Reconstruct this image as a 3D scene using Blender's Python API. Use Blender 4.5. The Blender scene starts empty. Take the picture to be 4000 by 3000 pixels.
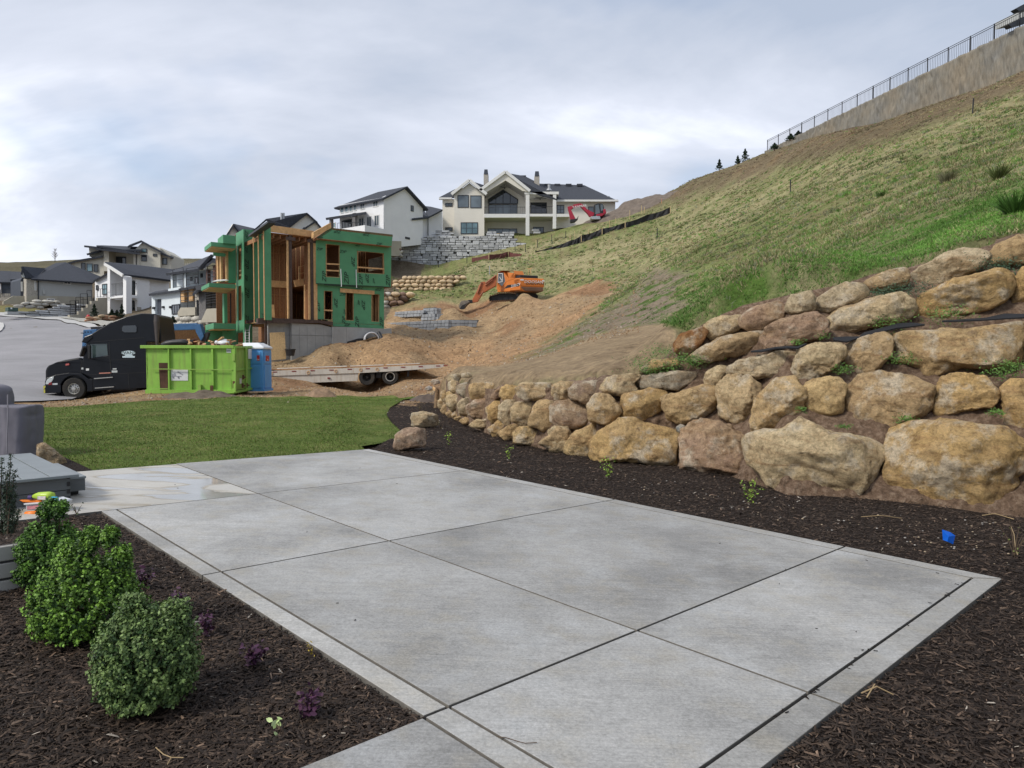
import bpy, bmesh, math, random
import numpy as np
from mathutils import Vector, Matrix, noise as mnoise
from mathutils.geometry import tessellate_polygon, delaunay_2d_cdt
from math import radians, sin, cos, pi, sqrt, atan2
random.seed(7); rng = np.random.default_rng(11)
scene = bpy.context.scene
COL = scene.collection
# ---------------- camera, world, sun, exposure ----------------
FPX = 2772.0; CX = 2000.0; CY = 1500.0; EYE = 1.6
PITCH = math.atan(95.0 / FPX)
cam_d = bpy.data.cameras.new('camera'); cam = bpy.data.objects.new('camera', cam_d); COL.objects.link(cam)
cam.location = (0, 0, EYE); cam.rotation_euler = (radians(90) - PITCH, 0, 0)
cam_d.sensor_width = 36; cam_d.lens = 36 * FPX / 4000; cam_d.clip_start = .05; cam_d.clip_end = 3000
scene.camera = cam
SUN_EL, SUN_AZ = 42.0, -128.0       # azimuth from +Y, clockwise positive to +X
wd = bpy.data.worlds.new('World'); scene.world = wd; wd.use_nodes = True
wn = wd.node_tree; wn.nodes.clear()
def WN(t, **k):
    n = wn.nodes.new(t)
    for a, b in k.items(): setattr(n, a, b)
    return n
def sky_world():
    L = wn.links.new
    out = WN('ShaderNodeOutputWorld'); bg = WN('ShaderNodeBackground')
    sky = WN('ShaderNodeTexSky', sky_type='NISHITA'); sky.sun_disc = False
    sky.sun_elevation = radians(SUN_EL); sky.sun_rotation = radians(SUN_AZ); sky.dust_density = 2.0
    skm = WN('ShaderNodeVectorMath', operation='SCALE'); skm.inputs[3].default_value = 1.15
    L(sky.outputs[0], skm.inputs[0])
    tc = WN('ShaderNodeTexCoord'); sep = WN('ShaderNodeSeparateXYZ'); L(tc.outputs['Generated'], sep.inputs[0])
    zz = WN('ShaderNodeMath', operation='MAXIMUM'); zz.inputs[1].default_value = 0.0; L(sep.outputs[2], zz.inputs[0])
    za = WN('ShaderNodeMath', operation='ADD'); za.inputs[1].default_value = .28; L(zz.outputs[0], za.inputs[0])
    dv = WN('ShaderNodeCombineXYZ')
    for i in (0, 1):
        d = WN('ShaderNodeMath', operation='DIVIDE'); L(sep.outputs[i], d.inputs[0]); L(za.outputs[0], d.inputs[1]); L(d.outputs[0], dv.inputs[i])
    mp = WN('ShaderNodeMapping'); mp.inputs['Location'].default_value = SKY_OFF; mp.inputs['Rotation'].default_value = (0, 0, radians(-28))
    mp.inputs['Scale'].default_value = (.68, 1.3, 1); L(dv.outputs[0], mp.inputs[0])
    n1 = WN('ShaderNodeTexNoise'); n1.inputs['Scale'].default_value = 1.0; n1.inputs['Detail'].default_value = 7; n1.inputs['Roughness'].default_value = .56; n1.inputs['Distortion'].default_value = .35
    L(mp.outputs[0], n1.inputs['Vector'])
    # the veil of cloud is thinner, so brighter, towards the hidden sun
    sd = WN('ShaderNodeVectorMath', operation='DOT_PRODUCT'); sd.inputs[1].default_value = (sin(radians(-62)) * .95, cos(radians(-62)) * .95, .32)
    L(tc.outputs['Generated'], sd.inputs[0])
    g = WN('ShaderNodeMath', operation='MULTIPLY_ADD'); g.inputs[1].default_value = .18; g.inputs[2].default_value = -.09; L(sd.outputs['Value'], g.inputs[0])
    ad = WN('ShaderNodeMath', operation='ADD'); L(n1.outputs[0], ad.inputs[0]); L(g.outputs[0], ad.inputs[1])
    cr = WN('ShaderNodeValToRGB'); e = cr.color_ramp.elements
    e[0].position = .34; e[0].color = (.29, .33, .405, 1); e[1].position = .71; e[1].color = (.70, .72, .77, 1)
    e2 = e.new(.45); e2.color = (.365, .395, .46, 1); e3 = e.new(.57); e3.color = (.46, .485, .55, 1)
    L(ad.outputs[0], cr.inputs[0])
    # thin places let blue through
    n2 = WN('ShaderNodeTexNoise'); n2.inputs['Scale'].default_value = 1.7; n2.inputs['Detail'].default_value = 4
    mp2 = WN('ShaderNodeMapping'); mp2.inputs['Location'].default_value = (5.1, 2.2, 0); L(dv.outputs[0], mp2.inputs[0]); L(mp2.outputs[0], n2.inputs['Vector'])
    mr = WN('ShaderNodeMapRange'); mr.inputs[1].default_value = .56; mr.inputs[2].default_value = .78; mr.inputs[3].default_value = 0.06; mr.inputs[4].default_value = .75; L(n2.outputs[0], mr.inputs[0])
    sks = WN('ShaderNodeVectorMath', operation='SCALE'); sks.inputs[3].default_value = .09; L(skm.outputs[0], sks.inputs[0])
    mx = WN('ShaderNodeMixRGB'); L(mr.outputs[0], mx.inputs[0]); L(cr.outputs[0], mx.inputs[1]); L(sks.outputs[0], mx.inputs[2])
    L(mx.outputs[0], bg.inputs[0]); bg.inputs[1].default_value = 1.0
    L(bg.outputs[0], out.inputs[0])
SKY_OFF = (3.4, 1.15, 0)
sky_world()
sun_d = bpy.data.lights.new('sun', 'SUN'); sun_d.energy = 1.5; sun_d.angle = radians(12); sun_d.color = (1, .94, .84)
sun = bpy.data.objects.new('sun', sun_d); COL.objects.link(sun)
_az = radians(SUN_AZ); _el = radians(SUN_EL)
_dir = Vector((sin(_az) * cos(_el), cos(_az) * cos(_el), sin(_el)))
sun.rotation_euler = (-_dir).to_track_quat('-Z', 'Y').to_euler()
scene.view_settings.view_transform = 'Standard'; scene.view_settings.look = 'None'
scene.view_settings.exposure = 0.82; scene.view_settings.gamma = 1.0; scene.view_settings.use_curve_mapping = False
scene.render.engine = 'CYCLES'

# ---------------- measuring helpers ----------------
_c, _s = cos(PITCH), sin(PITCH)
def ray(u, v):
    dx = (u - CX) / FPX; dy = (CY - v) / FPX
    return dx, _c + dy * _s, -_s + dy * _c
def P(u, v, Y):
    d = ray(u, v); t = Y / d[1]
    return Vector((d[0] * t, Y, EYE + d[2] * t))
SLOPE = -.0306
def PG(u, v, z0=0.0):                         # point on the sloping patio plane
    d = ray(u, v); t = (EYE - z0) / (SLOPE * d[0] - d[2])
    return Vector((d[0] * t, d[1] * t, EYE + d[2] * t))
def proj(x, y, z):
    x = np.asarray(x, float); y = np.asarray(y, float); z = np.asarray(z, float) - EYE
    dd = y * _c - z * _s; up = y * _s + z * _c
    dd = np.where(dd < .05, .05, dd)
    return CX + FPX * x / dd, CY - FPX * up / dd
class Z:                                       # reads coordinates of one enlarged view
    def __init__(s, x, y, k): s.x, s.y, s.k = x, y, k
    def __call__(s, *pts): return [(s.x + a / s.k, s.y + b / s.k) for a, b in pts]

# ---------------- object helpers ----------------
ORG = {}
def tag(o, label=None, cat=None, group=None, kind=None):
    if label: o['label'] = label
    if cat: o['category'] = cat
    if group: o['group'] = group
    if kind: o['kind'] = kind
    return o
def thing(name, label, cat, loc, group=None):
    o = bpy.data.objects.new(name, None); COL.objects.link(o); o.location = loc
    o.empty_display_size = .2; ORG[o.name] = Vector(loc)
    return tag(o, label, cat, group)
class MB:
    def __init__(s): s.v = []; s.f = []; s.m = []; s.cm = 0
    def add(s, vs, fs, m=None):
        b = len(s.v); s.v += [tuple(p) for p in vs]; s.f += [tuple(i + b for i in f) for f in fs]
        s.m += [s.cm if m is None else m] * len(fs); return s
    def obox(s, c, ax, ay, az, m=None):        # centre and three half axes
        c = Vector(c); ax = Vector(ax); ay = Vector(ay); az = Vector(az)
        vs = [c + i * ax + j * ay + k * az for i in (-1, 1) for j in (-1, 1) for k in (-1, 1)]
        if ax.cross(ay).dot(az) < 0: fs = [(0, 2, 3, 1)[::-1], (4, 5, 7, 6)[::-1], (0, 1, 5, 4)[::-1], (2, 6, 7, 3)[::-1], (0, 4, 6, 2)[::-1], (1, 3, 7, 5)[::-1]]
        else: fs = [(0, 1, 3, 2), (4, 6, 7, 5), (0, 4, 5, 1), (2, 3, 7, 6), (0, 2, 6, 4), (1, 5, 7, 3)]
        return s.add(vs, fs, m)
    def box(s, x0, x1, y0, y1, z0, z1, m=None):
        return s.obox(((x0 + x1) / 2, (y0 + y1) / 2, (z0 + z1) / 2), ((x1 - x0) / 2, 0, 0), (0, (y1 - y0) / 2, 0), (0, 0, (z1 - z0) / 2), m)
    def bar(s, a, b, w, h=None, up=(0, 0, 1), m=None):
        a = Vector(a); b = Vector(b); d = b - a; L = d.length
        if L < 1e-6: return s
        d /= L; up = Vector(up)
        if abs(d.dot(up)) > .98: up = Vector((0, 1, 0)) if abs(d.y) < .9 else Vector((1, 0, 0))
        x = d.cross(up).normalized(); z = x.cross(d)
        return s.obox((a + b) / 2, d * L / 2, x * w / 2, z * (h or w) / 2, m)
    def tube(s, pts, r, n=8, cap=True, m=None):
        pts = [Vector(p) for p in pts]; rs = r if isinstance(r, (list, tuple)) else [r] * len(pts)
        b = []; prev = None
        for i, p in enumerate(pts):
            t = (pts[min(i + 1, len(pts) - 1)] - pts[max(i - 1, 0)]).normalized()
            if prev is None: prev = t.orthogonal().normalized()
            x = (prev - t * prev.dot(t)).normalized(); y = t.cross(x); prev = x
            b += [p + (x * cos(2 * pi * k / n) + y * sin(2 * pi * k / n)) * rs[i] for k in range(n)]
        fs = [(i * n + k, i * n + (k + 1) % n, (i + 1) * n + (k + 1) % n, (i + 1) * n + k) for i in range(len(pts) - 1) for k in range(n)]
        if cap: fs += [tuple(range(n))[::-1], tuple((len(pts) - 1) * n + k for k in range(n))]
        return s.add(b, fs, m)
    def prism(s, loops, ext, m=None):          # loops: outer + holes, planar 3D points; ext: vector
        loops = [[Vector(p) for p in l] for l in loops]; ext = Vector(ext)
        flat = [p for l in loops for p in l]; n = len(flat)
        tri = tessellate_polygon(loops)
        nrm = Vector((0, 0, 0))
        for t in tri: nrm += (flat[t[1]] - flat[t[0]]).cross(flat[t[2]] - flat[t[0]])
        fl = nrm.dot(ext) > 0
        fs = []
        for t in tri:
            t = tuple(t)
            if (flat[t[1]] - flat[t[0]]).cross(flat[t[2]] - flat[t[0]]).dot(ext) > 0: t = t[::-1]
            fs.append(t); fs.append(tuple(i + n for i in t[::-1]))
        o = 0
        for li, l in enumerate(loops):
            k = len(l); ar = Vector((0, 0, 0))
            for i in range(k): ar += l[i].cross(l[(i + 1) % k])
            pos = ar.dot(ext) > 0
            if li: pos = not pos
            for i in range(k):
                q = (o + i, o + (i + 1) % k, o + (i + 1) % k + n, o + i + n)
                fs.append(q if pos else q[::-1])
            o += k
        return s.add(flat + [p + ext for p in flat], fs, m)
    def cyl(s, a, b, r, n=16, m=None): return s.tube([a, b], r, n, True, m)
    def build(s, name, mats, parent=None, smooth=False, bevel=0, org=None):
        if not isinstance(mats, (list, tuple)): mats = [mats]
        va = np.array(s.v, dtype=float).reshape(-1, 3)
        if org is None:
            if parent is not None: org = ORG[parent.name]
            else:
                lo, hi = va.min(0), va.max(0); org = Vector(((lo[0] + hi[0]) / 2, (lo[1] + hi[1]) / 2, lo[2]))
        org = Vector(org)
        me = bpy.data.meshes.new(name); me.from_pydata((va - np.array(org)).tolist(), [], s.f)
        for q in mats: me.materials.append(q)
        if len(mats) > 1: me.polygons.foreach_set('material_index', s.m)
        if smooth: me.polygons.foreach_set('use_smooth', [True] * len(me.polygons))
        me.update(); o = bpy.data.objects.new(name, me); COL.objects.link(o)
        if parent is not None: o.parent = parent; ORG[o.name] = ORG[parent.name]
        else: o.location = org; ORG[o.name] = org
        if bevel:
            b = o.modifiers.new('bevel', 'BEVEL'); b.width = bevel; b.segments = 2; b.limit_method = 'ANGLE'; b.angle_limit = radians(40)
        return o
def npmesh(name, v, f, mat, parent=None, cols=None, smooth=False, org=(0, 0, 0), kind=None, k=3):
    """mesh from arrays; f is (n,k)"""
    if parent is not None: org = ORG[parent.name]
    me = bpy.data.meshes.new(name); v = np.asarray(v, np.float32) - np.array(org, np.float32); f = np.asarray(f, np.int32)
    me.vertices.add(len(v)); me.vertices.foreach_set('co', v.ravel())
    me.loops.add(f.size); me.loops.foreach_set('vertex_index', f.ravel())
    me.polygons.add(len(f)); me.polygons.foreach_set('loop_start', np.arange(0, f.size, f.shape[1], dtype=np.int32))
    me.polygons.foreach_set('loop_total', np.full(len(f), f.shape[1], np.int32))
    if smooth: me.polygons.foreach_set('use_smooth', np.ones(len(f), bool))
    me.update(calc_edges=True)
    if cols is not None:
        a = me.color_attributes.new('tint', 'FLOAT_COLOR', 'POINT')
        c = np.ones((len(v), 4), np.float32); c[:, :3] = cols; a.data.foreach_set('color', c.ravel())
    me.materials.append(mat); o = bpy.data.objects.new(name, me); COL.objects.link(o)
    if parent is not None: o.parent = parent; ORG[o.name] = ORG[parent.name]
    else: o.location = org; ORG[o.name] = Vector(org)
    if kind: o['kind'] = kind
    return o
class Fac:                                     # an upright wall plane through a plan point, running towards a vanishing point
    def __init__(s, u, Y, vp=None, d=None, n=None):
        s.o = Vector(((u - CX) / FPX * Y, Y, 0))
        if d is None:
            d = Vector(((vp - CX) / FPX, 1, 0))
        s.e = Vector((d[0], d[1], 0)).normalized()
        s.n = Vector((s.e.y, -s.e.x, 0))
        if s.n.dot(Vector((s.o.x, s.o.y, 0))) > 0: s.n = -s.n   # towards the camera
    def w(s, a, z, off=0): q = s.o + s.e * a + s.n * off; return Vector((q.x, q.y, z))
    def sz(s, u, v, off=0):
        d = Vector(ray(u, v)); q = s.o + s.n * off
        t = (q.x * s.n.x + q.y * s.n.y) / (d.x * s.n.x + d.y * s.n.y)
        p = d * t
        return (p.x - q.x) * s.e.x + (p.y - q.y) * s.e.y, EYE + p.z
    def p(s, u, v, off=0): a, z = s.sz(u, v, off); return s.w(a, z, off)
    def pr(s, mb, poly, d0, d1, holes=(), m=None):          # pixel outline at offset d0, thickness towards d1
        return mb.prism([[s.p(u, v, d0) for u, v in l] for l in [poly] + list(holes)], s.n * (d1 - d0), m)
    def rect(s, mb, u0, v0, u1, v1, d0, d1, m=None):        # upright box between two pixel corners
        a0, z0 = s.sz(u0, v0, d0); a1, z1 = s.sz(u1, v1, d0)
        return s.bx(mb, a0, a1, z1, z0, d0, d1, m)
    def bx(s, mb, a0, a1, z0, z1, d0, d1, m=None):
        c = (s.w(a0, z0, d0) + s.w(a1, z1, d1)) / 2
        return mb.obox(c, s.e * abs(a1 - a0) / 2, s.n * abs(d1 - d0) / 2, Vector((0, 0, abs(z1 - z0) / 2)), m)

# ---------------- materials ----------------
def new_mat(name):
    m = bpy.data.materials.new(name); m.use_nodes = True; nt = m.node_tree
    return m, nt, nt.nodes['Principled BSDF']
def nd(nt, t, **k):
    n = nt.nodes.new(t)
    for a, b in k.items():
        if a.startswith('i_'): n.inputs[a[2:].replace('_', ' ')].default_value = b
        else: setattr(n, a, b)
    return n
def ramp(nt, fac, stops):
    r = nt.nodes.new('ShaderNodeValToRGB'); e = r.color_ramp.elements
    e[0].position = stops[0][0]; e[0].color = (*stops[0][1], 1); e[1].position = stops[-1][0]; e[1].color = (*stops[-1][1], 1)
    for p, c in stops[1:-1]: q = e.new(p); q.color = (*c, 1)
    nt.links.new(fac, r.inputs[0]); return r.outputs[0]
def noise(nt, scale, detail=4, rough=.55, vec=None, dist=0):
    n = nt.nodes.new('ShaderNodeTexNoise'); n.inputs['Scale'].default_value = scale; n.inputs['Detail'].default_value = detail
    n.inputs['Roughness'].default_value = rough; n.inputs['Distortion'].default_value = dist
    if vec is None: vec = coords(nt)
    nt.links.new(vec, n.inputs['Vector']); return n.outputs[0]
def coords(nt, scale=None, rot=None, kind='Object'):
    t = nt.nodes.new('ShaderNodeTexCoord')
    if scale is None and rot is None: return t.outputs[kind]
    m = nt.nodes.new('ShaderNodeMapping'); nt.links.new(t.outputs[kind], m.inputs[0])
    if scale: m.inputs['Scale'].default_value = scale
    if rot: m.inputs['Rotation'].default_value = rot
    return m.outputs[0]
def mixc(nt, fac, a, b, mode='MIX'):
    m = nt.nodes.new('ShaderNodeMixRGB'); m.blend_type = mode
    for i, x in enumerate((fac, a, b)):
        if isinstance(x, (int, float)): m.inputs[i].default_value = x
        elif isinstance(x, tuple): m.inputs[i].default_value = (*x, 1)
        else: nt.links.new(x, m.inputs[i])
    return m.outputs[0]
def mrange(nt, x, a, b, c=0, d=1):
    m = nt.nodes.new('ShaderNodeMapRange')
    for i, q in enumerate((a, b, c, d)): m.inputs[i + 1].default_value = q
    nt.links.new(x, m.inputs[0]); return m.outputs[0]
def bump(nt, bs, h, strength=.3, dist=.02, chain=None):
    b = nt.nodes.new('ShaderNodeBump'); b.inputs['Strength'].default_value = strength; b.inputs['Distance'].default_value = dist
    nt.links.new(h, b.inputs['Height'])
    if chain is not None: nt.links.new(chain, b.inputs['Normal'])
    nt.links.new(b.outputs[0], bs.inputs['Normal']); return b.outputs[0]
def simple(name, col, rough=.75, var=.12, scale=3.0, metal=0, bmp=0, bscale=40, spec=.4, dirt=None, streak=False, dirtamt=.35):
    m, nt, bs = new_mat(name)
    n = noise(nt, scale, 5, .6)
    lo = tuple(c * (1 - var) for c in col); hi = tuple(min(1, c * (1 + var)) for c in col)
    c = ramp(nt, n, [(.3, lo), (.7, hi)])
    if dirt:
        v = coords(nt, (6, 6, .6)) if streak else None
        n2 = noise(nt, 2.2 if not streak else 1.5, 6, .65, v)
        c = mixc(nt, mrange(nt, n2, .5, .75, 0, dirtamt), c, dirt)
    nt.links.new(c, bs.inputs['Base Color'])
    bs.inputs['Roughness'].default_value = rough; bs.inputs['Metallic'].default_value = metal
    bs.inputs['Specular IOR Level'].default_value = spec
    if bmp: bump(nt, bs, noise(nt, bscale, 4, .6), bmp, .01)
    return m
def glass_mat(name, col=(.06, .09, .11), rough=.06):
    m, nt, bs = new_mat(name)
    c = ramp(nt, noise(nt, .35, 2), [(.35, tuple(x * .6 for x in col)), (.65, tuple(x * 1.5 for x in col))])
    nt.links.new(c, bs.inputs['Base Color']); bs.inputs['Roughness'].default_value = rough; bs.inputs['Specular IOR Level'].default_value = .9
    return m
def tint_mat(name, rough=.8, spec=.2, sub=0, var=.25, scale=30):
    m, nt, bs = new_mat(name)
    a = nt.nodes.new('ShaderNodeVertexColor'); a.layer_name = 'tint'
    c = mixc(nt, .9, a.outputs[0], ramp(nt, noise(nt, scale, 3), [(.3, (1 - var,) * 3), (.7, (1 + var * .6,) * 3)]), 'MULTIPLY')
    nt.links.new(c, bs.inputs['Base Color']); bs.inputs['Roughness'].default_value = rough; bs.inputs['Specular IOR Level'].default_value = spec
    return m
# numpy value noise
_perm = rng.integers(0, 2**31, 4096)
def _h(ix, iy, iz): return ((_perm[(ix * 73 + iy * 179 + iz * 283) & 4095] >> 3) & 0xffff) / 65535.0
def vn(p):
    p = np.asarray(p, float); i = np.floor(p).astype(int); f = p - i; f = f * f * (3 - 2 * f)
    r = 0
    for a in (0, 1):
        for b in (0, 1):
            for c in (0, 1):
                w = (f[..., 0] if a else 1 - f[..., 0]) * (f[..., 1] if b else 1 - f[..., 1]) * (f[..., 2] if c else 1 - f[..., 2])
                r = r + w * _h(i[..., 0] + a, i[..., 1] + b, i[..., 2] + c)
    return r
def fbm(p, o=4, g=.5):
    p = np.asarray(p, float); r = 0; a = 1; t = 0
    for k in range(o): r = r + a * (vn(p * 2.03**k + k * 17.3) - .5); t += a; a *= g
    return r / t
def n2(x, y, s, o=4, seed=0.0): return fbm(np.stack([np.asarray(x) * s, np.asarray(y) * s, np.zeros_like(np.asarray(x, float)) + seed], -1), o)
# ---------------- site geometry ----------------
PHI = .765; S0, S1, S2, S3, S4 = 1.476, 2.514, 5.138, 7.744, 10.411; T0, T1, T2 = 2.009, 3.455, 6.427
def ST(s, t, z=None):
    x = -s * sin(PHI) + t * cos(PHI); y = s * cos(PHI) + t * sin(PHI)
    return Vector((x, y, SLOPE * x if z is None else z))
def inv_st(p): return -p[0] * sin(PHI) + p[1] * cos(PHI), p[0] * cos(PHI) + p[1] * sin(PHI)
TL = inv_st(PG(774, 2240))[1]; TR = inv_st(PG(2392, 1948))[1]
SF = inv_st(PG(3282.8, 2761))[0]; SB = inv_st(PG(1409, 1756.9))[0]
BASE_UV = [(1712, 1594), (1740, 1619), (1791, 1646), (1840, 1670), (1908, 1695), (1948, 1708), (2011, 1727), (2073, 1746), (2165, 1765), (2210, 1767), (2308, 1784), (2340, 1799), (2625, 1818), (2704, 1834), (2846, 1856), (3076, 1929), (3348, 1943), (3476, 1956), (3822, 1997), (4000, 2017), (4250, 2050), (4750, 2105)]
_bu = np.array([b[0] for b in BASE_UV], float); _by = np.array([PG(*b).y for b in BASE_UV]); _bz = np.array([PG(*b).z for b in BASE_UV])
def wallY(u): return np.interp(u, _bu, _by)
def wallZ(u): return np.interp(u, _bu, _bz)
def wallK(u): return np.interp(u, [2300, 3000], [1.8, .95])
def on_wall(u, v, back=0.0):                   # point of the leaning boulder face seen at a pixel
    d = ray(u, v); m = d[2] / d[1]; k = wallK(u)
    Y = (EYE - wallZ(u) + k * (wallY(u) + back)) / (k - m)
    return P(u, v, float(Y))
TOPW = [(1712, 1500), (1760, 1468), (1840, 1500), (1950, 1506), (2150, 1500), (2350, 1480), (2500, 1455), (2600, 1400), (2660, 1330), (2750, 1260), (2900, 1190), (3100, 1145), (3300, 1105), (3400, 1070), (3520, 1050), (3700, 1000), (3900, 945), (4000, 915), (4250, 830), (4750, 600)]
def topV(u): return np.interp(u, [a for a, b in TOPW], [b for a, b in TOPW])
CTRL = [(x, y, SLOPE * x - .06) for x in (-6, -3, 0, 3) for y in (-3, 0, 3, 6, 9, 12)] + [(5, 0, -.2), (5, 3, -.2), (4.6, 6, -.2), (-9, 3, .2), (-9, 9, .2), (-12, 15, .1), (-9, 14, .1), (-5, 15, .08), (-2, 15, 0), (-3, 19, .05)]
CTRL += [(6.5, 5, .2), (9.5, 4, 3.4), (14, 0, 4.5), (26, 0, 12), (43, 0, 23), (58, 0, 30), (26, 20, 12), (60, 40, 30), (58, 60, 30), (52, 92, 30), (55, 130, 29), (35, 140, 28), (12, 140, 23), (75, 20, 30), (90, 80, 31), (90, 150, 30), (0, 160, 24), (30, 200, 27), (100, 300, 35), (0, 300, 36), (-60, 600, 55), (100, 600, 55), (-400, 600, 60), (-200, 330, 47), (-130, 110, 9), (-90, 60, 2), (-60, 30, -1), (-35, 5, 0), (-30, -3, 0), (-16, 0, .2)]
_uvY = [(170, 1595, 24), (350, 1560, 32), (900, 1556, 27), (570, 1535, 31), (300, 1560, 34), (100, 1560, 30), (0, 1560, 29), (0, 1450, 42), (300, 1450, 43), (0, 1380, 55), (400, 1400, 52), (0, 1310, 70), (300, 1310, 70), (100, 1262, 88), (400, 1275, 84), (0, 1235, 100), (250, 1245, 97), (500, 1262, 88), (700, 1330, 62), (800, 1345, 60), (700, 1290, 68), (700, 1255, 76), (850, 1240, 75), (900, 1345, 54), (600, 1400, 50),
    (300, 1195, 112), (100, 1185, 115), (0, 1190, 112), (500, 1150, 125), (400, 1100, 140), (700, 1100, 135), (900, 1080, 130), (0, 1030, 330), (200, 1028, 330), (-300, 1035, 330), (700, 1012, 260), (800, 1012, 260), (0, 1100, 180), (700, 1060, 180), (1200, 1045, 150), (1500, 1000, 150),
    (1080, 1410, 48), (1200, 1385, 49.5), (1400, 1330, 52), (1500, 1300, 55), (1300, 1400, 47), (1500, 1375, 48), (1650, 1385, 49), (1650, 1320, 54), (1800, 1290, 58), (1950, 1275, 60), (1060, 1520, 38), (1300, 1516, 40), (1560, 1505, 42), (1500, 1494, 45), (1300, 1498, 45), (1640, 1500, 40), (1730, 1500, 32), (1650, 1545, 30), (1100, 1548, 30), (1720, 1462, 47), (1400, 1470, 47), (1000, 1380, 52),
    (1500, 1318, 58.5), (1850, 1296, 59.5), (1740, 1308, 58.5), (1600, 1312, 58.5), (1700, 1262, 63), (1560, 1250, 66), (1800, 1240, 66), (1500, 1220, 70), (1900, 1186, 70), (1700, 1192, 69), (2100, 1178, 69), (2000, 1184, 68), (2280, 1150, 62), (2350, 1130, 64), (2030, 1182, 64), (1780, 1205, 65), (1560, 1140, 75.5), (1840, 1125, 75.5), (1500, 1075, 79), (1850, 1070, 79),
    (1530, 1062, 95), (1700, 1050, 96), (1800, 1015, 97), (1900, 992, 97), (2000, 962, 97), (1540, 930, 102), (1900, 927, 104), (2100, 915, 104), (2250, 880, 103), (2400, 850, 102), (1900, 935, 125), (1700, 935, 125), (2520, 800, 106),
    (1865, 1018, 86), (2000, 1000, 88), (2260, 940, 88), (2400, 890, 88), (2615, 835, 88), (2060, 1060, 78), (2200, 1080, 74),
    (1705, 1522, 27), (1690, 1560, 24.5), (1600, 1556, 25), (1640, 1552, 28), (1580, 1540, 32), (1690, 1500, 33), (1760, 1462, 22.5), (2000, 1420, 24), (2000, 1424, 30), (2100, 1400, 25), (2100, 1402, 31), (2216, 1362, 25), (2216, 1362, 32), (2300, 1345, 23), (2300, 1328, 30), (2350, 1310, 36), (2400, 1298, 27), (1900, 1438, 28), (1850, 1450, 24), (2500, 1380, 15.5), (2600, 1300, 20), (2600, 1270, 26), (2600, 1200, 36), (2600, 1050, 55), (2600, 900, 78), (2600, 765, 106),
    (1800, 1445, 42), (1950, 1400, 45), (2000, 1350, 48), (2150, 1330, 45), (2100, 1290, 53), (2250, 1290, 42), (2400, 1230, 42), (2300, 1195, 52), (2450, 1130, 58), (2400, 1010, 73),
    (3500, 1000, 15), (3500, 800, 30), (3500, 600, 50), (3990, 600, 30), (3990, 440, 45), (3990, 750, 19), (3000, 1110, 22), (3000, 1000, 37), (3000, 800, 62), (3000, 680, 82), (2800, 1170, 24), (2800, 850, 70),
    (4000, 280, 60), (3744, 372, 66.3), (3500, 450, 73.8), (3300, 505, 81), (3150, 545, 88), (2983, 597, 96.7), (2850, 655, 102), (2700, 703, 106), (2500, 795, 112)]
for u, v, Y in _uvY:
    p = P(u, v, Y); CTRL.append((p.x, p.y, p.z))
for u in (1740, 1840, 1950, 2073, 2210, 2340, 2625, 2846, 3076, 3348, 3600, 3822, 4000, 4250, 4700):
    CTRL.append((u_x := (u - CX) / FPX * float(wallY(u)), float(wallY(u)), float(wallZ(u)) - .1))
    q = on_wall(u, float(topV(u)), .25); CTRL.append((q.x, q.y, q.z))
for u in (1780, 1860, 1950, 2050, 2150, 2250, 2350, 2450):
    q = on_wall(u, float(topV(u)), .1)
    for k, h in ((.8, .08), (2.2, .16), (4.0, .24)): f = (q.y + k) / q.y; CTRL.append((q.x * f, q.y + k, q.z + h * (1 + (u - 1780) / 500)))
_C = np.array(CTRL, float)
def _pq(x, y): y = np.asarray(y, float); x = np.asarray(x, float); return np.stack([x / (y + 8) * 2.2, np.log(y + 8)], -1)
_K = _pq(_C[:, 0], _C[:, 1])
def _phi(r2): return .5 * r2 * np.log(r2 + 1e-12)
def _tps():
    n = len(_K); D = ((_K[:, None] - _K[None]) ** 2).sum(-1); A = np.zeros((n + 3, n + 3)); A[:n, :n] = _phi(D) + 2e-4 * np.eye(n)
    A[:n, n] = 1; A[:n, n + 1:] = _K; A[n, :n] = 1; A[n + 1:, :n] = _K.T
    return np.linalg.solve(A, np.concatenate([_C[:, 2], np.zeros(3)]))
_W = _tps()
def tps(x, y):
    q = _pq(x, y); sh = q.shape[:-1]; q = q.reshape(-1, 2); out = np.empty(len(q)); n = len(_K)
    for i in range(0, len(q), 40000):
        b = q[i:i + 40000]; D = ((b[:, None] - _K[None]) ** 2).sum(-1); out[i:i + 40000] = _phi(D) @ _W[:n] + _W[n] + b @ _W[n + 1:]
    return out.reshape(sh)
def ss(x, a, b): t = np.clip((x - a) / (b - a), 0, 1); return t * t * (3 - 2 * t)
def pip(u, v, poly):                           # signed distance-like inside test for many points (pixels)
    poly = np.array(poly, float); ins = np.zeros(np.shape(u), bool); dm = np.full(np.shape(u), 1e9)
    for i in range(len(poly)):
        x0, y0 = poly[i]; x1, y1 = poly[(i + 1) % len(poly)]
        c = ((y0 > v) != (y1 > v)) & (u < (x1 - x0) * (v - y0) / ((y1 - y0) if y1 != y0 else 1e-9) + x0); ins ^= c
        L = (x1 - x0) ** 2 + (y1 - y0) ** 2 + 1e-9; t = np.clip(((u - x0) * (x1 - x0) + (v - y0) * (y1 - y0)) / L, 0, 1)
        dm = np.minimum(dm, np.hypot(u - x0 - t * (x1 - x0), v - y0 - t * (y1 - y0)))
    return np.where(ins, dm, -dm)
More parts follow.
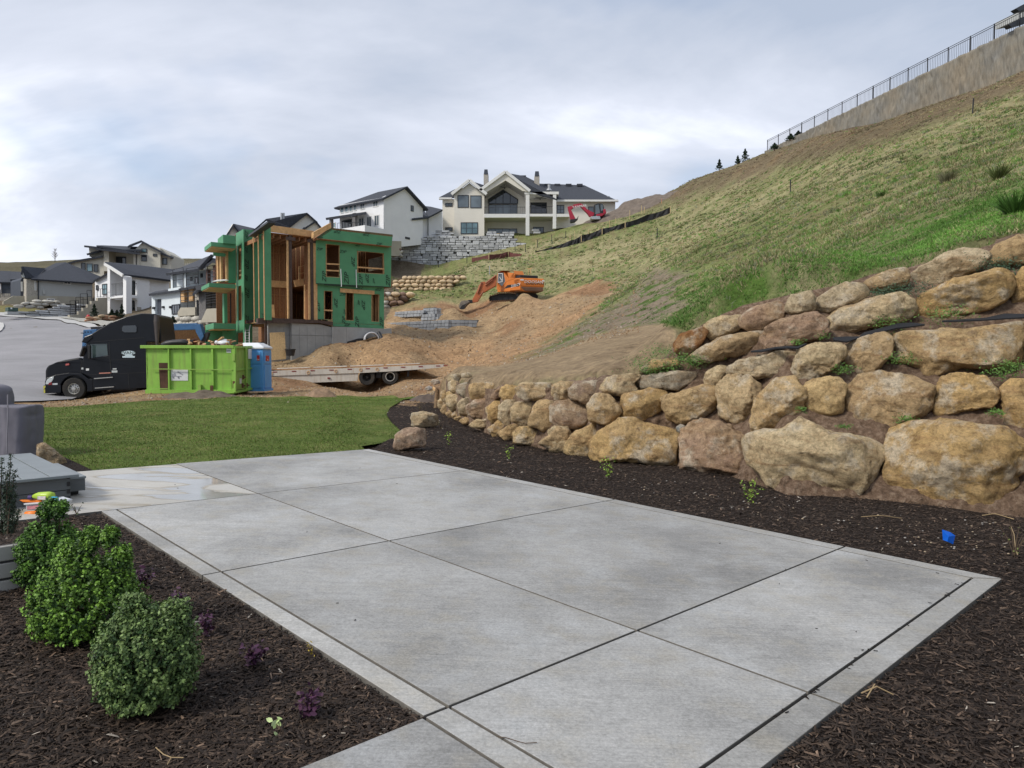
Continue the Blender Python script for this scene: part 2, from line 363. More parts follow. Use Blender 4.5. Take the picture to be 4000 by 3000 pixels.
Z_DIRT = [(-600, 1600), (1800, 1600), (1790, 1450), (1950, 1440), (2080, 1370), (2250, 1270), (2330, 1200), (2370, 1145), (2280, 1125), (2180, 1165), (2060, 1180), (1880, 1178), (1700, 1185), (1520, 1200), (1480, 1300), (1000, 1330), (820, 1400), (560, 1450), (350, 1535), (160, 1562), (-600, 1580)]
Z_SCREE = [(1960, 1440), (2080, 1370), (2250, 1270), (2430, 1180), (2560, 1050), (2700, 1075), (2620, 1170), (2700, 1190), (2500, 1290), (2300, 1330), (2100, 1395)]
Z_TAN = [(1740, 1500), (1750, 1450), (1960, 1438), (2100, 1392), (2400, 1285), (2600, 1262), (2680, 1300), (2600, 1400), (2450, 1460), (2000, 1510)]
Z_GREEN = [(2330, 1310), (2600, 1200), (2800, 1110), (3300, 985), (4000, 720), (4400, 600), (4400, 800), (4000, 870), (3700, 985), (3300, 1105), (2900, 1190), (2660, 1300), (2430, 1300)]
Z_DRY = [(2480, 780), (3000, 580), (4000, 250), (4300, 150), (4300, 280), (4000, 345), (3500, 535), (3000, 670), (2750, 750), (2520, 830)]
def Tdet(x, y):
    """terrain with its lumps"""
    z = tps(x, y); u, v = proj(x, y, z)
    ub = CX + FPX * np.asarray(x) / np.maximum(y, .5)
    zb = wallZ(ub) + (np.asarray(y) - wallY(ub) - .35) * wallK(ub) - .12
    m = (ub > 1712) & (ub < 4800) & (y > wallY(ub) - .3) & (y < wallY(ub) + 4.5)
    z = np.where(m, np.minimum(z, np.maximum(zb, wallZ(ub) - .15)), z)
    fr = np.where((ub > 1700) & (ub < 4800) & (y < wallY(ub) + .25), 1.0, np.where(ub <= 1700, ss(ub, 1250, 1500) * (1 - ss(np.asarray(y), 22, 30)), 0)) * (np.asarray(y) > 3)
    z = z * (1 - fr) + fr * np.minimum(z, SLOPE * x - .10 + .06 * ss(y, 20, 23))
    dirt = ss(pip(u, v, Z_DIRT), -15, 30) * ss(np.asarray(y), 43, 52) * (1 - .85 * np.exp(-((np.asarray(x) + 7) ** 2 / 70 + (np.asarray(y) - 61) ** 2 / 50)))
    far = ss(np.asarray(y), 14, 40)
    hill = ss(z, 2.0, 6.0)
    z = z + dirt * (n2(x, y, 1.5, 3, 7.7) * .22 + np.abs(n2(x * .5 + y * .3, y * 1.2, 2.6, 2, 3.3)) * .10 + n2(x, y, .16, 4, 3.1) * 1.1 + np.abs(n2(x, y, .55, 3, 8.2)) * .8 - .15) + far * n2(x, y, .5, 3, 5.5) * .22 * (1 + hill)
    flat = 1 - ss(np.abs(np.asarray(x) + 6), 30, 50)
    z = z + hill * far * n2(x, y, .07, 3, 1.7) * 1.2 * (1 - dirt)
    # spoil mounds beside the digger and a rut field
    for (mu, mv, mY, r, h) in ((2045, 1165, 64.0, 1.3, .75), (2230, 1150, 63.0, 2.6, .5), (1790, 1205, 64.5, 1.6, .35), (2340, 1130, 64, 2.4, .6)):
        c = P(mu, mv, mY); d2 = (x - c.x) ** 2 + ((y - c.y) * 1.0) ** 2; z = z + h * np.exp(-d2 / (r * r)) * (.8 + .8 * n2(x, y, .9, 3, 2))
    near = ss(np.asarray(y), 23, 29) * (1 - ss(np.asarray(y), 38, 46)) * ss(np.asarray(x), -22, -14) * (1 - ss(np.asarray(x), -3.5, -2))
    z = z + near * (n2(x, y, .8, 4, 6.6) * .3)
    return z
def G(u, v, y0=2.0, y1=400.0):                  # first hit of a pixel ray with the terrain
    ys = np.exp(np.linspace(math.log(y0), math.log(y1), 900)); d = ray(u, v); xs = d[0] / d[1] * ys; zr = EYE + d[2] / d[1] * ys
    h = Tdet(xs, ys) - zr; i = np.argmax(h > 0) if (h > 0).any() else len(ys) - 1
    if i == 0: return P(u, v, float(ys[0]))
    a, b = h[i - 1], h[i]; Y = ys[i - 1] + (ys[i] - ys[i - 1]) * (-a) / (b - a + 1e-9)
    return P(u, v, float(Y))
def T1p(x, y): return float(Tdet(np.array([x]), np.array([y]))[0])

def build_terrain():
    NP, NQ = 600, 570
    lg = math.log; p = np.concatenate([np.linspace(-1.7, -.42, 130)[:-1], np.linspace(-.42, .22, 370)[:-1], np.linspace(.22, 1.7, NP - 370 - 128)]); NP = len(p); q = np.concatenate([np.linspace(lg(4.5), lg(34), 170)[:-1], np.linspace(lg(34), lg(84), 300)[:-1], np.linspace(lg(84), lg(640), NQ - 468)]); NQ = len(q)
    PP, QQ = np.meshgrid(p, q); y = np.exp(QQ) - 8; x = PP * (y + 8)
    z = Tdet(x, y)
    # keep the ground under the slab, lawn and beds where their own sheets lie
    s_, t_ = -x * sin(PHI) + y * cos(PHI), x * cos(PHI) + y * sin(PHI)
    under = (y < 14) & (x < 5) & (s_ > -6) & (s_ < SB + .3) & (t_ < TR + .3)
    z = np.where(under, np.minimum(z, SLOPE * x - .07), z)
    u, v = proj(x, y, z)
    c = np.zeros(x.shape + (3,))
    f1 = n2(x, y, .12, 4, 9.); f2 = n2(x, y, .9, 4, 4.); f3 = n2(x, y, 3.1, 3, 2.)
    def lay(mask, col):
        nonlocal c
        c = c * (1 - mask[..., None]) + np.array(col) * mask[..., None]
    olive = np.array([.20, .23, .085]); straw = np.array([.36, .325, .18]); earth = np.array([.28, .21, .13])
    m = ss(f1 + .5 * f2, -.18, .2)[..., None]; c = olive * m + straw * (1 - m)
    lay(ss(f2 + .3 * f1 + .25 * f3, .08, .22) * .55, earth)
    lay(ss(-f2 + .4 * f3, .10, .22) * .55, (.10, .155, .042))
    lay(ss(pip(u, v, Z_GREEN) + 150 * f2, -20, 25) * (.15 + .85 * ss(f2 + .5 * f3, -.05, .1)) * ss(z, .8, 1.6), (.12, .21, .045))
    lay(ss(pip(u, v, Z_DRY) + 60 * f2, -35, 25) * .85, (.17, .125, .085))
    lay(ss(pip(u, v, Z_DRY) + 60 * f3, 20, 60) * ss(f2, 0, .15) * .5, (.30, .19, .09))
    lay(ss(pip(u, v, Z_SCREE) + 60 * f2, -30, 20), (.27, .22, .16))
    lay(ss(pip(u, v, Z_SCREE) + 30 * f2, 0, 20) * ss(f2 + .6 * f3, .04, .14), (.11, .17, .045))
    lay(ss(pip(u, v, Z_TAN) + 25 * f2, -10, 20), (.40, .30, .19))
    nt_ = (y < 33) & (u < 2640) & (v > 1235) & (z < 3.0) & (x < 6) & (x > -3.2) & (y > 15)
    lay(np.where(nt_, 1.0, 0) * ss(f2 + .4 * f3, -.35, -.15), (.40, .30, .19))
    d = ss(np.where((y > 55) & (y < 67.3), pip(u, v, Z_DIRT) + 45, pip(u, v, Z_DIRT)) + 60 * f2, -25, 20) * ss(y, 20, 24)
    dc = np.array([.42, .285, .165]) * (1 + .3 * f2[..., None]) + np.clip(f1, -.2, .2)[..., None] * np.array([.12, -.02, -.04])
    c = c * (1 - d[..., None]) + dc * d[..., None]
    lay(d * ss(n2(x, y, .25, 3, 12.), .08, .2) * .6, (.26, .13, .07))
    lay(d * ss(n2(x, y, .33, 3, 22.), .1, .22) * .6, (.36, .26, .16))
    far = (y > 150); c = np.where(far[..., None], np.array([.13, .118, .075]) * (1 + .8 * f1[..., None]), c)
    lf = (x < -12) & (y > 56) & (y < 150); c = np.where(lf[..., None], np.array([.17, .14, .10]) * (1 + .4 * f2[..., None]), c)
    nearm = (y < 20) & (z < .6); c = np.where(nearm[..., None], np.array([.10, .07, .05]), c)
    V = np.stack([x, y, z], -1).reshape(-1, 3); idx = np.arange(NP * NQ).reshape(NQ, NP)
    F = np.stack([idx[:-1, :-1], idx[:-1, 1:], idx[1:, 1:], idx[1:, :-1]], -1).reshape(-1, 4)
    m, nt, bs = new_mat('earth_and_grass')
    a = nt.nodes.new('ShaderNodeVertexColor'); a.layer_name = 'tint'
    n_f = noise(nt, 5, 8, .7); n_m = noise(nt, .9, 6, .62)
    cc = mixc(nt, 1, a.outputs[0], ramp(nt, n_f, [(.28, (.5, .48, .46)), (.5, (1, 1, 1)), (.70, (1.42, 1.4, 1.33))]), 'MULTIPLY')
    cc = mixc(nt, 1, cc, ramp(nt, n_m, [(.3, (.8, .78, .76)), (.7, (1.2, 1.2, 1.2))]), 'MULTIPLY')
    nt.links.new(cc, bs.inputs['Base Color']); bs.inputs['Roughness'].default_value = .95; bs.inputs['Specular IOR Level'].default_value = .1
    b1 = bump(nt, bs, n_m, .9, .45); bump(nt, bs, noise(nt, 6, 7, .78), 1.0, .16, b1)
    o = npmesh('ground', V, F, m, cols=c.reshape(-1, 3), smooth=True, kind='structure')
    return o
build_terrain()

def drape(name, poly, mat, step, zf, kind='structure', smooth=True, zn=None):
    """a sheet over a plan outline; zf(x,y) arrays -> z"""
    poly = [Vector((p[0], p[1])) for p in poly]; xs = [p.x for p in poly]; ys = [p.y for p in poly]
    bd = []
    for i in range(len(poly)):
        a, b = poly[i], poly[(i + 1) % len(poly)]; k = max(1, int((b - a).length / (step * 1.2)))
        bd += [a.lerp(b, j / k) for j in range(k)]
    gx, gy = np.meshgrid(np.arange(min(xs), max(xs), step), np.arange(min(ys), max(ys), step)); gx = gx.ravel() + rng.uniform(-.2, .2, gx.size) * step; gy = gy.ravel() + rng.uniform(-.2, .2, gy.size) * step
    sd = pip(gx, gy, [(p.x, p.y) for p in poly]); k = sd > step * .45
    co = bd + [Vector((a, b)) for a, b in zip(gx[k], gy[k])]; nb = len(bd)
    r = delaunay_2d_cdt(co, [(i, (i + 1) % nb) for i in range(nb)], [], 1, 1e-5)
    V = np.array([(p.x, p.y) for p in r[0]]); z = zf(V[:, 0], V[:, 1]); F = np.array([f for f in r[2] if len(f) == 3])
    a = V[F[:, 1]] - V[F[:, 0]]; b = V[F[:, 2]] - V[F[:, 0]]; fl = (a[:, 0] * b[:, 1] - a[:, 1] * b[:, 0]) < 0; F[fl] = F[fl][:, ::-1]
    return npmesh(name, np.column_stack([V, z]), F, mat, smooth=smooth, kind=kind)

# ---------------- lawn ----------------
_lawn_far = [(-500, 1608), (-100, 1603), (165, 1597), (430, 1583), (700, 1568), (1000, 1556), (1290, 1549), (1500, 1550), (1625, 1554)]
_curve = [(1560, 1575), (1522, 1600), (1510, 1628), (1530, 1660), (1562, 1690), (1560, 1718), (1500, 1740), (1409, 1757)]
LAWN = [G(u, v, 8, 60) for u, v in _lawn_far] + [G(u, v, 6, 60) for u, v in _curve]
_far_edge = [ST(SB, t) for t in np.linspace(TR, T0 - 3.0, 8)]
LAWN += [ST(SB + .01, TR - .05), ST(SB + .01, T1)] + [PG(358, 1834, .0), PG(300, 1806), PG(252, 1786), PG(165, 1750), PG(-400, 1760)]
def lawn_z(x, y):
    a = np.asarray(SLOPE * x - .015); b = Tdet(x, y) + .05; w = ss(y, 10, 15); return a * (1 - w) + b * w + n2(x, y, 1.1, 3) * .04
def lawn_mat():
    m, nt, bs = new_mat('lawn')
    a = ramp(nt, noise(nt, 1.1, 7, .7), [(.32, (.075, .11, .022)), (.5, (.12, .165, .036)), (.68, (.19, .20, .065))])
    b = ramp(nt, noise(nt, 14, 6, .8), [(.3, (.5, .5, .5)), (.7, (1.4, 1.4, 1.3))])
    c = mixc(nt, 1, a, b, 'MULTIPLY'); c = mixc(nt, mrange(nt, noise(nt, .45, 4, .6), .55, .7, 0, .4), c, (.19, .16, .06))
    nt.links.new(c, bs.inputs['Base Color']); bs.inputs['Roughness'].default_value = .9; bs.inputs['Specular IOR Level'].default_value = .15
    bump(nt, bs, noise(nt, 22, 5, .8), .8, .05); return m
drape('lawn', LAWN, lawn_mat(), .4, lawn_z)
def scatter(poly, n, power=1.6, hmin=1.5):
    """random plan points inside an outline, denser near the viewer"""
    xs = [p[0] for p in poly]; ys = [p[1] for p in poly]; out = []; tot = 0
    lo, hi = max(min(ys), .6), max(ys); a = 1 - power
    while tot < n:
        r = rng.random(n * 2); y = (lo ** a + r * (hi ** a - lo ** a)) ** (1 / a) if abs(a) > 1e-6 else lo * (hi / lo) ** r
        y = np.where(rng.random(len(y)) < .05, rng.uniform(min(ys), hi, len(y)), y)
        x = rng.uniform(min(xs), max(xs), n * 2); k = pip(x, y, [(p[0], p[1]) for p in poly]) > 0
        u = CX + FPX * x / np.maximum(y, .3); k &= (u > -500) & (u < 4500)
        out.append(np.column_stack([x[k], y[k]])); tot += k.sum()
    return np.concatenate(out)[:n]
def blades(name, pts, zf, h, w, cols, mat, per=1, spread=0, lean=.5, kind='stuff', label=None, cat=None):
    n = len(pts); pts = np.repeat(pts, per, 0); N = len(pts); h = np.repeat(h, per) * rng.uniform(.6, 1.2, N); w = np.repeat(w, per) if np.ndim(w) else np.full(N, w)
    cols = np.repeat(cols, per, 0) * rng.uniform(.75, 1.25, (N, 1))
    sp = np.repeat(spread, per) if np.ndim(spread) else np.full(N, spread)
    an = rng.uniform(0, 2 * pi, N); rr = sp * np.sqrt(rng.random(N)); x = pts[:, 0] + rr * np.cos(an); y = pts[:, 1] + rr * np.sin(an); z = zf(x, y) - .01
    fa = rng.uniform(0, 2 * pi, N); dx, dy = np.cos(fa) * w / 2, np.sin(fa) * w / 2
    la = np.where(sp > 0, an + rng.normal(0, .5, N), rng.uniform(0, 2 * pi, N)); ln = h * rng.uniform(.1, lean * 1.6, N)
    V = np.empty((N, 3, 3)); V[:, 0] = np.column_stack([x - dx, y - dy, z]); V[:, 1] = np.column_stack([x + dx, y + dy, z]); V[:, 2] = np.column_stack([x + np.cos(la) * ln, y + np.sin(la) * ln, z + h])
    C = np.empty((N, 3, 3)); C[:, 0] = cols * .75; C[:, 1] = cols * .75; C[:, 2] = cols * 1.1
    o = npmesh(name, V.reshape(-1, 3), np.arange(3 * N).reshape(-1, 3), mat, cols=C.reshape(-1, 3), kind=kind)
    return tag(o, label, cat)
m_blade = tint_mat('grass_blade', .7, .25)
lp = scatter(LAWN, 150000, 1.9); lh = rng.uniform(.016, .034, len(lp)); _f = n2(lp[:, 0], lp[:, 1], .9, 3, 7)
_lc = np.array([.13, .205, .04]) * (1 + 1.2 * _f[:, None]); _y = (rng.random(len(lp)) < .13 + ss(_f, .05, .2) * .25)[:, None]; _lc = np.where(_y, np.array([.22, .19, .08]), _lc)
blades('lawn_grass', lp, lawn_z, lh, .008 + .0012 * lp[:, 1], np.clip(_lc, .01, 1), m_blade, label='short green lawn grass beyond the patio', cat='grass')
# hill grass
def hill_grass():
    n = 34000; y = np.exp(rng.uniform(math.log(10), math.log(112), n * 3)); u = rng.uniform(1450, 4300, n * 3); x = (u - CX) / FPX * y
    z = tps(x, y); uu, vv = proj(x, y, z)
    g = ss(pip(uu, vv, Z_GREEN), -60, 30); bad = (vv > 1330) | ((u < 1712) & (y < 60)) | (pip(uu, vv, Z_DIRT) > -12) | (pip(uu, vv, Z_TAN) > -5) | ((pip(uu, vv, Z_SCREE) > 0) & (rng.random(len(x)) < .85)) | (vv > topV(uu) - 4) & (uu > 1712) & (y < 14)
    wx = 43.3 - .245 * (y - 60); bad |= (x > wx - .6) & (y > 20); bad |= (y > 96) & (uu < 2560); bad |= (uu < 1900) & (y > 92)
    bad |= (n2(x, y, .5, 3, 4.4) < -.07) & (rng.random(len(x)) < .7)
    k = ~bad; x, y, uu, vv, g = [q[k][:n] for q in (x, y, uu, vv, g)]
    f = n2(x, y, .35, 3, 3.); r = rng.random(len(x)); dry = ss(pip(uu, vv, Z_DRY), -30, 20)
    olive = np.array([.21, .24, .085]); straw = np.array([.38, .32, .18]); green = np.array([.12, .25, .045]); sage = np.array([.20, .22, .14]); brown = np.array([.22, .16, .11])
    c = np.where((r < .30)[:, None], straw, np.where((r < .58)[:, None], olive, np.where((r < .72)[:, None], sage, green)))
    c = np.where((rng.random(len(x)) < g * .8)[:, None], green, c); c = np.where((rng.random(len(x)) < dry * .9)[:, None], np.where((r < .5)[:, None], brown, straw * .9), c)
    c = c * (1 + f[:, None] * 1.2)
    h = rng.uniform(.06, .17, len(x)) * (.55 + .45 * ss(y, 10, 35)) * (1 - .35 * g) * (1 - .4 * dry) * np.where(rng.random(len(x)) < .06, 1.8, 1)
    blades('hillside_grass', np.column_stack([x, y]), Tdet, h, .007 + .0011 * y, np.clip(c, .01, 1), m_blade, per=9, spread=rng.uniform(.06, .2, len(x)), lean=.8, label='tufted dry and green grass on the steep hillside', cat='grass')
hill_grass()

# ---------------- patio ----------------
def concrete(name, base, wet=False, streakrot=0.0):
    m, nt, bs = new_mat(name)
    inf = nt.nodes.new('ShaderNodeObjectInfo'); v0 = coords(nt)
    ad = nt.nodes.new('ShaderNodeVectorMath'); ad.operation = 'ADD'; nt.links.new(v0, ad.inputs[0])
    sc = nt.nodes.new('ShaderNodeMath'); sc.operation = 'MULTIPLY'; sc.inputs[1].default_value = 37; nt.links.new(inf.outputs['Random'], sc.inputs[0]); nt.links.new(sc.outputs[0], ad.inputs[1])
    V = ad.outputs[0]
    big = noise(nt, .8, 6, .6, V); mid = noise(nt, 3.5, 6, .65, V); fin = noise(nt, 60, 5, .8, V); spk = noise(nt, 110, 3, .6, V)
    mp = nt.nodes.new('ShaderNodeMapping'); nt.links.new(V, mp.inputs[0]); mp.inputs['Rotation'].default_value = (0, 0, -PHI + streakrot); mp.inputs['Scale'].default_value = (1.2, 75, 1)
    st = noise(nt, 1.0, 5, .75, mp.outputs[0])
    c = ramp(nt, big, [(.32, tuple(x * .68 for x in base)), (.5, base), (.66, tuple(min(1, x * 1.22) for x in base))])
    c = mixc(nt, mrange(nt, mid, .50, .66, 0, .55), c, (base[0] * .92, base[1] * .86, base[2] * .74))
    c = mixc(nt, mrange(nt, noise(nt, 1.6, 6, .7, V), .54, .68, 0, .4), c, (base[0] * 1.12, base[1] * 1.17, base[2] * 1.24))
    c = mixc(nt, .8, c, ramp(nt, st, [(.3, (.82, .82, .82)), (.7, (1.16, 1.16, 1.16))]), 'MULTIPLY')
    c = mixc(nt, .9, c, ramp(nt, fin, [(.3, (.66, .66, .65)), (.7, (1.3, 1.3, 1.3))]), 'MULTIPLY')
    c = mixc(nt, .8, c, ramp(nt, noise(nt, 14, 6, .75, V), [(.32, (.80, .80, .79)), (.5, (1, 1, 1)), (.68, (1.14, 1.14, 1.14))]), 'MULTIPLY')
    c = mixc(nt, mrange(nt, spk, .66, .72, 0, .35), c, (.75, .77, .8))
    rv = nt.nodes.new('ShaderNodeMapRange'); rv.inputs[3].default_value = .84; rv.inputs[4].default_value = 1.08; nt.links.new(inf.outputs['Random'], rv.inputs[0])
    hs = nt.nodes.new('ShaderNodeHueSaturation'); nt.links.new(rv.outputs[0], hs.inputs['Value']); nt.links.new(c, hs.inputs['Color']); c = hs.outputs[0]
    rough = .72
    if wet:
        mw = nt.nodes.new('ShaderNodeMapping'); nt.links.new(v0, mw.inputs[0]); mw.inputs['Rotation'].default_value = (0, 0, -PHI + radians(4)); mw.inputs['Scale'].default_value = (.55, 1.6, 1); mw.inputs['Location'].default_value = (.35, .1, 0)
        w = noise(nt, 1.15, 3, .45, mw.outputs[0], .6); wm = mrange(nt, w, .535, .55)
        ed = ramp(nt, w, [(.50, (1, 1, 1)), (.533, (.72, .66, .56)), (.545, (.8, .8, .8)), (.6, (.9, .92, .95))])
        c = mixc(nt, 1, mixc(nt, .5, c, (.50, .47, .41)), ed, 'MULTIPLY')
        rr = mrange(nt, wm, 0, 1, .7, .06); nt.links.new(rr, bs.inputs['Roughness'])
        bs.inputs['Specular IOR Level'].default_value = .8
    else:
        bs.inputs['Roughness'].default_value = rough; bs.inputs['Specular IOR Level'].default_value = .35
    nt.links.new(c, bs.inputs['Base Color'])
    if not wet:
        b1 = bump(nt, bs, st, .4, .004); bump(nt, bs, fin, .5, .004, b1)
    return m
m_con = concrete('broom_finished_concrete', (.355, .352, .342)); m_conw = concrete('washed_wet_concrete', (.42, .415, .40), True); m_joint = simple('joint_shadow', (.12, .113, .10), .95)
m_jside = simple('joint_dirt_and_shade', (.15, .14, .125), .95, .2, 20)  # panel sides coloured darker for joint dirt and for the shade inside joints
m_conb = concrete('smooth_edge_concrete', (.35, .345, .33), False, pi / 2)
patio = thing('concrete_patio', 'grey broom finished concrete patio with tooled joints and a smooth border', 'patio', ST(S2, T1)); patio['kind'] = 'structure'
del patio['label']; del patio['category']
def panel(a, b, mat, name='slab_panel', g=.0085, bev=.004, th=.13, dz=0):
    """slab between two corners in joint coordinates, or a list of corner points"""
    pts = [(a[0], a[1]), (a[0], b[1]), (b[0], b[1]), (b[0], a[1])] if b is not None else a
    cx = sum(p[0] for p in pts) / len(pts); cy = sum(p[1] for p in pts) / len(pts)
    n = len(pts); ins = []
    for i in range(n):                         # inset by the half joint
        p0 = Vector(pts[i - 1]); p1 = Vector(pts[i]); p2 = Vector(pts[(i + 1) % n])
        d1 = (p1 - p0).normalized(); d2 = (p2 - p1).normalized(); n1 = Vector((-d1.y, d1.x)); n2_ = Vector((-d2.y, d2.x))
        c = Vector((cx, cy)) - p1
        if n1.dot(c) < 0: n1 = -n1
        if n2_.dot(c) < 0: n2_ = -n2_
        k = g / max(.3, (1 + n1.dot(n2_)) / 2); ins.append(p1 + (n1 + n2_) * k / 2 * 1.0)
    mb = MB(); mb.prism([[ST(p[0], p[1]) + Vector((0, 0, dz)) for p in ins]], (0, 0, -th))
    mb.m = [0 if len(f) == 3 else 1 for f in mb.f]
    return mb.build(name, [mat, m_jside], patio, bevel=bev)
panel((S2, T0), (S3, T1), m_con); panel((S3, T1), (S4, T2), m_con); panel((S2, T1), (S3, T2), m_con); panel((S1, T1), (S2, T2), m_con)
panel((S1, T0), (S2, T1), m_con); panel((S0, T1), (S1, T2), m_con); panel((S0, T0), (S1, T1), m_con)
for a, b in (((S3, TL), (S2, T0)), ((S2, TL), (S1, T0)), ((S4, T2), (S3, TR)), ((S3, T2), (S2, TR)), ((S2, T2), (S1, TR))): panel(a, b, m_conb, 'border_strip')
panel([(S1, T2), (S1, TR), (SF, TR), (S0, T2)], None, m_conb, 'border_strip')
panel([(S0, T2), (SF, TR), (SF, T1), (S0, T1)], None, m_conb, 'border_strip')
panel([(S0, T1), (SF, T1), (SF, TL), (S0, T0)], None, m_conb, 'border_strip')
panel([(S1, TL), (S1, T0), (S0, T0), (SF, TL)], None, m_conb, 'border_strip')
panel([(S4, T1), (SB, T1), (SB, TR), (S4, T2)], None, m_conb, 'border_strip'); 
panel((S3, T1 - 4.3), (SB - .02, T1), m_conw, 'landing_slab'); panel((S1 - 1.25, TL - 3), (S1, TL), m_con, 'walkway_slab')
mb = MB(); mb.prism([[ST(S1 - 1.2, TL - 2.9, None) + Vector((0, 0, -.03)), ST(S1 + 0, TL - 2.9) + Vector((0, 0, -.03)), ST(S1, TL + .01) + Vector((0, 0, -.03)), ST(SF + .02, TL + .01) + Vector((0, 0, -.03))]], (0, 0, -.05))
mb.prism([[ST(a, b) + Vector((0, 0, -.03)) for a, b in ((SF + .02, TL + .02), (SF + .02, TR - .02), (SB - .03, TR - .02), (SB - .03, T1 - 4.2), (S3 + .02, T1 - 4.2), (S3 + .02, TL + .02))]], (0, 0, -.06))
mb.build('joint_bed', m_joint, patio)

# ---------------- mulch beds ----------------
def mulch_mat():
    m, nt, bs = new_mat('dark_bark_mulch')
    n = noise(nt, 38, 7, .8); c = ramp(nt, n, [(.3, (.010, .007, .005)), (.5, (.026, .017, .013)), (.68, (.062, .040, .030))])
    c = mixc(nt, mrange(nt, noise(nt, 2, 4), .5, .7, 0, .4), c, (.035, .022, .016))
    nt.links.new(c, bs.inputs['Base Color']); bs.inputs['Roughness'].default_value = .9; bs.inputs['Specular IOR Level'].default_value = .2
    bump(nt, bs, n, 1.0, .05); return m
m_mulch = mulch_mat()
MR = [ST(SB, TR + .0), ST(SF, TR), ST(SF, TL - .0), (1.5, -.5), (10.5, -.5), (8.0, 4.2)] + [tuple(PG(u, v - 8)) for u, v in BASE_UV[::-1]] + [G(1690, 1568, 8, 60), G(1640, 1556, 8, 60)] + [G(u, v, 6, 60) for u, v in _curve[:-1]]
MR = [(p[0], p[1]) for p in MR]
ML = [ST(S3 - .0, TL), ST(S1, TL), ST(S1, TL - 3), (-4.5, .2), (-7.5, 2.0), ST(S3 - 0, TL - 6)]
ML = [(p[0], p[1]) for p in ML]
def mulch_z(x, y): return SLOPE * x * (1 - ss(y, 20, 24)) + np.minimum(Tdet(x, y) + .06, .12) * ss(y, 20, 24) - .03 + n2(x, y, 2.2, 3, 1.) * .05
drape('mulch_bed', MR, m_mulch, .16, mulch_z); drape('mulch_bed', ML, m_mulch, .12, mulch_z)
MC = [PG(252, 1784), PG(300, 1806), PG(360, 1834), PG(250, 1842), PG(120, 1846), PG(120, 1790)]
drape('mulch_bed', [(p[0], p[1]) for p in MC], m_mulch, .15, lambda x, y: SLOPE * x - .003 + n2(x, y, 2.2, 3, 1.) * .03)
m_chip = tint_mat('bark_chip', .75, .3, var=.35, scale=90)
def chips(name, poly, n, power, zf, label):
    p = scatter(poly, n, power); N = len(p); L = rng.gamma(3.0, .0080, N) + .010; L = np.clip(L, .01, .065) * .88 * (1 + .03 * p[:, 1]); w = L * rng.uniform(.12, .34, N)
    a = rng.uniform(0, 2 * pi, N); tl = rng.normal(0, .22, N); z = zf(p[:, 0], p[:, 1]) + rng.uniform(.0, .018, N)
    dx = np.column_stack([np.cos(a) * np.cos(tl), np.sin(a) * np.cos(tl), np.sin(tl)]) * L[:, None] / 2
    dy = np.column_stack([-np.sin(a), np.cos(a), rng.normal(0, .25, N)]) * w[:, None] / 2
    c = np.column_stack([p, z]); up = np.zeros((N, 3)); up[:, 2] = w * rng.uniform(.2, .5, N)
    V = np.empty((N, 6, 3)); V[:, 0] = c - dx - dy * .5; V[:, 1] = c - dx * .9 + dy * .6; V[:, 2] = c + dx * .8 + dy; V[:, 3] = c + dx - dy * .5; V[:, 4] = c - dx * .6 + up; V[:, 5] = c + dx * .55 + up
    F = np.array([(0, 3, 5), (0, 5, 4), (1, 4, 5), (1, 5, 2), (0, 4, 1), (3, 2, 5)]); F = (F[None] + 6 * np.arange(N)[:, None, None]).reshape(-1, 3)
    r = rng.random(N)[:, None]; col = np.where(r < .55, np.array([.026, .018, .0135]), np.where(r < .86, np.array([.055, .037, .026]), np.where(r < .975, np.array([.088, .062, .045]), np.where(r < .996, np.array([.17, .115, .08]), np.array([.34, .30, .25])))))
    col = col * rng.uniform(.6, 1.5, (N, 1)); C = np.repeat(col[:, None], 6, 1)
    o = npmesh(name, V.reshape(-1, 3), F, m_chip, cols=C.reshape(-1, 3), kind='stuff'); tag(o, label, 'mulch')
chips('bark_chips', MR, 72000, 1.75, mulch_z, 'dark bark chips filling the bed between patio and boulder wall')
chips('bark_chips', ML, 66000, 1.6, mulch_z, 'dark bark chips in the bed with the three boxwoods')
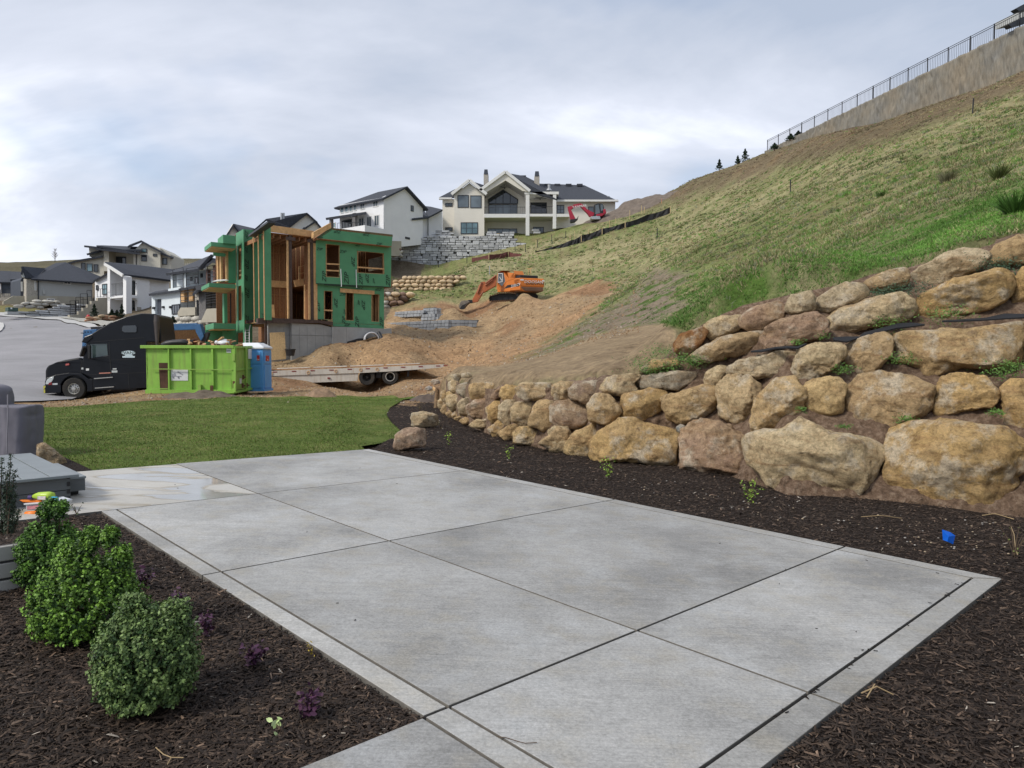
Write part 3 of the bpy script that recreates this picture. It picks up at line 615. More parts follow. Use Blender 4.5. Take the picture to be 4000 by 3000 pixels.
# ---------------- boulder walls ----------------
ZA = Z(1650, 1380, 3.687); ZB = Z(2150, 1350, 3.16); ZC = Z(2500, 1000, 1.4747)
def rock_mat():
    m, nt, bs = new_mat('sandstone')
    inf = nt.nodes.new('ShaderNodeObjectInfo'); v0 = coords(nt)
    ad = nt.nodes.new('ShaderNodeVectorMath'); ad.operation = 'ADD'; nt.links.new(v0, ad.inputs[0])
    sc = nt.nodes.new('ShaderNodeMath'); sc.operation = 'MULTIPLY'; sc.inputs[1].default_value = 61; nt.links.new(inf.outputs['Random'], sc.inputs[0]); nt.links.new(sc.outputs[0], ad.inputs[1]); V = ad.outputs[0]
    inc = nt.nodes.new('ShaderNodeRGB'); inc.outputs[0].default_value = (1, 1, 1, 1)
    oc = inf.outputs['Color']
    big = noise(nt, 1.5, 8, .66, V, .6); fin = noise(nt, 9, 9, .72, V, .4)
    mp = nt.nodes.new('ShaderNodeMapping'); nt.links.new(V, mp.inputs[0]); mp.inputs['Rotation'].default_value = (.5, .3, .4); mp.inputs['Scale'].default_value = (.8, 1.0, 5); lay = noise(nt, 1.7, 7, .68, mp.outputs[0], .8)
    c = mixc(nt, mrange(nt, big, .46, .62, 0, .85), oc, mixc(nt, .55, oc, (.56, .41, .235)))
    c = mixc(nt, mrange(nt, lay, .5, .66, 0, .62), c, (.38, .225, .11))
    c = mixc(nt, mrange(nt, noise(nt, 2.3, 8, .68, V), .52, .62, 0, .75), c, (.68, .60, .47))
    c = mixc(nt, mrange(nt, noise(nt, 3.1, 8, .7, V), .60, .70, 0, .55), c, (.21, .155, .12))
    c = mixc(nt, .9, c, ramp(nt, fin, [(.30, (.40, .36, .32)), (.48, (.97, .96, .95)), (.72, (1.36, 1.34, 1.3))]), 'MULTIPLY')
    c = mixc(nt, .75, c, ramp(nt, noise(nt, 34, 8, .78, V), [(.34, (.55, .52, .48)), (.5, (1, 1, 1)), (.66, (1.3, 1.3, 1.28))]), 'MULTIPLY')
    cp = nt.nodes.new('ShaderNodeTexVoronoi'); cp.feature = 'DISTANCE_TO_EDGE'; cp.inputs['Scale'].default_value = 2.3
    dn = nt.nodes.new('ShaderNodeMixRGB'); dn.inputs[0].default_value = .35; nt.links.new(V, dn.inputs[1]); nz = nt.nodes.new('ShaderNodeTexNoise'); nz.inputs['Scale'].default_value = 2; nz.inputs['Detail'].default_value = 6; nt.links.new(V, nz.inputs['Vector']); nt.links.new(nz.outputs['Color'], dn.inputs[2]); nt.links.new(dn.outputs[0], cp.inputs['Vector'])
    crack = mrange(nt, cp.outputs['Distance'], 0, .035, 0, 1)
    c = mixc(nt, mrange(nt, crack, 0, 1, .13, 0), c, (.13, .085, .05))
    nt.links.new(c, bs.inputs['Base Color']); bs.inputs['Roughness'].default_value = .9; bs.inputs['Specular IOR Level'].default_value = .15
    b1 = bump(nt, bs, lay, .8, .09); b2 = bump(nt, bs, fin, 1.0, .09, b1); b3 = bump(nt, bs, crack, .2, .03, b2); bump(nt, bs, noise(nt, 34, 8, .78, V), .9, .03, b3)
    return m
m_rock = rock_mat()
TINTS = [(.60, .43, .225), (.64, .49, .29), (.56, .39, .20), (.66, .53, .33), (.54, .39, .22), (.59, .42, .225), (.67, .49, .25)]
_ico = {}
def ico(n):
    if n not in _ico:
        bm = bmesh.new(); bmesh.ops.create_icosphere(bm, subdivisions=n, radius=1); bm.verts.ensure_lookup_table()
        _ico[n] = (np.array([v.co[:] for v in bm.verts]), np.array([[v.index for v in f.verts] for f in bm.faces])); bm.free()
    return _ico[n]
def rock_mesh(poly2, depth, sub, rough, seed, chisel=5, pw=3.0):
    """poly2: outline around its centre in metres (x right, y up); returns verts with z towards the viewer"""
    V, F = ico(sub); P2 = np.array(poly2); th = np.arctan2(P2[:, 1], P2[:, 0]); R = np.hypot(P2[:, 0], P2[:, 1])
    tt = np.linspace(-pi, pi, 181); rr = np.empty(181)
    for i, t in enumerate(tt):
        best = 0
        for j in range(len(P2)):
            a, b = P2[j], P2[(j + 1) % len(P2)]; d = np.array([cos(t), sin(t)]); e = b - a; den = d[0] * e[1] - d[1] * e[0]
            if abs(den) < 1e-9: continue
            k = (a[0] * e[1] - a[1] * e[0]) / den; q = (a[0] * d[1] - a[1] * d[0]) / den
            if k > 0 and -1e-6 <= q <= 1 + 1e-6: best = max(best, k)
        rr[i] = best
    ker = np.exp(-np.linspace(-1.8, 1.8, 7) ** 2); ker /= ker.sum(); r3 = np.convolve(np.concatenate([rr[:-1]] * 3), ker, 'same')[180:360]; rr = np.append(r3, r3[0])
    a = np.arctan2(V[:, 1], V[:, 0]); Rt = np.interp(a, tt, rr); rho = np.hypot(V[:, 0], V[:, 1]); q = (rho ** pw + np.abs(V[:, 2]) ** pw) ** (-1 / pw)
    X = np.column_stack([V[:, 0] * q * Rt, V[:, 1] * q * Rt, V[:, 2] * q * depth]); m = R.mean(); rs = np.random.default_rng(seed)
    for k in range(chisel):                    # flat broken faces
        d = rs.normal(0, 1, 3); d[2] = abs(d[2]) + .55; d /= np.linalg.norm(d); s = X @ d; lim = s.max() * (rs.uniform(.76, .93) if d[2] > .72 else rs.uniform(.88, .97)); ov = s > lim; X[ov] -= np.outer((s[ov] - lim) * .96, d)
    nr = V / np.linalg.norm(V, axis=1)[:, None]; o = seed * 1.37
    X += nr * (fbm(X * (1.6 / m) + o, 5, .58) * m * .26 * rough)[:, None]
    rd = 1 - np.abs(fbm(X * np.array([1.6, 1.6, 1.6]) * 1.5 / m + o + 9, 3) * 3); X += nr * (np.clip(rd, 0, 1) ** 2 * m * -.06 * rough)[:, None]
    L = X @ np.array([.25, .9, .3]) / m * 4.5 + fbm(X / m * 1.5 + o, 3) * 2.2; X += nr * ((np.abs((L % 1) - .5) - .25) * m * .08 * rough * ss(fbm(X / m + o + 3, 2), -.05, .1))[:, None]
    X += nr * (fbm(X * 11 + o, 4) * .045 * rough)[:, None]
    return X, F
def rock(parent, poly, face=on_wall, seed=0, tint=None, depth=None, sub=None, rough=1.0, name='boulder', chisel=13, pw=3.0, push=0):
    cu = sum(p[0] for p in poly) / len(poly); cv = sum(p[1] for p in poly) / len(poly)
    c = face(cu, cv); d = (c - Vector((0, 0, EYE))); dist = d.length; d.normalize()
    ex = d.cross(Vector((0, 0, 1))).normalized(); ey = ex.cross(d).normalized(); pp = []
    for u, v in poly:
        r = Vector(ray(u, v)); t = d.dot(c - Vector((0, 0, EYE))) / d.dot(r); q = Vector((0, 0, EYE)) + r * t - c; pp.append((q.dot(ex) * 1.14, q.dot(ey) * 1.12))
    w = max(p[0] for p in pp) - min(p[0] for p in pp); h = max(p[1] for p in pp) - min(p[1] for p in pp)
    dep = depth or .5 * (w * h) ** .5 * .85
    if sub is None: sub = 5 if w * h > .55 else (4 if w * h / dist ** 2 > .0006 else 3)
    X, F = rock_mesh(pp, dep, sub, rough, seed, chisel, pw)
    cc = c + d * (dep * .45 + push); W = np.array(cc) + X[:, :1] * np.array(ex) + X[:, 1:2] * np.array(ey) - X[:, 2:] * np.array(d)
    o = npmesh(name, W, F, m_rock, parent=parent, smooth=True, org=ORG[parent.name] if parent else cc) if parent else npmesh(name, W, F, m_rock, smooth=True, org=(cc.x, cc.y, cc.z - h / 2))
    rr = random.Random(seed); t = tint or TINTS[rr.randrange(len(TINTS))]; k = rr.uniform(.9, 1.08); o.color = (t[0] * k, t[1] * k, t[2] * k, 1)
    return o
PINK = (.45, .31, .215); PALE = (.62, .51, .34); GREY = (.43, .39, .31); RED = (.33, .155, .06); OCH = (.64, .44, .20); MAUV = (.38, .275, .20)
LOW = [
 (ZA, [(370, 350), (420, 300), (530, 295), (545, 330), (500, 410), (375, 420)], PALE), (ZA, [(555, 300), (620, 280), (690, 290), (720, 345), (560, 350)], PALE),
 (ZA, [(375, 420), (430, 390), (520, 400), (530, 480), (500, 570), (450, 580), (380, 520)], 0), (ZA, [(490, 480), (580, 425), (690, 430), (690, 620), (620, 650), (540, 600), (500, 560)], GREY),
 (ZA, [(690, 450), (760, 430), (1000, 420), (1060, 500), (990, 640), (780, 685), (700, 640), (680, 520)], 0), (ZA, [(1000, 590), (1080, 510), (1160, 480), (1150, 620), (1050, 668), (985, 650)], PINK),
 (ZA, [(1140, 490), (1210, 460), (1390, 470), (1400, 650), (1190, 685), (1120, 610)], OCH), (ZA, [(1350, 510), (1450, 425), (1850, 430), (1890, 660), (1480, 685), (1380, 620)], 0),
 (ZA, [(1880, 460), (2060, 410), (2180, 460), (2130, 680), (1950, 670), (1880, 600)], 0),
 (ZA, [(270, 560), (320, 530), (380, 545), (360, 700), (300, 705), (270, 640)], 0), (ZA, [(225, 680), (260, 650), (310, 680), (340, 740), (270, 810), (230, 790)], 0),
 (ZA, [(350, 560), (420, 540), (490, 590), (400, 650), (350, 630)], 0), (ZA, [(355, 610), (450, 590), (560, 620), (590, 650), (530, 820), (430, 835), (350, 740)], 0),
 (ZA, [(508, 740), (560, 660), (700, 645), (750, 690), (680, 790), (660, 900), (540, 885)], PALE), (ZA, [(645, 760), (760, 670), (960, 640), (1030, 690), (940, 900), (800, 955), (660, 900)], PINK),
 (ZA, [(920, 780), (1080, 665), (1140, 700), (1110, 960), (1010, 1015), (940, 930)], OCH), (ZA, [(1105, 760), (1200, 680), (1340, 675), (1340, 740), (1275, 1000), (1210, 1035), (1100, 930)], PALE),
 (ZA, [(1275, 800), (1350, 710), (1640, 705), (1610, 800), (1540, 1010), (1450, 1055), (1285, 970)], 0), (ZA, [(1590, 760), (1680, 690), (1890, 695), (1910, 1060), (1740, 1125), (1620, 1065), (1520, 1040), (1540, 930)], 0),
 (ZB, [(0, 760), (60, 690), (260, 675), (475, 755), (495, 930), (370, 1045), (100, 1005), (10, 930)], MAUV),
 (ZA, [(250, 830), (290, 760), (370, 720), (390, 850), (320, 885)], 0), (ZA, [(330, 870), (390, 820), (455, 860), (440, 925), (370, 925)], 0), (ZA, [(415, 880), (470, 838), (535, 880), (505, 935), (430, 935)], 0),
 (ZA, [(455, 930), (540, 900), (605, 920), (520, 975), (465, 965)], 0), (ZA, [(525, 970), (620, 915), (705, 950), (705, 1005), (590, 1028)], 0), (ZA, [(675, 1045), (740, 965), (940, 935), (1015, 1010), (950, 1090), (780, 1080)], 0),
 (ZA, [(945, 1090), (1080, 975), (1225, 1030), (1110, 1195), (1010, 1195)], OCH), (ZA, [(1085, 1150), (1200, 1055), (1330, 1015), (1435, 1050), (1320, 1245), (1180, 1235)], 0), (ZA, [(1325, 1130), (1400, 1065), (1520, 1055), (1790, 1180), (1650, 1340), (1560, 1340), (1325, 1290)], 0),
 (ZA, [(1675, 1295), (1800, 1190), (1910, 1060), (2090, 1090), (2115, 1200), (2070, 1420), (1900, 1400)], 0),
 (ZB, [(30, 500), (130, 440), (290, 460), (260, 560), (235, 665), (60, 665)], 0), (ZB, [(235, 540), (330, 450), (600, 435), (640, 560), (510, 650), (460, 745), (380, 695), (250, 660)], MAUV),
 (ZB, [(615, 530), (680, 400), (780, 365), (1150, 342), (1010, 470), (1075, 540), (890, 625), (700, 592)], 0), (ZB, [(1005, 420), (1080, 375), (1430, 325), (1850, 325), (1755, 425), (1560, 545), (1280, 555), (1100, 533)], GREY),
 (ZB, [(1890, 420), (1950, 300), (2060, 245), (2170, 255), (2130, 440), (1990, 525), (1905, 472)], 0), (ZB, [(455, 740), (520, 630), (610, 585), (720, 605), (835, 740), (855, 840), (760, 968), (630, 965), (490, 925)], 0),
 (ZB, [(875, 640), (920, 585), (1230, 535), (1425, 567), (1395, 775), (1150, 918), (890, 905), (865, 760)], OCH), (ZB, [(1395, 620), (1560, 587), (1880, 485), (2035, 530), (2055, 755), (1935, 855), (1620, 978), (1470, 905), (1395, 760)], 0),
 (ZC, [(432, 760), (500, 688), (620, 688), (705, 770), (655, 965), (560, 973), (468, 912)], 0), (ZC, [(668, 830), (770, 718), (880, 698), (945, 780), (925, 895), (800, 1005), (650, 1015), (652, 920)], 0),
 (ZC, [(932, 760), (1010, 708), (1150, 708), (1188, 760), (1162, 895), (1080, 918), (978, 893)], 0), (ZC, [(1180, 770), (1250, 688), (1390, 667), (1560, 688), (1690, 760), (1650, 905), (1470, 993), (1300, 988), (1200, 925), (1168, 830)], 0),
 (ZC, [(1685, 800), (1740, 708), (1830, 678), (1980, 698), (2065, 800), (2025, 873), (1870, 895), (1720, 923), (1682, 860)], OCH), (ZC, [(2075, 760), (2130, 718), (2260, 718), (2270, 1005), (2120, 1005), (2088, 925)], OCH),
 (ZB, [(-20, 1050), (60, 998), (205, 1008), (245, 1080), (205, 1305), (100, 1320), (-10, 1290)], 0), (ZB, [(195, 1200), (300, 1078), (520, 965), (705, 988), (560, 1160), (515, 1360), (340, 1355), (185, 1325)], 0),
 (ZB, [(515, 1220), (620, 1098), (860, 905), (1030, 925), (1560, 1075), (1625, 1200), (1565, 1480), (1290, 1480), (960, 1420), (580, 1435), (505, 1335)], OCH),
 (ZC, [(246, 1010), (330, 948), (460, 955), (640, 1055), (655, 1200), (625, 1275), (500, 1275), (252, 1225)], PINK), (ZC, [(636, 1050), (700, 1008), (840, 998), (920, 925), (1100, 1025), (1340, 1055), (1405, 1120), (1335, 1295), (1240, 1400), (960, 1355), (760, 1325), (648, 1195)], 0),
 (ZC, [(1425, 1150), (1448, 1008), (1540, 967), (1760, 957), (2090, 1007), (2215, 1078), (2175, 1305), (2090, 1395), (1960, 1485), (1650, 1425), (1448, 1410), (1438, 1290)], OCH)]
UP = [
 (ZC, [(508, 650), (560, 608), (800, 543), (893, 568), (903, 650), (860, 683), (650, 708), (538, 683)], PALE), (ZC, [(873, 640), (908, 538), (1000, 508), (1160, 508), (1183, 570), (1120, 640), (1010, 713), (940, 745), (883, 722)], 0),
 (ZC, [(1172, 560), (1200, 508), (1400, 438), (1445, 470), (1445, 570), (1330, 690), (1220, 695), (1187, 620)], 0), (ZC, [(1438, 540), (1448, 468), (1560, 445), (2150, 388), (2200, 430), (2192, 570), (2130, 625), (1800, 655), (1720, 693), (1650, 703), (1615, 640), (1468, 600)], 0), (ZC, [(2200, 430), (2290, 395), (2290, 655), (2205, 605)], 0),
 (ZC, [(193, 512), (240, 448), (350, 413), (388, 440), (352, 512), (270, 573), (208, 557)], RED), (ZC, [(373, 400), (430, 358), (560, 338), (595, 360), (562, 430), (410, 483), (383, 450)], 0), (ZC, [(578, 360), (660, 288), (800, 260), (838, 300), (822, 360), (690, 433), (588, 410)], PINK),
 (ZC, [(838, 290), (870, 223), (980, 203), (1012, 240), (1002, 312), (870, 333), (838, 320)], PALE), (ZC, [(1003, 270), (1060, 218), (1180, 153), (1290, 168), (1313, 220), (1180, 303), (1060, 323), (1008, 300)], PALE), (ZC, [(1298, 150), (1400, 88), (1510, 68), (1547, 90), (1542, 160), (1440, 193), (1328, 212)], 0),
 (ZC, [(1548, 130), (1620, 58), (1820, -42), (1960, -32), (2003, 10), (1960, 62), (1700, 193), (1598, 182)], PALE), (ZC, [(1998, 0), (2060, -62), (2180, -122), (2290, -112), (2290, 22), (2150, 52), (2008, 47)], 0),
 (ZC, [(266, 592), (360, 518), (480, 458), (690, 438), (703, 510), (600, 563), (400, 615), (278, 605)], 0), (ZC, [(698, 482), (740, 408), (850, 348), (1010, 328), (1083, 390), (1062, 462), (880, 515), (738, 535)], PINK), (ZC, [(1062, 382), (1160, 298), (1330, 238), (1500, 213), (1573, 250), (1573, 332), (1500, 375), (1320, 413), (1150, 465), (1078, 432)], 0),
 (ZC, [(1578, 282), (1650, 208), (1800, 138), (2050, 78), (2133, 120), (2133, 222), (2000, 303), (1850, 345), (1650, 375), (1578, 342)], OCH), (ZC, [(2128, 190), (2180, 88), (2290, 35), (2290, 295), (2150, 272)], OCH), (ZC, [(-5, 655), (80, 600), (190, 588), (222, 620), (120, 655), (20, 672)], OCH)]
q = on_wall(2600, 1700); bw = thing('boulder_retaining_wall', 'long low retaining wall of big tan sandstone boulders beside the mulch bed', 'boulder wall', (q.x, q.y, 0))
for i, (zz, pl, t) in enumerate(LOW): rock(bw, zz(*pl), seed=100 + i, tint=t or None)
rock(bw, ZB((1550, 1010), (1600, 968), (1662, 990), (1632, 1100), (1560, 1062)), seed=190, tint=(.25, .27, .27), rough=.3, chisel=0, name='cobble')
q = on_wall(3400, 1250); bw2 = thing('boulder_terrace_wall', 'upper stepped wall of tan boulders under the green grass slope at right', 'boulder wall', (q.x, q.y, q.z))
for i, (zz, pl, t) in enumerate(UP): rock(bw2, zz(*pl), seed=300 + i, tint=t or None)
for i, (u, v, a, b_) in enumerate([(4180, 1880, 150, 125), (4480, 1860, 140, 140), (4210, 1610, 120, 100), (4450, 1590, 130, 105), (4640, 1700, 90, 120)]): rock(bw, [(u + a * cos(k), v - b_ * sin(k)) for k in np.linspace(0, 2 * pi, 9, endpoint=False)], seed=400 + i)
for i, (u, v, a, b_) in enumerate([(4250, 1370, 170, 90), (4560, 1340, 140, 95), (4230, 1120, 150, 85), (4520, 1050, 140, 95), (4300, 900, 130, 60), (4560, 800, 120, 70)]): rock(bw2, [(u + a * cos(k), v - b_ * sin(k)) for k in np.linspace(0, 2 * pi, 9, endpoint=False)], seed=420 + i)
# soil showing between the boulders
def earth_bank():
    us = np.linspace(1742, 4750, 480); NR = 120; V = []
    for u in us:
        vt = float(topV(u)) + (14 if u < 2550 else 3); vb = float(np.interp(u, _bu, [b[1] for b in BASE_UV])) + 25; d0 = ray(u, vt)
        for j in range(NR):
            f = j / (NR - 1); q = on_wall(u, vb + (vt - vb) * f, .30); V.append((q.x, q.y, q.z))
        for e in range(1, 6):
            y = q.y * (1 + .018 * e); x = q.x * (1 + .018 * e); V.append((x, y, None))
    xs = np.array([a[0] for a in V]); ys = np.array([a[1] for a in V]); zt = Tdet(xs, ys); zs = np.array([zt[i] - .06 - .05 * ((i % (NR + 5)) - NR) if a[2] is None else a[2] for i, a in enumerate(V)])
    p = np.column_stack([xs, ys, zs]); nb = fbm(p * 3.0, 4) * .2 + fbm(p * 9, 4) * .16
    dirv = p - np.array([0, 0, EYE]); dirv /= np.linalg.norm(dirv, axis=1)[:, None]; isf = np.array([a[2] is not None for a in V]); p = p + dirv * (nb * isf)[:, None]
    M = NR + 5; idx = np.arange(len(us) * M).reshape(len(us), M); F = np.stack([idx[:-1, :-1], idx[1:, :-1], idx[1:, 1:], idx[:-1, 1:]], -1).reshape(-1, 4)
    m, nt, bs = new_mat('loose_brown_soil'); n = noise(nt, 12, 8, .75)
    c = ramp(nt, n, [(.32, (.10, .062, .038)), (.5, (.24, .155, .10)), (.66, (.42, .31, .22))]); nt.links.new(c, bs.inputs['Base Color']); bs.inputs['Roughness'].default_value = .97
    bump(nt, bs, n, 1.0, .12); npmesh('earth_bank', p, F, m, smooth=True, kind='structure')
earth_bank()
# loose boulders
gp = lambda Y: (lambda u, v: P(u, v, Y))
b1 = rock(None, ZA((-150, 930), (-130, 860), (0, 850), (130, 870), (195, 900), (208, 1000), (170, 1050), (0, 1062), (-140, 1040)), gp(PG(1660, 1668).y), 501, PALE, name='loose_boulder', pw=4)
tag(b1, 'pale squared boulder standing in the mulch, the farther of two at the lawn edge', 'boulder')
b2 = rock(None, [(1543, 1740), (1548, 1700), (1580, 1675), (1655, 1675), (1660, 1710), (1656, 1742), (1600, 1752), (1545, 1757)], gp(PG(1600, 1757).y), 502, (.46, .33, .24), name='loose_boulder', pw=4)
tag(b2, 'reddish tan squared boulder in the mulch, nearest the far patio corner', 'boulder')
b3 = rock(None, [(150, 1822), (150, 1740), (175, 1733), (215, 1755), (245, 1785), (264, 1815), (240, 1830), (180, 1845)], gp(9.6), 503, (.50, .38, .24), name='loose_boulder')
tag(b3, 'rounded tan boulder between grill cover and lawn corner', 'boulder')
# ---------------- materials for buildings ----------------
m_stw = simple('white_stucco', (.78, .785, .79), .85, .05, .6, bmp=.15, bscale=30); m_stc = simple('cream_stucco', (.70, .67, .60), .85, .05, .6, bmp=.15, bscale=30)
m_stb = simple('beige_stucco', (.56, .53, .45), .85, .06, .6); m_stg = simple('grey_stucco', (.42, .43, .42), .85, .06, .5); m_stdk = simple('dark_siding', (.055, .065, .085), .7, .1)
m_bl = simple('pale_blue_stucco', (.66, .72, .75), .85, .05, .6); m_trimw = simple('white_trim', (.68, .68, .66), .6, .03); m_trimd = simple('dark_trim', (.035, .038, .045), .5, .1)
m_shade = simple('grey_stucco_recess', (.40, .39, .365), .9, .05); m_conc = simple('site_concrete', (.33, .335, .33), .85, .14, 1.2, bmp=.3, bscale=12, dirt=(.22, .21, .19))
m_concy = simple('tan_concrete', (.40, .37, .30), .9, .1, 1); m_stone = simple('ledge_stone', (.40, .37, .32), .9, .3, 7, bmp=.5, bscale=14); m_sdark = simple('dark_ledge_stone', (.14, .135, .135), .9, .35, 6, bmp=.6, bscale=10)
m_wood = simple('framing_lumber', (.60, .37, .175), .8, .2, 5, streak=True, dirt=(.36, .2, .08)); m_stain = simple('stained_post', (.10, .045, .03), .6, .2)
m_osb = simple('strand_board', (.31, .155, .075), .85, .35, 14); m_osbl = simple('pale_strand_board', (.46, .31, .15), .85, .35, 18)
m_glass = glass_mat('window_glass', (.10, .125, .145)); m_glassd = glass_mat('dark_window_glass', (.03, .037, .045)); m_glassb = glass_mat('blue_window_glass', (.13, .22, .25))
def shingle(name, col):
    m, nt, bs = new_mat(name); v = coords(nt)
    b = nt.nodes.new('ShaderNodeTexNoise'); b.inputs['Scale'].default_value = 6; b.inputs['Detail'].default_value = 5; nt.links.new(v, b.inputs['Vector'])
    c = ramp(nt, b.outputs[0], [(.3, tuple(x * .75 for x in col)), (.7, tuple(x * 1.3 for x in col))]); nt.links.new(c, bs.inputs['Base Color']); bs.inputs['Roughness'].default_value = .9
    w = nt.nodes.new('ShaderNodeTexWave'); w.bands_direction = 'Z'; w.inputs['Scale'].default_value = 3.2; nt.links.new(v, w.inputs['Vector']); bump(nt, bs, w.outputs[0], .5, .03); return m
m_roof = shingle('asphalt_shingle', (.042, .047, .060)); m_green = simple('green_sheathing', (.095, .30, .155), .6, .13, .8, dirt=(.07, .22, .115)); m_steel = simple('primed_steel', (.075, .048, .04), .6, .3, 6)
m_ink = simple('printed_black', (.02, .035, .028), .7, .05); m_metal = simple('galvanised_metal', (.45, .46, .47), .4, .1, 5, metal=.7); m_black = simple('black_metal', (.02, .02, .023), .45, .1)
m_white = simple('white_paint', (.74, .75, .75), .45, .04); m_plas = simple('white_plastic', (.72, .74, .77), .4, .05)

def solid(o, t, off=-1):
    m = o.modifiers.new('solid', 'SOLIDIFY'); m.thickness = t; m.offset = off; return o
def roof(fac, parent, faces, mat=None, t=.22, name='roof'):
    mb = MB()
    for f in faces:
        vs = [fac.p(u, v, o) for u, v, o in f]; n = Vector((0, 0, 0))
        for i in range(len(vs)): n += (vs[i] - vs[0]).cross(vs[(i + 1) % len(vs)] - vs[0])
        if n.z < 0: vs = vs[::-1]
        mb.add(vs, [tuple(range(len(vs)))])
    return solid(mb.build(name, mat or m_roof, parent), t)
def wall(fac, parent, poly, d0, d1, mat, holes=(), name='wall'):
    mb = MB(); fac.pr(mb, poly, d0, d1, holes); return mb.build(name, mat, parent)
def blk(fac, parent, name, rects, d0, d1, mat, bevel=0):
    mb = MB()
    for r in rects: fac.rect(mb, *r, d0, d1)
    return mb.build(name, mat, parent, bevel=bevel)
def win(fac, parent, u0, v0, u1, v1, off=0, fr=None, nx=1, ny=1, w=.09, gl=None, poly=None, name='window', pk=.02):
    fr = fr or m_trimd; gl = gl or m_glass
    mb = MB(); a0, z1 = fac.sz(u0, v0, off); a1, z0 = fac.sz(u1, v1, off)
    if a1 < a0: a0, a1 = a1, a0
    if z1 < z0: z0, z1 = z1, z0
    for (x0, x1, y0, y1) in ((a0, a0 + w, z0, z1), (a1 - w, a1, z0, z1), (a0 + w, a1 - w, z0, z0 + w), (a0 + w, a1 - w, z1 - w, z1)): fac.bx(mb, x0, x1, y0, y1, off - .02, off + .07)
    for i in range(1, nx): x = a0 + (a1 - a0) * i / nx; fac.bx(mb, x - w * .35, x + w * .35, z0 + w, z1 - w, off - .02, off + .055)
    for i in range(1, ny): z = z0 + (z1 - z0) * i / ny; fac.bx(mb, a0 + w, a1 - w, z - w * .25, z + w * .25, off - .02, off + .05)
    f = mb.build(name, fr, parent); mb = MB(); fac.bx(mb, a0 + w * .8, a1 - w * .8, z0 + w * .8, z1 - w * .8, off + pk - .01, off + pk + .01); mb.build('pane', gl, f); return f
def railing(fac, parent, pts, off, h=1.0, mat=None, nb=0, rails=1, sp=1.2, name='railing', vert=False, bal=.12):
    mb = MB(); mat = mat or m_black
    for (u0, v0), (u1, v1) in zip(pts[:-1], pts[1:]):
        a = fac.p(u0, v0, off); b = fac.p(u1, v1, off); L = (b - a).length; U = Vector((0, 0, h))
        for k in range(rails): f = 1 - k * .85 / max(1, rails); mb.bar(a + U * f, b + U * f, .05)
        mb.bar(a + U * .08, b + U * .08, .04)
        n = max(1, round(L / sp))
        for i in range(n + 1): q = a.lerp(b, i / n); mb.bar(q, q + U, .05)
        if vert:
            n = max(1, round(L / bal))
            for i in range(n + 1): q = a.lerp(b, i / n); mb.bar(q + U * .08, q + U, .018)
    return mb.build(name, mat, parent)
def pipe(fac, parent, pts, off, r=.05, mat=None, name='downpipe'):
    mb = MB(); mb.tube([fac.p(u, v, off) for u, v in pts], r, 6); return mb.build(name, mat or m_trimd, parent)
def base(fac, u, v, off=0): q = fac.p(u, v, off); return (q.x, q.y, q.z)

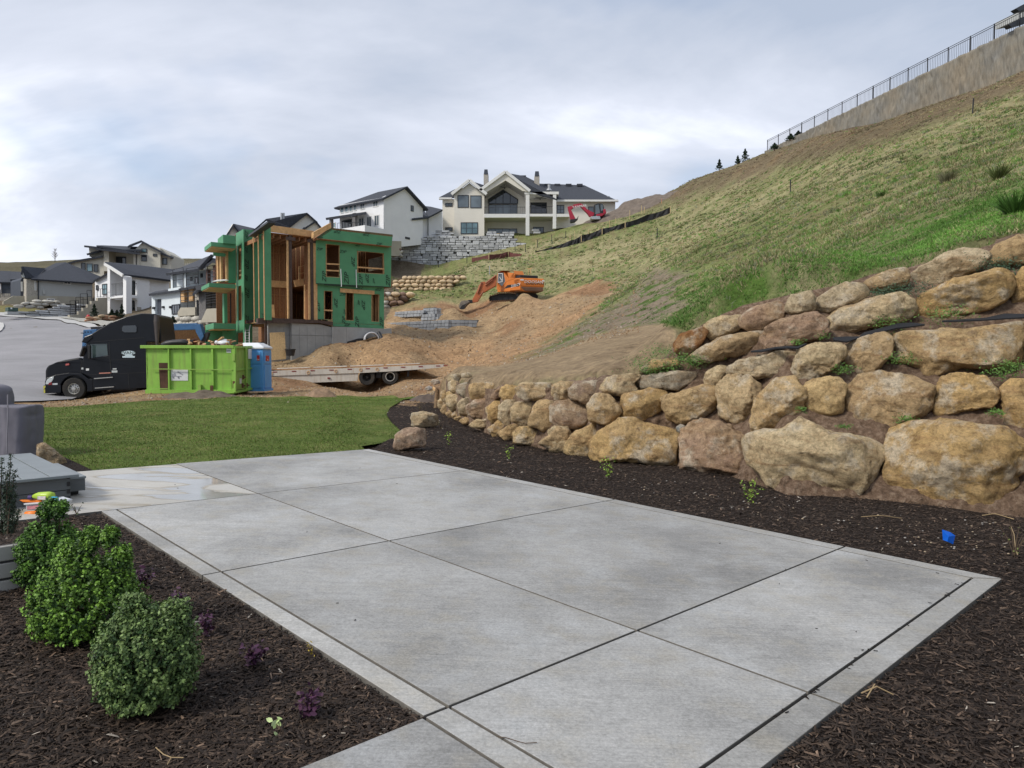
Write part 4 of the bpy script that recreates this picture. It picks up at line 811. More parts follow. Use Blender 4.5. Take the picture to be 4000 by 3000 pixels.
# ---------------- cream gabled house on the hill ----------------
Z5 = Z(1700, 640, 2.765)
def house_gabled():
    F = Fac(2000, 105, d=(1, 0)); t = thing('gabled_house', 'large cream house with two front gables and two stone chimneys on the hill', 'house', base(F, 1900, 930))
    z = lambda *p: Z5(*p); r = lambda a, b, c, d: (*Z5((a, b))[0], *Z5((c, d))[0])
    wall(F, t, z((205, 335), (370, 205), (530, 330), (530, 805), (205, 790)), 0, -9, m_stc); wall(F, t, z((78, 380), (215, 380), (215, 790), (78, 760)), -2, -9, m_stc)
    wall(F, t, z((1300, 390), (1945, 400), (1945, 640), (1300, 700)), -1.5, -12, m_stc)
    # porch: back wall, floors, soffits
    wall(F, t, z((530, 330), (760, 160), (985, 300), (1310, 315), (1310, 780), (530, 790)), -3.5, -12, m_stc, name='porch_wall')
    wall(F, t, z((505, 272), (760, 84), (1020, 292), (985, 300), (940, 290), (760, 178), (560, 300), (535, 318)), .35, .05, m_stc, name='gable_wall')
    for a, b in (((480, 290), (760, 84)), ((760, 84), (1025, 296)), ((176, 330), (370, 175)), ((370, 175), (556, 330))):
        mb = MB(); mb.bar(F.p(*Z5(a)[0], .5), F.p(*Z5(b)[0], .5), .35, .42, up=(0, 0, 1)); mb.build('gable_trim', m_trimw, t, bevel=.03)
    mb = MB()
    for (a, b) in (((535, 310), (760, 165)), ((760, 165), (985, 310))): mb.add([F.p(*Z5(a)[0], 0), F.p(*Z5(b)[0], 0), F.p(*Z5(b)[0], 0) + Vector((0, 3.5, 0)), F.p(*Z5(a)[0], 0) + Vector((0, 3.5, 0))], [(0, 1, 2, 3)])
    solid(mb.build('porch_ceiling', m_shade, t), .1)
    blk(F, t, 'deck', [r(528, 540, 985, 580), r(1015, 540, 1275, 568), (*Z5((1305, 540))[0], *Z5((1450, 572))[0])], .1, -3.4, m_trimw)
    blk(F, t, 'porch_beam', [r(965, 300, 1335, 328)], .2, -3.4, m_trimw)
    blk(F, t, 'column', [r(978, 328, 1018, 775)], .15, -.6, m_trimw, .03); blk(F, t, 'column', [r(1272, 328, 1308, 700)], .15, -.6, m_trimw, .03)
    # roofs
    R = lambda *p: [(*Z5((a, b))[0], o) for a, b, o in p]
    roof(F, t, [R((460, 290, -1), (690, 126, -9), (970, 133, -9), (1130, 213, -9), (1320, 385, .2), (1010, 300, .2), (760, 95, .2), (700, 150, .2), (520, 280, .2)), R((1130, 213, -9), (1610, 230, -9), (1980, 402, -.6), (1310, 388, -.6)), R((1610, 230, -9), (1980, 402, -.6), (1975, 402, -14)),
                 R((45, 360, -1.6), (235, 262, -6), (500, 262, -6), (250, 360, -1.6)), R((370, 180, .3), (560, 330, .3), (560, 240, -7), (370, 180, -7)), R((370, 180, .3), (182, 325, .3), (200, 300, -7), (370, 180, -7)), R((45, 360, -1.6), (235, 262, -6), (60, 355, -9))], t=.15)
    for a in (r(40, 362, 180, 380), r(1308, 386, 1978, 406)):
        mb = MB(); F.rect(mb, *a, -.5 if a[0] > 2000 else -1.4, -1 if a[0] > 2000 else -2); mb.build('gutter', m_trimw, t)
    for (x0, y0, x1, y1, yc) in ((523, 108, 574, 195, 60), (1072, 128, 1127, 215, 80)):
        c = MB(); F.rect(c, *r(x0, y0, x1, y1 + 30), -6, -7.6); co = c.build('chimney', m_stone, t, bevel=.03)
        c = MB(); a = [F.p(*q, -5.9) for q in Z5((x0 + 2, y0), (x1 - 2, y0), (x1 - 8, yc), (x0 + 8, yc))]; c.prism([a], (0, 1.8, 0)); c.build('chimney_cap', m_stdk, co)
    for u0, v0, u1, v1 in ((1215, 225, 1245, 292), (1858, 352, 1878, 382)):
        c = MB(); p0 = F.p(*Z5(((u0 + u1) / 2, v1))[0], -3); p1 = F.p(*Z5(((u0 + u1) / 2, v0))[0], -3); c.tube([p0, p0 + (p1 - p0) * .3, p0 + (p1 - p0) * .4, p1], [.5, .3, .22, .25], 10); c.build('roof_vent', m_metal, t)
    for x in (875, 950, 1318, 1440, 1560, 1212): c = MB(); p0 = F.p(*Z5((x, 142 if x < 1000 else 232))[0], -8.3); c.obox(p0, (.45, 0, 0), (0, .4, 0), (0, 0, .16)); c.build('ridge_vent', m_roof, t)
    for a, nx, ny, o, g in (((241, 338, 364, 474), 1, 1, 0, m_glass), ((378, 342, 500, 478), 1, 1, 0, m_glass), ((275, 632, 462, 758), 3, 2, 0, m_glassb), ((108, 423, 188, 463), 2, 1, -2, m_glassd), ((108, 686, 188, 726), 2, 1, -2, m_glassd),
                             ((575, 440, 888, 550), 4, 1, -3.5, m_glass), ((1028, 418, 1205, 538), 3, 2, -3.5, m_glassd), ((1312, 446, 1394, 538), 2, 2, -1.5, m_glass), ((1652, 462, 1716, 540), 1, 1, -1.5, m_glass), ((570, 700, 885, 785), 4, 1, -3.5, m_glass), ((1055, 682, 1174, 760), 3, 1, -3.5, m_glass)):
        win(F, t, *r(*a), o, m_trimd, nx, ny, .1, g)
    f = MB(); pl = Z5((575, 430), (575, 385), (733, 282), (890, 385), (890, 430)); F.pr(f, pl, -3.45, -3.4); fo = f.build('arched_window', m_glassd, t); f = MB()
    for a, b in zip(pl, pl[1:] + pl[:1]): f.bar(F.p(*a, -3.38), F.p(*b, -3.38), .12, .12)
    for x, y in ((655, 335), (733, 285), (811, 335)): f.bar(F.p(*Z5((x, y))[0], -3.38), F.p(*Z5((x, 430))[0], -3.38), .1, .1)
    f.build('frame', m_trimd, fo)
    f = MB(); F.rect(f, *r(575, 540, 888, 570), -3.4, -3.45)
    railing(F, t, Z5((530, 545), (980, 545)), -.1, 2.1 * .5, vert=True, sp=1.8, bal=.25); railing(F, t, Z5((1018, 540), (1272, 540)), -.1, 1.05, sp=1.8, vert=True, bal=.25)
    for x, y in ((745, 255), (1130, 372)):
        f = MB(); p = F.p(*Z5((x, y))[0], -2); f.bar(p, p + Vector((0, 0, 1.2)), .06); [f.bar(p, p + Vector((cos(a), sin(a), 0)) * 1.0, .14, .03) for a in (0.2, 1.46, 2.7, 3.97, 5.2)]; f.build('ceiling_fan', m_trimd, t)
house_gabled()

# ---------------- white three storey house ----------------
Z6 = Z(1200, 700, 3.687)
def house_white():
    L = Fac(1498, 92, vp=-1875); R = Fac(1498, 92, vp=3985); z = lambda *p: Z6(*p)
    t = thing('white_house', 'tall plain white three storey house with dark gable roof and covered deck', 'house', base(R, 1560, 930))
    wall(R, t, z((1100, 255), (1400, 120), (1665, 400), (1665, 940), (1100, 1000)), 0, -.3, m_stw); wall(L, t, z((468, 372), (1100, 262), (1100, 1000), (468, 1000)), 0, -.3, m_stw)
    a = L.sz(*Z6((1100, 262))[0]); b = R.sz(*Z6((1665, 400))[0]); e = R.sz(*Z6((1400, 120))[0]); l = L.sz(*Z6((468, 372))[0]); c0 = L.w(0, 0)
    W = lambda s, r, zz: c0 + L.e * s + R.e * r + Vector((0, 0, zz)); ze = a[1]; zr = e[1] + .1; rm = e[0]; rw = b[0]; ll = abs(l[0])
    mb = MB(); zo = .55; sl = (zr - ze) / rm
    A, B, C, D = W(-zo, -zo, ze - sl * zo), W(ll + zo, -zo, ze - sl * zo), W(ll - 3.2, rm, zr), W(-zo, rm, zr); E, G_ = W(-zo, rw + zo, b[1] - .3), W(ll + zo, rw + zo, b[1] - .3)
    mb.add([A, B, C, D, E, G_], [(0, 3, 2, 1), (3, 4, 5, 2), (1, 2, 5)]); solid(mb.build('roof', m_roof, t), .22)
    # lower wing to the right
    wall(R, t, z((1530, 560), (1750, 548), (1945, 440), (1945, 900), (1530, 900)), -.8, -6, m_stw)
    roof(R, t, [[(*Z6((x, y))[0], o) for x, y, o in ((1505, 570, .2), (1740, 545, .2), (1660, 400, -5), (1600, 480, -5))], [(*Z6((x, y))[0], o) for x, y, o in ((1740, 545, .2), (1950, 436, .2), (1830, 450, -6), (1780, 395, -6), (1690, 385, -6))]])
    for q, nx in (((482, 395, 530, 487), 1), ((545, 382, 595, 475), 1), ((608, 370, 655, 465), 1), ((668, 358, 715, 450), 1), ((765, 335, 832, 430), 2), ((948, 297, 1025, 393), 2), ((858, 540, 930, 688), 2), ((968, 522, 1042, 668), 2), ((745, 562, 822, 700), 2)):
        win(L, t, *Z6(q[:2])[0], *Z6(q[2:])[0], 0, m_trimw, nx, 1, .09, m_glass if nx == 2 else m_glassb)
    win(R, t, *Z6((1490, 375))[0], *Z6((1530, 468))[0], 0, m_trimd, 1, 2); win(R, t, *Z6((1410, 828))[0], *Z6((1475, 870))[0], 0, m_trimd, 2, 1)
    pipe(R, t, z((1090, 262), (1103, 280), (1103, 880)), .12, .07); pipe(R, t, z((1740, 548), (1740, 850)), -.6, .07)
    # covered deck
    roof(L, t, [[(*Z6((x, y))[0], o) for x, y, o in ((265, 556, 3.6), (845, 468, 3.6), (845, 470, 0), (380, 545, 0))]], t=.3, name='deck_roof')
    blk(L, t, 'deck_post', [(*Z6((650, 490))[0], *Z6((692, 760))[0])], 3.4, 3.0, m_sdark); blk(L, t, 'deck_post', [(*Z6((318, 560))[0], *Z6((345, 760))[0])], 3.4, 3.0, m_sdark)
    blk(L, t, 'deck', [(*Z6((300, 745))[0], *Z6((830, 790))[0])], 3.5, 0, m_stw)
    win(L, t, *Z6((500, 600))[0], *Z6((640, 735))[0], .05, m_trimd, 3, 1, .1, m_glassd); win(L, t, *Z6((350, 632))[0], *Z6((415, 700))[0], .05, m_trimw, 2, 1, .08, m_glassb)
    railing(L, t, Z6((440, 745), (825, 735)), 3.4, 1.0, sp=2)
house_white()

# ---------------- gabled roofs behind the framed house ----------------
Z9 = Z(780, 830, 2.911)
def house_behind():
    F = Fac(1100, 78, vp=5200); t = thing('grey_roof_house', 'house with dark gabled roofs and pale gable ends rising behind the framed green house', 'house', base(F, 1050, 1050))
    z = lambda *p: Z9(*p)
    for g, w_ in (([(310, 250), (380, 132), (445, 215), (445, 420), (310, 420)], .0), ([(1020, 150), (1222, 5), (1340, 105), (1340, 320), (1020, 320)], 0), ([(1180, 185), (1320, 95), (1400, 190), (1400, 300), (1180, 300)], .6)):
        wall(F, t, z(*g), w_, -.3, m_stc)
    X = lambda *p: [(*Z9((a, b))[0], o) for a, b, o in p]
    roof(F, t, [X((300, 256, .4), (382, 128, .4), (382, 128, -6), (300, 256, -6)), X((382, 128, .4), (450, 218, .4), (640, 188, -5), (620, 180, -6), (400, 130, -6)),
                X((620, 190, .2), (755, 72, .2), (850, 100, .2), (1010, 160, .2), (1222, 2, .4), (1222, 2, -3), (860, 70, -4), (760, 72, -3)), X((755, 72, .3), (850, 78, -3), (1222, 2, -3), (1222, 2, .3), (1010, 165, .3), (830, 160, .3)), X((1222, 2, .4), (1345, 110, .4), (1345, 110, -5), (1222, 2, -5)),
                X((1165, 190, .9), (1320, 90, .9), (1320, 90, -3), (1230, 95, -3)), X((1320, 90, .9), (1410, 195, .9), (1410, 195, -3), (1320, 90, -3))], t=.18)
    for x in (930, 955):
        c = MB(); p = F.p(*Z9((x, 100))[0], 0); c.tube([p, p + Vector((0, 0, .9))], .12, 8); c.build('roof_vent', m_metal, t)
house_behind()

# ---------------- houses at the left ----------------
Z1 = Z(0, 920, 4.608); Z2 = Z(380, 980, 4.424)
def house_beige():
    F = Fac(400, 138, d=(1, .12)); t = thing('beige_modern_house', 'beige modern house with stacked single slope roofs, tallest of the houses at left', 'house', base(F, 420, 1120))
    W = lambda p, d0, d1, m=m_stb: wall(F, t, p, d0, d1, m)
    W(Z1((1220, 500), (1380, 460), (1840, 372), (1870, 372), (1870, 800), (1220, 760)), -.5, -9)
    W(Z1((1600, 200), (1830, 240), (1870, 260), (1870, 380), (1610, 380)), -2, -9)
    W(Z1((1870, 250), (1960, 280), (2560, 330), (2560, 640), (1870, 640)), -3.2, -9); W(Z1((1868, 250), (1960, 262), (1960, 640), (1868, 640)), 0, -3.2); W(Z2((625, 60), (730, 60), (730, 300), (625, 300)), .2, -3.0)
    W(Z2((660, -30), (780, -150), (1090, -40), (1090, 320), (660, 300)), 0, -9, m_stb); W(Z2((1085, -60), (1265, 60), (1265, 320), (1085, 320)), -1, -9)
    X = lambda zz, *p: [(*zz((a, b))[0], o) for a, b, o in p]
    roof(F, t, [X(Z1, (1515, 176, .8), (1800, 215, .8), (1900, 215, -8), (1560, 180, -8)), X(Z1, (1735, 176, 1.2), (2210, 250, 1.2), (2560, 255, 1.2), (2480, 200, -8), (1850, 175, -8)), X(Z1, (1170, 500, .4), (1380, 440, .4), (1845, 362, .4), (1845, 362, -8), (1250, 480, -8)), X(Z1, (1555, 325, -.5), (1800, 262, -.5), (1800, 262, -6), (1600, 320, -6))], t=.35)
    roof(F, t, [X(Z2, (520, -80, .8), (760, -180, .8), (760, -185, -8), (560, -110, -8)), X(Z2, (760, -180, .8), (1130, 15, .8), (1130, 15, -8), (760, -185, -8)), X(Z2, (1110, 30, .3), (1325, 110, .3), (1325, 105, -8), (1110, 30, -8)), X(Z2, (-30, -50, 2), (740, 35, 2), (740, 20, -6), (0, -60, -6))], t=.35)
    for q, nx, g in (((1460, 495, 1540, 640), 1, m_glassd), ((1560, 505, 1668, 652), 1, m_glassb), ((1688, 518, 1768, 660), 1, m_glassd)): win(F, t, *Z1(q[:2])[0], *Z1(q[2:])[0], -.4, m_trimd, nx, 1, .12, g)
    for q, nx, g in (((200, 95, 500, 235), 3, m_glassd), ((762, 68, 858, 182), 1, m_glassd), ((762, -40, 858, 30), 1, m_glassb), ((962, 48, 1030, 95), 1, m_glassd), ((1118, 122, 1208, 238), 1, m_glass)): win(F, t, *Z2(q[:2])[0], *Z2(q[2:])[0], -3.15 if q[0] == 200 else (.05 if q[0] < 1100 else -.95), m_trimd, nx, 1, .12, g)
    pipe(F, t, Z2((673, 40), (673, 260)), .3, .08)
house_beige()
def house_hip():
    F = Fac(150, 108, vp=4480); t = thing('grey_hip_roof_house', 'single storey grey house with a broad dark hip roof behind stacked landscape boulders', 'house', base(F, 250, 1190))
    wall(F, t, Z1((690, 775), (1665, 845), (1665, 1240), (690, 1200)), 0, -9, m_stg); wall(F, t, Z1((475, 765), (690, 775), (690, 1200), (475, 1200)), .02, -8, m_stone, name='stone_wall')
    wall(F, t, Z1((600, 1080), (1665, 1105), (1665, 1250), (600, 1215)), .12, .0, m_concy, name='foundation'); wall(F, t, Z1((475, 1085), (600, 1085), (600, 1215), (475, 1215)), .14, .02, m_concy, name='foundation')
    wall(F, t, Z1((400, 760), (475, 765), (475, 1110), (370, 1110), (370, 800)), -1.5, -7, m_stdk); wall(F, t, Z1((60, 1190), (240, 1085), (475, 1090), (475, 1230), (60, 1240)), -1, -1.5, m_concy, name='stair_wall')
    X = lambda *p: [(*Z1((a, b))[0], o) for a, b, o in p]
    roof(F, t, [X((560, 775, .8), (1670, 850, .8), (1180, 480, -7)), X((1670, 850, .8), (1180, 480, -7), (1720, 790, -12)), X((560, 775, .8), (1180, 480, -7), (1000, 495, -8), (820, 585, -6), (600, 750, -2)), X((470, 765, .3), (400, 555, .3), (820, 590, -5), (640, 770, .3)), X((400, 555, .3), (370, 700, .2), (380, 700, -5), (420, 560, -5)), X((1670, 850, .8), (1820, 740, -6), (1180, 480, -7))], t=.25)
    wall(F, t, Z1((400, 565), (462, 750), (410, 755), (385, 700)), .2, .05, m_stg, name='gable_wall')
    win(F, t, *Z1((1140, 828))[0], *Z1((1280, 885))[0], .02, m_trimw, 2, 1, .12, m_glassd); win(F, t, *Z1((840, 1130))[0], *Z1((990, 1180))[0], .14, m_trimw, 2, 1, .12, m_glassd); win(F, t, *Z1((618, 815))[0], *Z1((655, 990))[0], .05, m_trimw, 1, 1, .1, m_glass); win(F, t, *Z1((375, 830))[0], *Z1((410, 1005))[0], -1.4, m_trimw, 1, 1, .1, m_glass)
    pipe(F, t, Z1((640, 795), (690, 810), (690, 1180)), .15, .08); pipe(F, t, Z1((640, 790), (640, 795)), .15, .08)
    blk(F, t, 'meter_box', [(*Z1((775, 970))[0], *Z1((820, 1060))[0])], .25, 0, m_stg)
house_hip()
def house_dark():
    F = Fac(0, 118, d=(1, .25)); t = thing('dark_sided_house', 'low house with navy siding and dark roof at the left frame edge', 'house', base(F, 20, 1190))
    wall(F, t, Z1((-600, 830), (225, 840), (225, 1090), (-600, 1090)), 0, -9, m_stdk); wall(F, t, Z1((-600, 1040), (225, 1045), (225, 1180), (-600, 1180)), .1, 0, m_stone, name='stone_wall'); wall(F, t, Z1((225, 770), (400, 770), (400, 1090), (225, 1090)), -2, -9, m_stdk)
    X = lambda *p: [(*Z1((a, b))[0], o) for a, b, o in p]
    roof(F, t, [X((-600, 825, .6), (225, 838, .6), (200, 640, -6), (-600, 620, -6)), X((180, 790, 0), (400, 780, 0), (370, 650, -5), (200, 645, -5))], t=.25)
    c = MB(); F.rect(c, *Z1((-6, 840))[0], *Z1((18, 1045))[0], .3, .02); c.build('corner_board', m_trimw, t)
    railing(F, t, Z1((10, 1120), (220, 1095)), .5, 1.3, sp=1.2, vert=True, bal=.3)
house_dark()
def house_modern():
    R = Fac(482, 100, vp=3240); L = Fac(482, 100, vp=-2280); t = thing('white_modern_house', 'white two storey house with one long dark sloping roof and corner balconies', 'house', base(R, 500, 1235))
    wall(R, t, Z2((690, 455), (905, 478), (905, 1110), (690, 1110)), 0, -.4, m_stw); wall(R, t, Z2((905, 478), (1245, 515), (1245, 1080), (905, 1100)), -.5, -.9, m_stw)
    wall(R, t, Z2((500, 440), (690, 455), (690, 505), (500, 492)), 0, -.4, m_stw); wall(R, t, Z2((500, 765), (690, 768), (690, 845), (500, 840)), 0, -2.4, m_stw, name='balcony')
    wall(R, t, Z2((500, 490), (700, 500), (700, 1110), (500, 1110)), -2.4, -2.8, m_stw)
    wall(L, t, Z2((175, 265), (475, 425), (475, 1110), (175, 1120)), -2.2, -2.6, m_stw); wall(L, t, Z2((175, 265), (220, 290), (220, 1120), (175, 1120)), 0, -2.2, m_stw, name='column'); wall(L, t, Z2((445, 425), (500, 440), (500, 1130), (445, 1130)), 0, -.8, m_stw, name='column')
    wall(L, t, Z2((190, 800), (450, 770), (450, 805), (190, 830)), 0, -2.2, m_stw, name='balcony'); wall(L, t, Z2((-40, 510), (175, 385), (175, 800), (-40, 860)), -.6, -6, m_stw)
    X = lambda f, *p: [f.p(*Z2((a, b))[0], o) for a, b, o in p]
    mb = MB(); mb.add([R.p(*Z2((440, 418))[0], .5), R.p(*Z2((905, 470))[0], .5), R.p(*Z2((1265, 518))[0], .4), R.p(*Z2((1400, 345))[0], -8), R.p(*Z2((735, 262))[0], -8), L.p(*Z2((125, 205))[0], .6)], [(0, 1, 2, 3, 4, 5)]); solid(mb.build('roof', m_roof, t), .3, 0)
    mb = MB(); mb.bar(L.p(*Z2((125, 222))[0], .5), L.p(*Z2((445, 428))[0], .5), .2, .4); mb.build('fascia', m_trimw, t)
    roof(L, t, [[(*Z2((a, b))[0], o) for a, b, o in ((-60, 505, 0), (178, 378, 0), (178, 378, -6), (-60, 505, -6))]], t=.25)
    for a, n, g in (((512, 515, 655, 760), 2, m_glass), ((520, 850, 645, 1075), 2, m_glassd)): win(R, t, *Z2(a[:2])[0], *Z2(a[2:])[0], -2.35, m_trimd, n, 1, .12, g)
    win(L, t, *Z2((88, 575))[0], *Z2((175, 752))[0], -.5, m_trimd, 2, 2, .12, m_glassb); win(L, t, *Z2((255, 545))[0], *Z2((390, 770))[0], -2.15, m_trimw, 1, 1, .1, m_stb and m_shade); win(L, t, *Z2((245, 860))[0], *Z2((385, 1110))[0], -2.15, m_trimw, 1, 1, .1, m_shade); win(L, t, *Z2((-18, 592))[0], *Z2((16, 680))[0], -.5, m_trimd, 1, 1, .1, m_glassd)
    pipe(R, t, Z2((450, 428), (488, 450), (488, 1130)), .25, .09); pipe(L, t, Z2((390, 495), (245, 520), (243, 700)), -1.9, .08)
    railing(R, t, Z2((500, 765), (688, 768)), -.1, 1.7, sp=1.5, vert=True, bal=.3); railing(L, t, Z2((205, 785), (445, 760)), -.2, 1.7, sp=1.5, vert=True, bal=.3); railing(L, t, Z2((0, 800), (170, 800)), .5, 1.2, sp=1.0)
    blk(R, t, 'stone_panel', [(*Z2((690, 968))[0], *Z2((762, 1040))[0])], .06, 0, m_stone)
house_modern()
def house_blue():
    F = Fac(581, 82, vp=-1140); t = thing('pale_blue_house', 'pale blue stucco house with grey door and black railings behind the truck', 'house', base(F, 640, 1245)); r = lambda a, b, c, d: (*Z2((a, b))[0], *Z2((c, d))[0])
    wall(F, t, Z2((940, 745), (1440, 690), (1440, 1130), (940, 1190)), 0, -7, m_bl, [Z2((1000, 838), (1108, 828), (1108, 1150), (1000, 1162))]); wall(F, t, Z2((1420, 640), (1700, 610), (1700, 900), (1420, 930)), -1.8, -7, m_bl)
    wall(F, t, Z2((1350, 380), (1880, 330), (1880, 600), (1350, 640)), -2.5, -7, m_bl)
    roof(F, t, [[(*Z2((a, b))[0], o) for a, b, o in q] for q in (((885, 742, .6), (1420, 672, .6), (1450, 640, -3), (1000, 700, -3)), ((1180, 388, .8), (1730, 310, .8), (1960, 60, .8), (1990, 60, -4), (1740, 300, -5), (1250, 365, -5)), ((1400, 655, 1), (1900, 565, 1), (1900, 575, -2), (1420, 640, -2)))], t=.25)
    blk(F, t, 'balcony', [r(1225, 655, 1440, 690)], .4, -2.4, m_bl); 
    for q in (r(1268, 395, 1310, 670), r(1490, 365, 1530, 640)): blk(F, t, 'column', [q], .2, -.2, m_bl)
    for q in (r(1440, 670, 1505, 880), r(1580, 650, 1650, 860)): blk(F, t, 'porch_post', [q], .3, -.1, m_wood)
    railing(F, t, Z2((1310, 660), (1490, 635)), .3, 2.1, rails=3, sp=2); railing(F, t, Z2((1540, 605), (1745, 580)), .3, 1.8, rails=4, sp=2)
    blk(F, t, 'door', [r(1003, 835, 1105, 1160)], -.25, -.35, m_stdk); win(F, t, *r(1292, 932, 1430, 1090), .03, m_trimd, 3, 1, .12, m_glassd); win(F, t, *r(1790, 395, 1818, 460), -2.45, m_trimd, 1, 1, .08); win(F, t, *r(1690, 455, 1745, 560), -2.45, m_trimd, 1, 1, .08, m_glassd); win(F, t, *r(1610, 455, 1640, 515), -2.45, m_trimd, 1, 1, .08)
    for a in ((945, 970), (1110, 955), (1235, 955)): blk(F, t, 'wall_lamp', [r(a[0], a[1], a[0] + 25, a[1] + 35)], .2, 0, m_black)
    wall(F, t, Z2((1390, 1060), (1440, 980), (1690, 975), (1690, 1110), (1390, 1130)), 1.5, 0, m_concy, name='porch_wall'); railing(F, t, Z2((1440, 985), (1685, 970)), 1.4, 2.0, rails=4, sp=1.5)
house_blue()
def house_stone():
    F = Fac(780, 70, vp=-1600); t = thing('stone_front_house', 'house with dark ledge stone walls and red brown posts beside the framed house', 'house', base(F, 800, 1255)); r = lambda a, b, c, d: (*Z2((a, b))[0], *Z2((c, d))[0])
    wall(F, t, Z2((1755, 690), (1880, 675), (1880, 1040), (1800, 1190), (1755, 1190)), 0, -4, m_sdark, name='stone_wall'); wall(F, t, Z2((1690, 700), (1760, 690), (1760, 1190), (1690, 1190)), -.5, -4, m_stone, name='stone_wall'); wall(F, t, Z2((1880, 680), (2200, 650), (2200, 900), (1880, 920)), -2.2, -5, simple('red_brown_wall', (.24, .13, .115), .8, .1))
    wall(F, t, Z2((2000, 690), (2110, 680), (2110, 860), (2000, 870)), -1.2, -2.2, m_sdark, name='stone_wall'); wall(F, t, Z2((1950, 340), (2250, 320), (2250, 640), (1880, 640), (1880, 345)), -3, -6, m_bl)
    wall(F, t, Z2((1790, 1215), (1890, 1000), (2195, 985), (2195, 1230), (1790, 1235)), .6, -2, m_concy, name='porch_wall'); railing(F, t, Z2((1880, 1000), (1970, 985), (2190, 965)), .5, 1.7, rails=6, sp=1.6, name='railing')
    roof(F, t, [[(*Z2((a, b))[0], o) for a, b, o in q] for q in (((1755, 300, 1.2), (1960, 60, 1.2), (1990, 60, -4), (1800, 300, -4)), ((1830, 270, 1), (1980, 165, 1), (2130, 190, 1), (2130, 150, -3), (1990, 120, -3)), ((1640, 745, .8), (1730, 670, .8), (1900, 650, .8), (1890, 640, -2), (1720, 650, -2)))], t=.22)
    for q in (r(1880, 320, 1912, 620), r(1995, 250, 2035, 600)): blk(F, t, 'porch_post', [q], .6, .3, m_stain)
    blk(F, t, 'balcony', [r(1700, 600, 2200, 628)], 1, -2.5, m_trimd); railing(F, t, Z2((1910, 560), (2110, 540)), .6, 1.6, rails=4, sp=1.5); win(F, t, *r(1725, 850, 1748, 1170), -.45, m_trimd, 1, 1, .06, m_glassd)
house_stone()
# ---------------- lettering ----------------
_txt = {}
def text_mesh(body, mat, ext=.004, shear=0, bold=0):
    k = (body, mat.name)
    if k in _txt: return _txt[k]
    cu = bpy.data.curves.new('lettering', 'FONT'); cu.body = body; cu.extrude = ext; cu.offset = bold; cu.shear = shear; cu.align_x = 'CENTER'; cu.align_y = 'CENTER'; cu.resolution_u = 2
    o = bpy.data.objects.new('lettering', cu); COL.objects.link(o); dg = bpy.context.evaluated_depsgraph_get(); dg.update()
    me = bpy.data.meshes.new_from_object(o.evaluated_get(dg)); bpy.data.objects.remove(o); bpy.data.curves.remove(cu)
    me.materials.clear(); me.materials.append(mat); _txt[k] = me; return me
def put_text(fac, parent, u, v, off, size, body, mat, rot=0, name='lettering', shear=0, sx=1):
    me = text_mesh(body, mat, shear=shear); o = bpy.data.objects.new(name, me); COL.objects.link(o); o.parent = parent; ORG[o.name] = ORG[parent.name]
    p = fac.p(u, v, off) - ORG[parent.name]; e = fac.e.copy(); n = fac.n
    if e.cross(Vector((0, 0, 1))).dot(n) < 0: e = -e
    up = Vector((0, 0, 1)); a = radians(rot); x = e * cos(a) + up * sin(a); y = -e * sin(a) + up * cos(a)
    M = Matrix(((x.x * size * sx, y.x * size, n.x, p.x), (x.y * size * sx, y.y * size, n.y, p.y), (x.z * size * sx, y.z * size, n.z, p.z), (0, 0, 0, 1))); o.matrix_local = M; return o

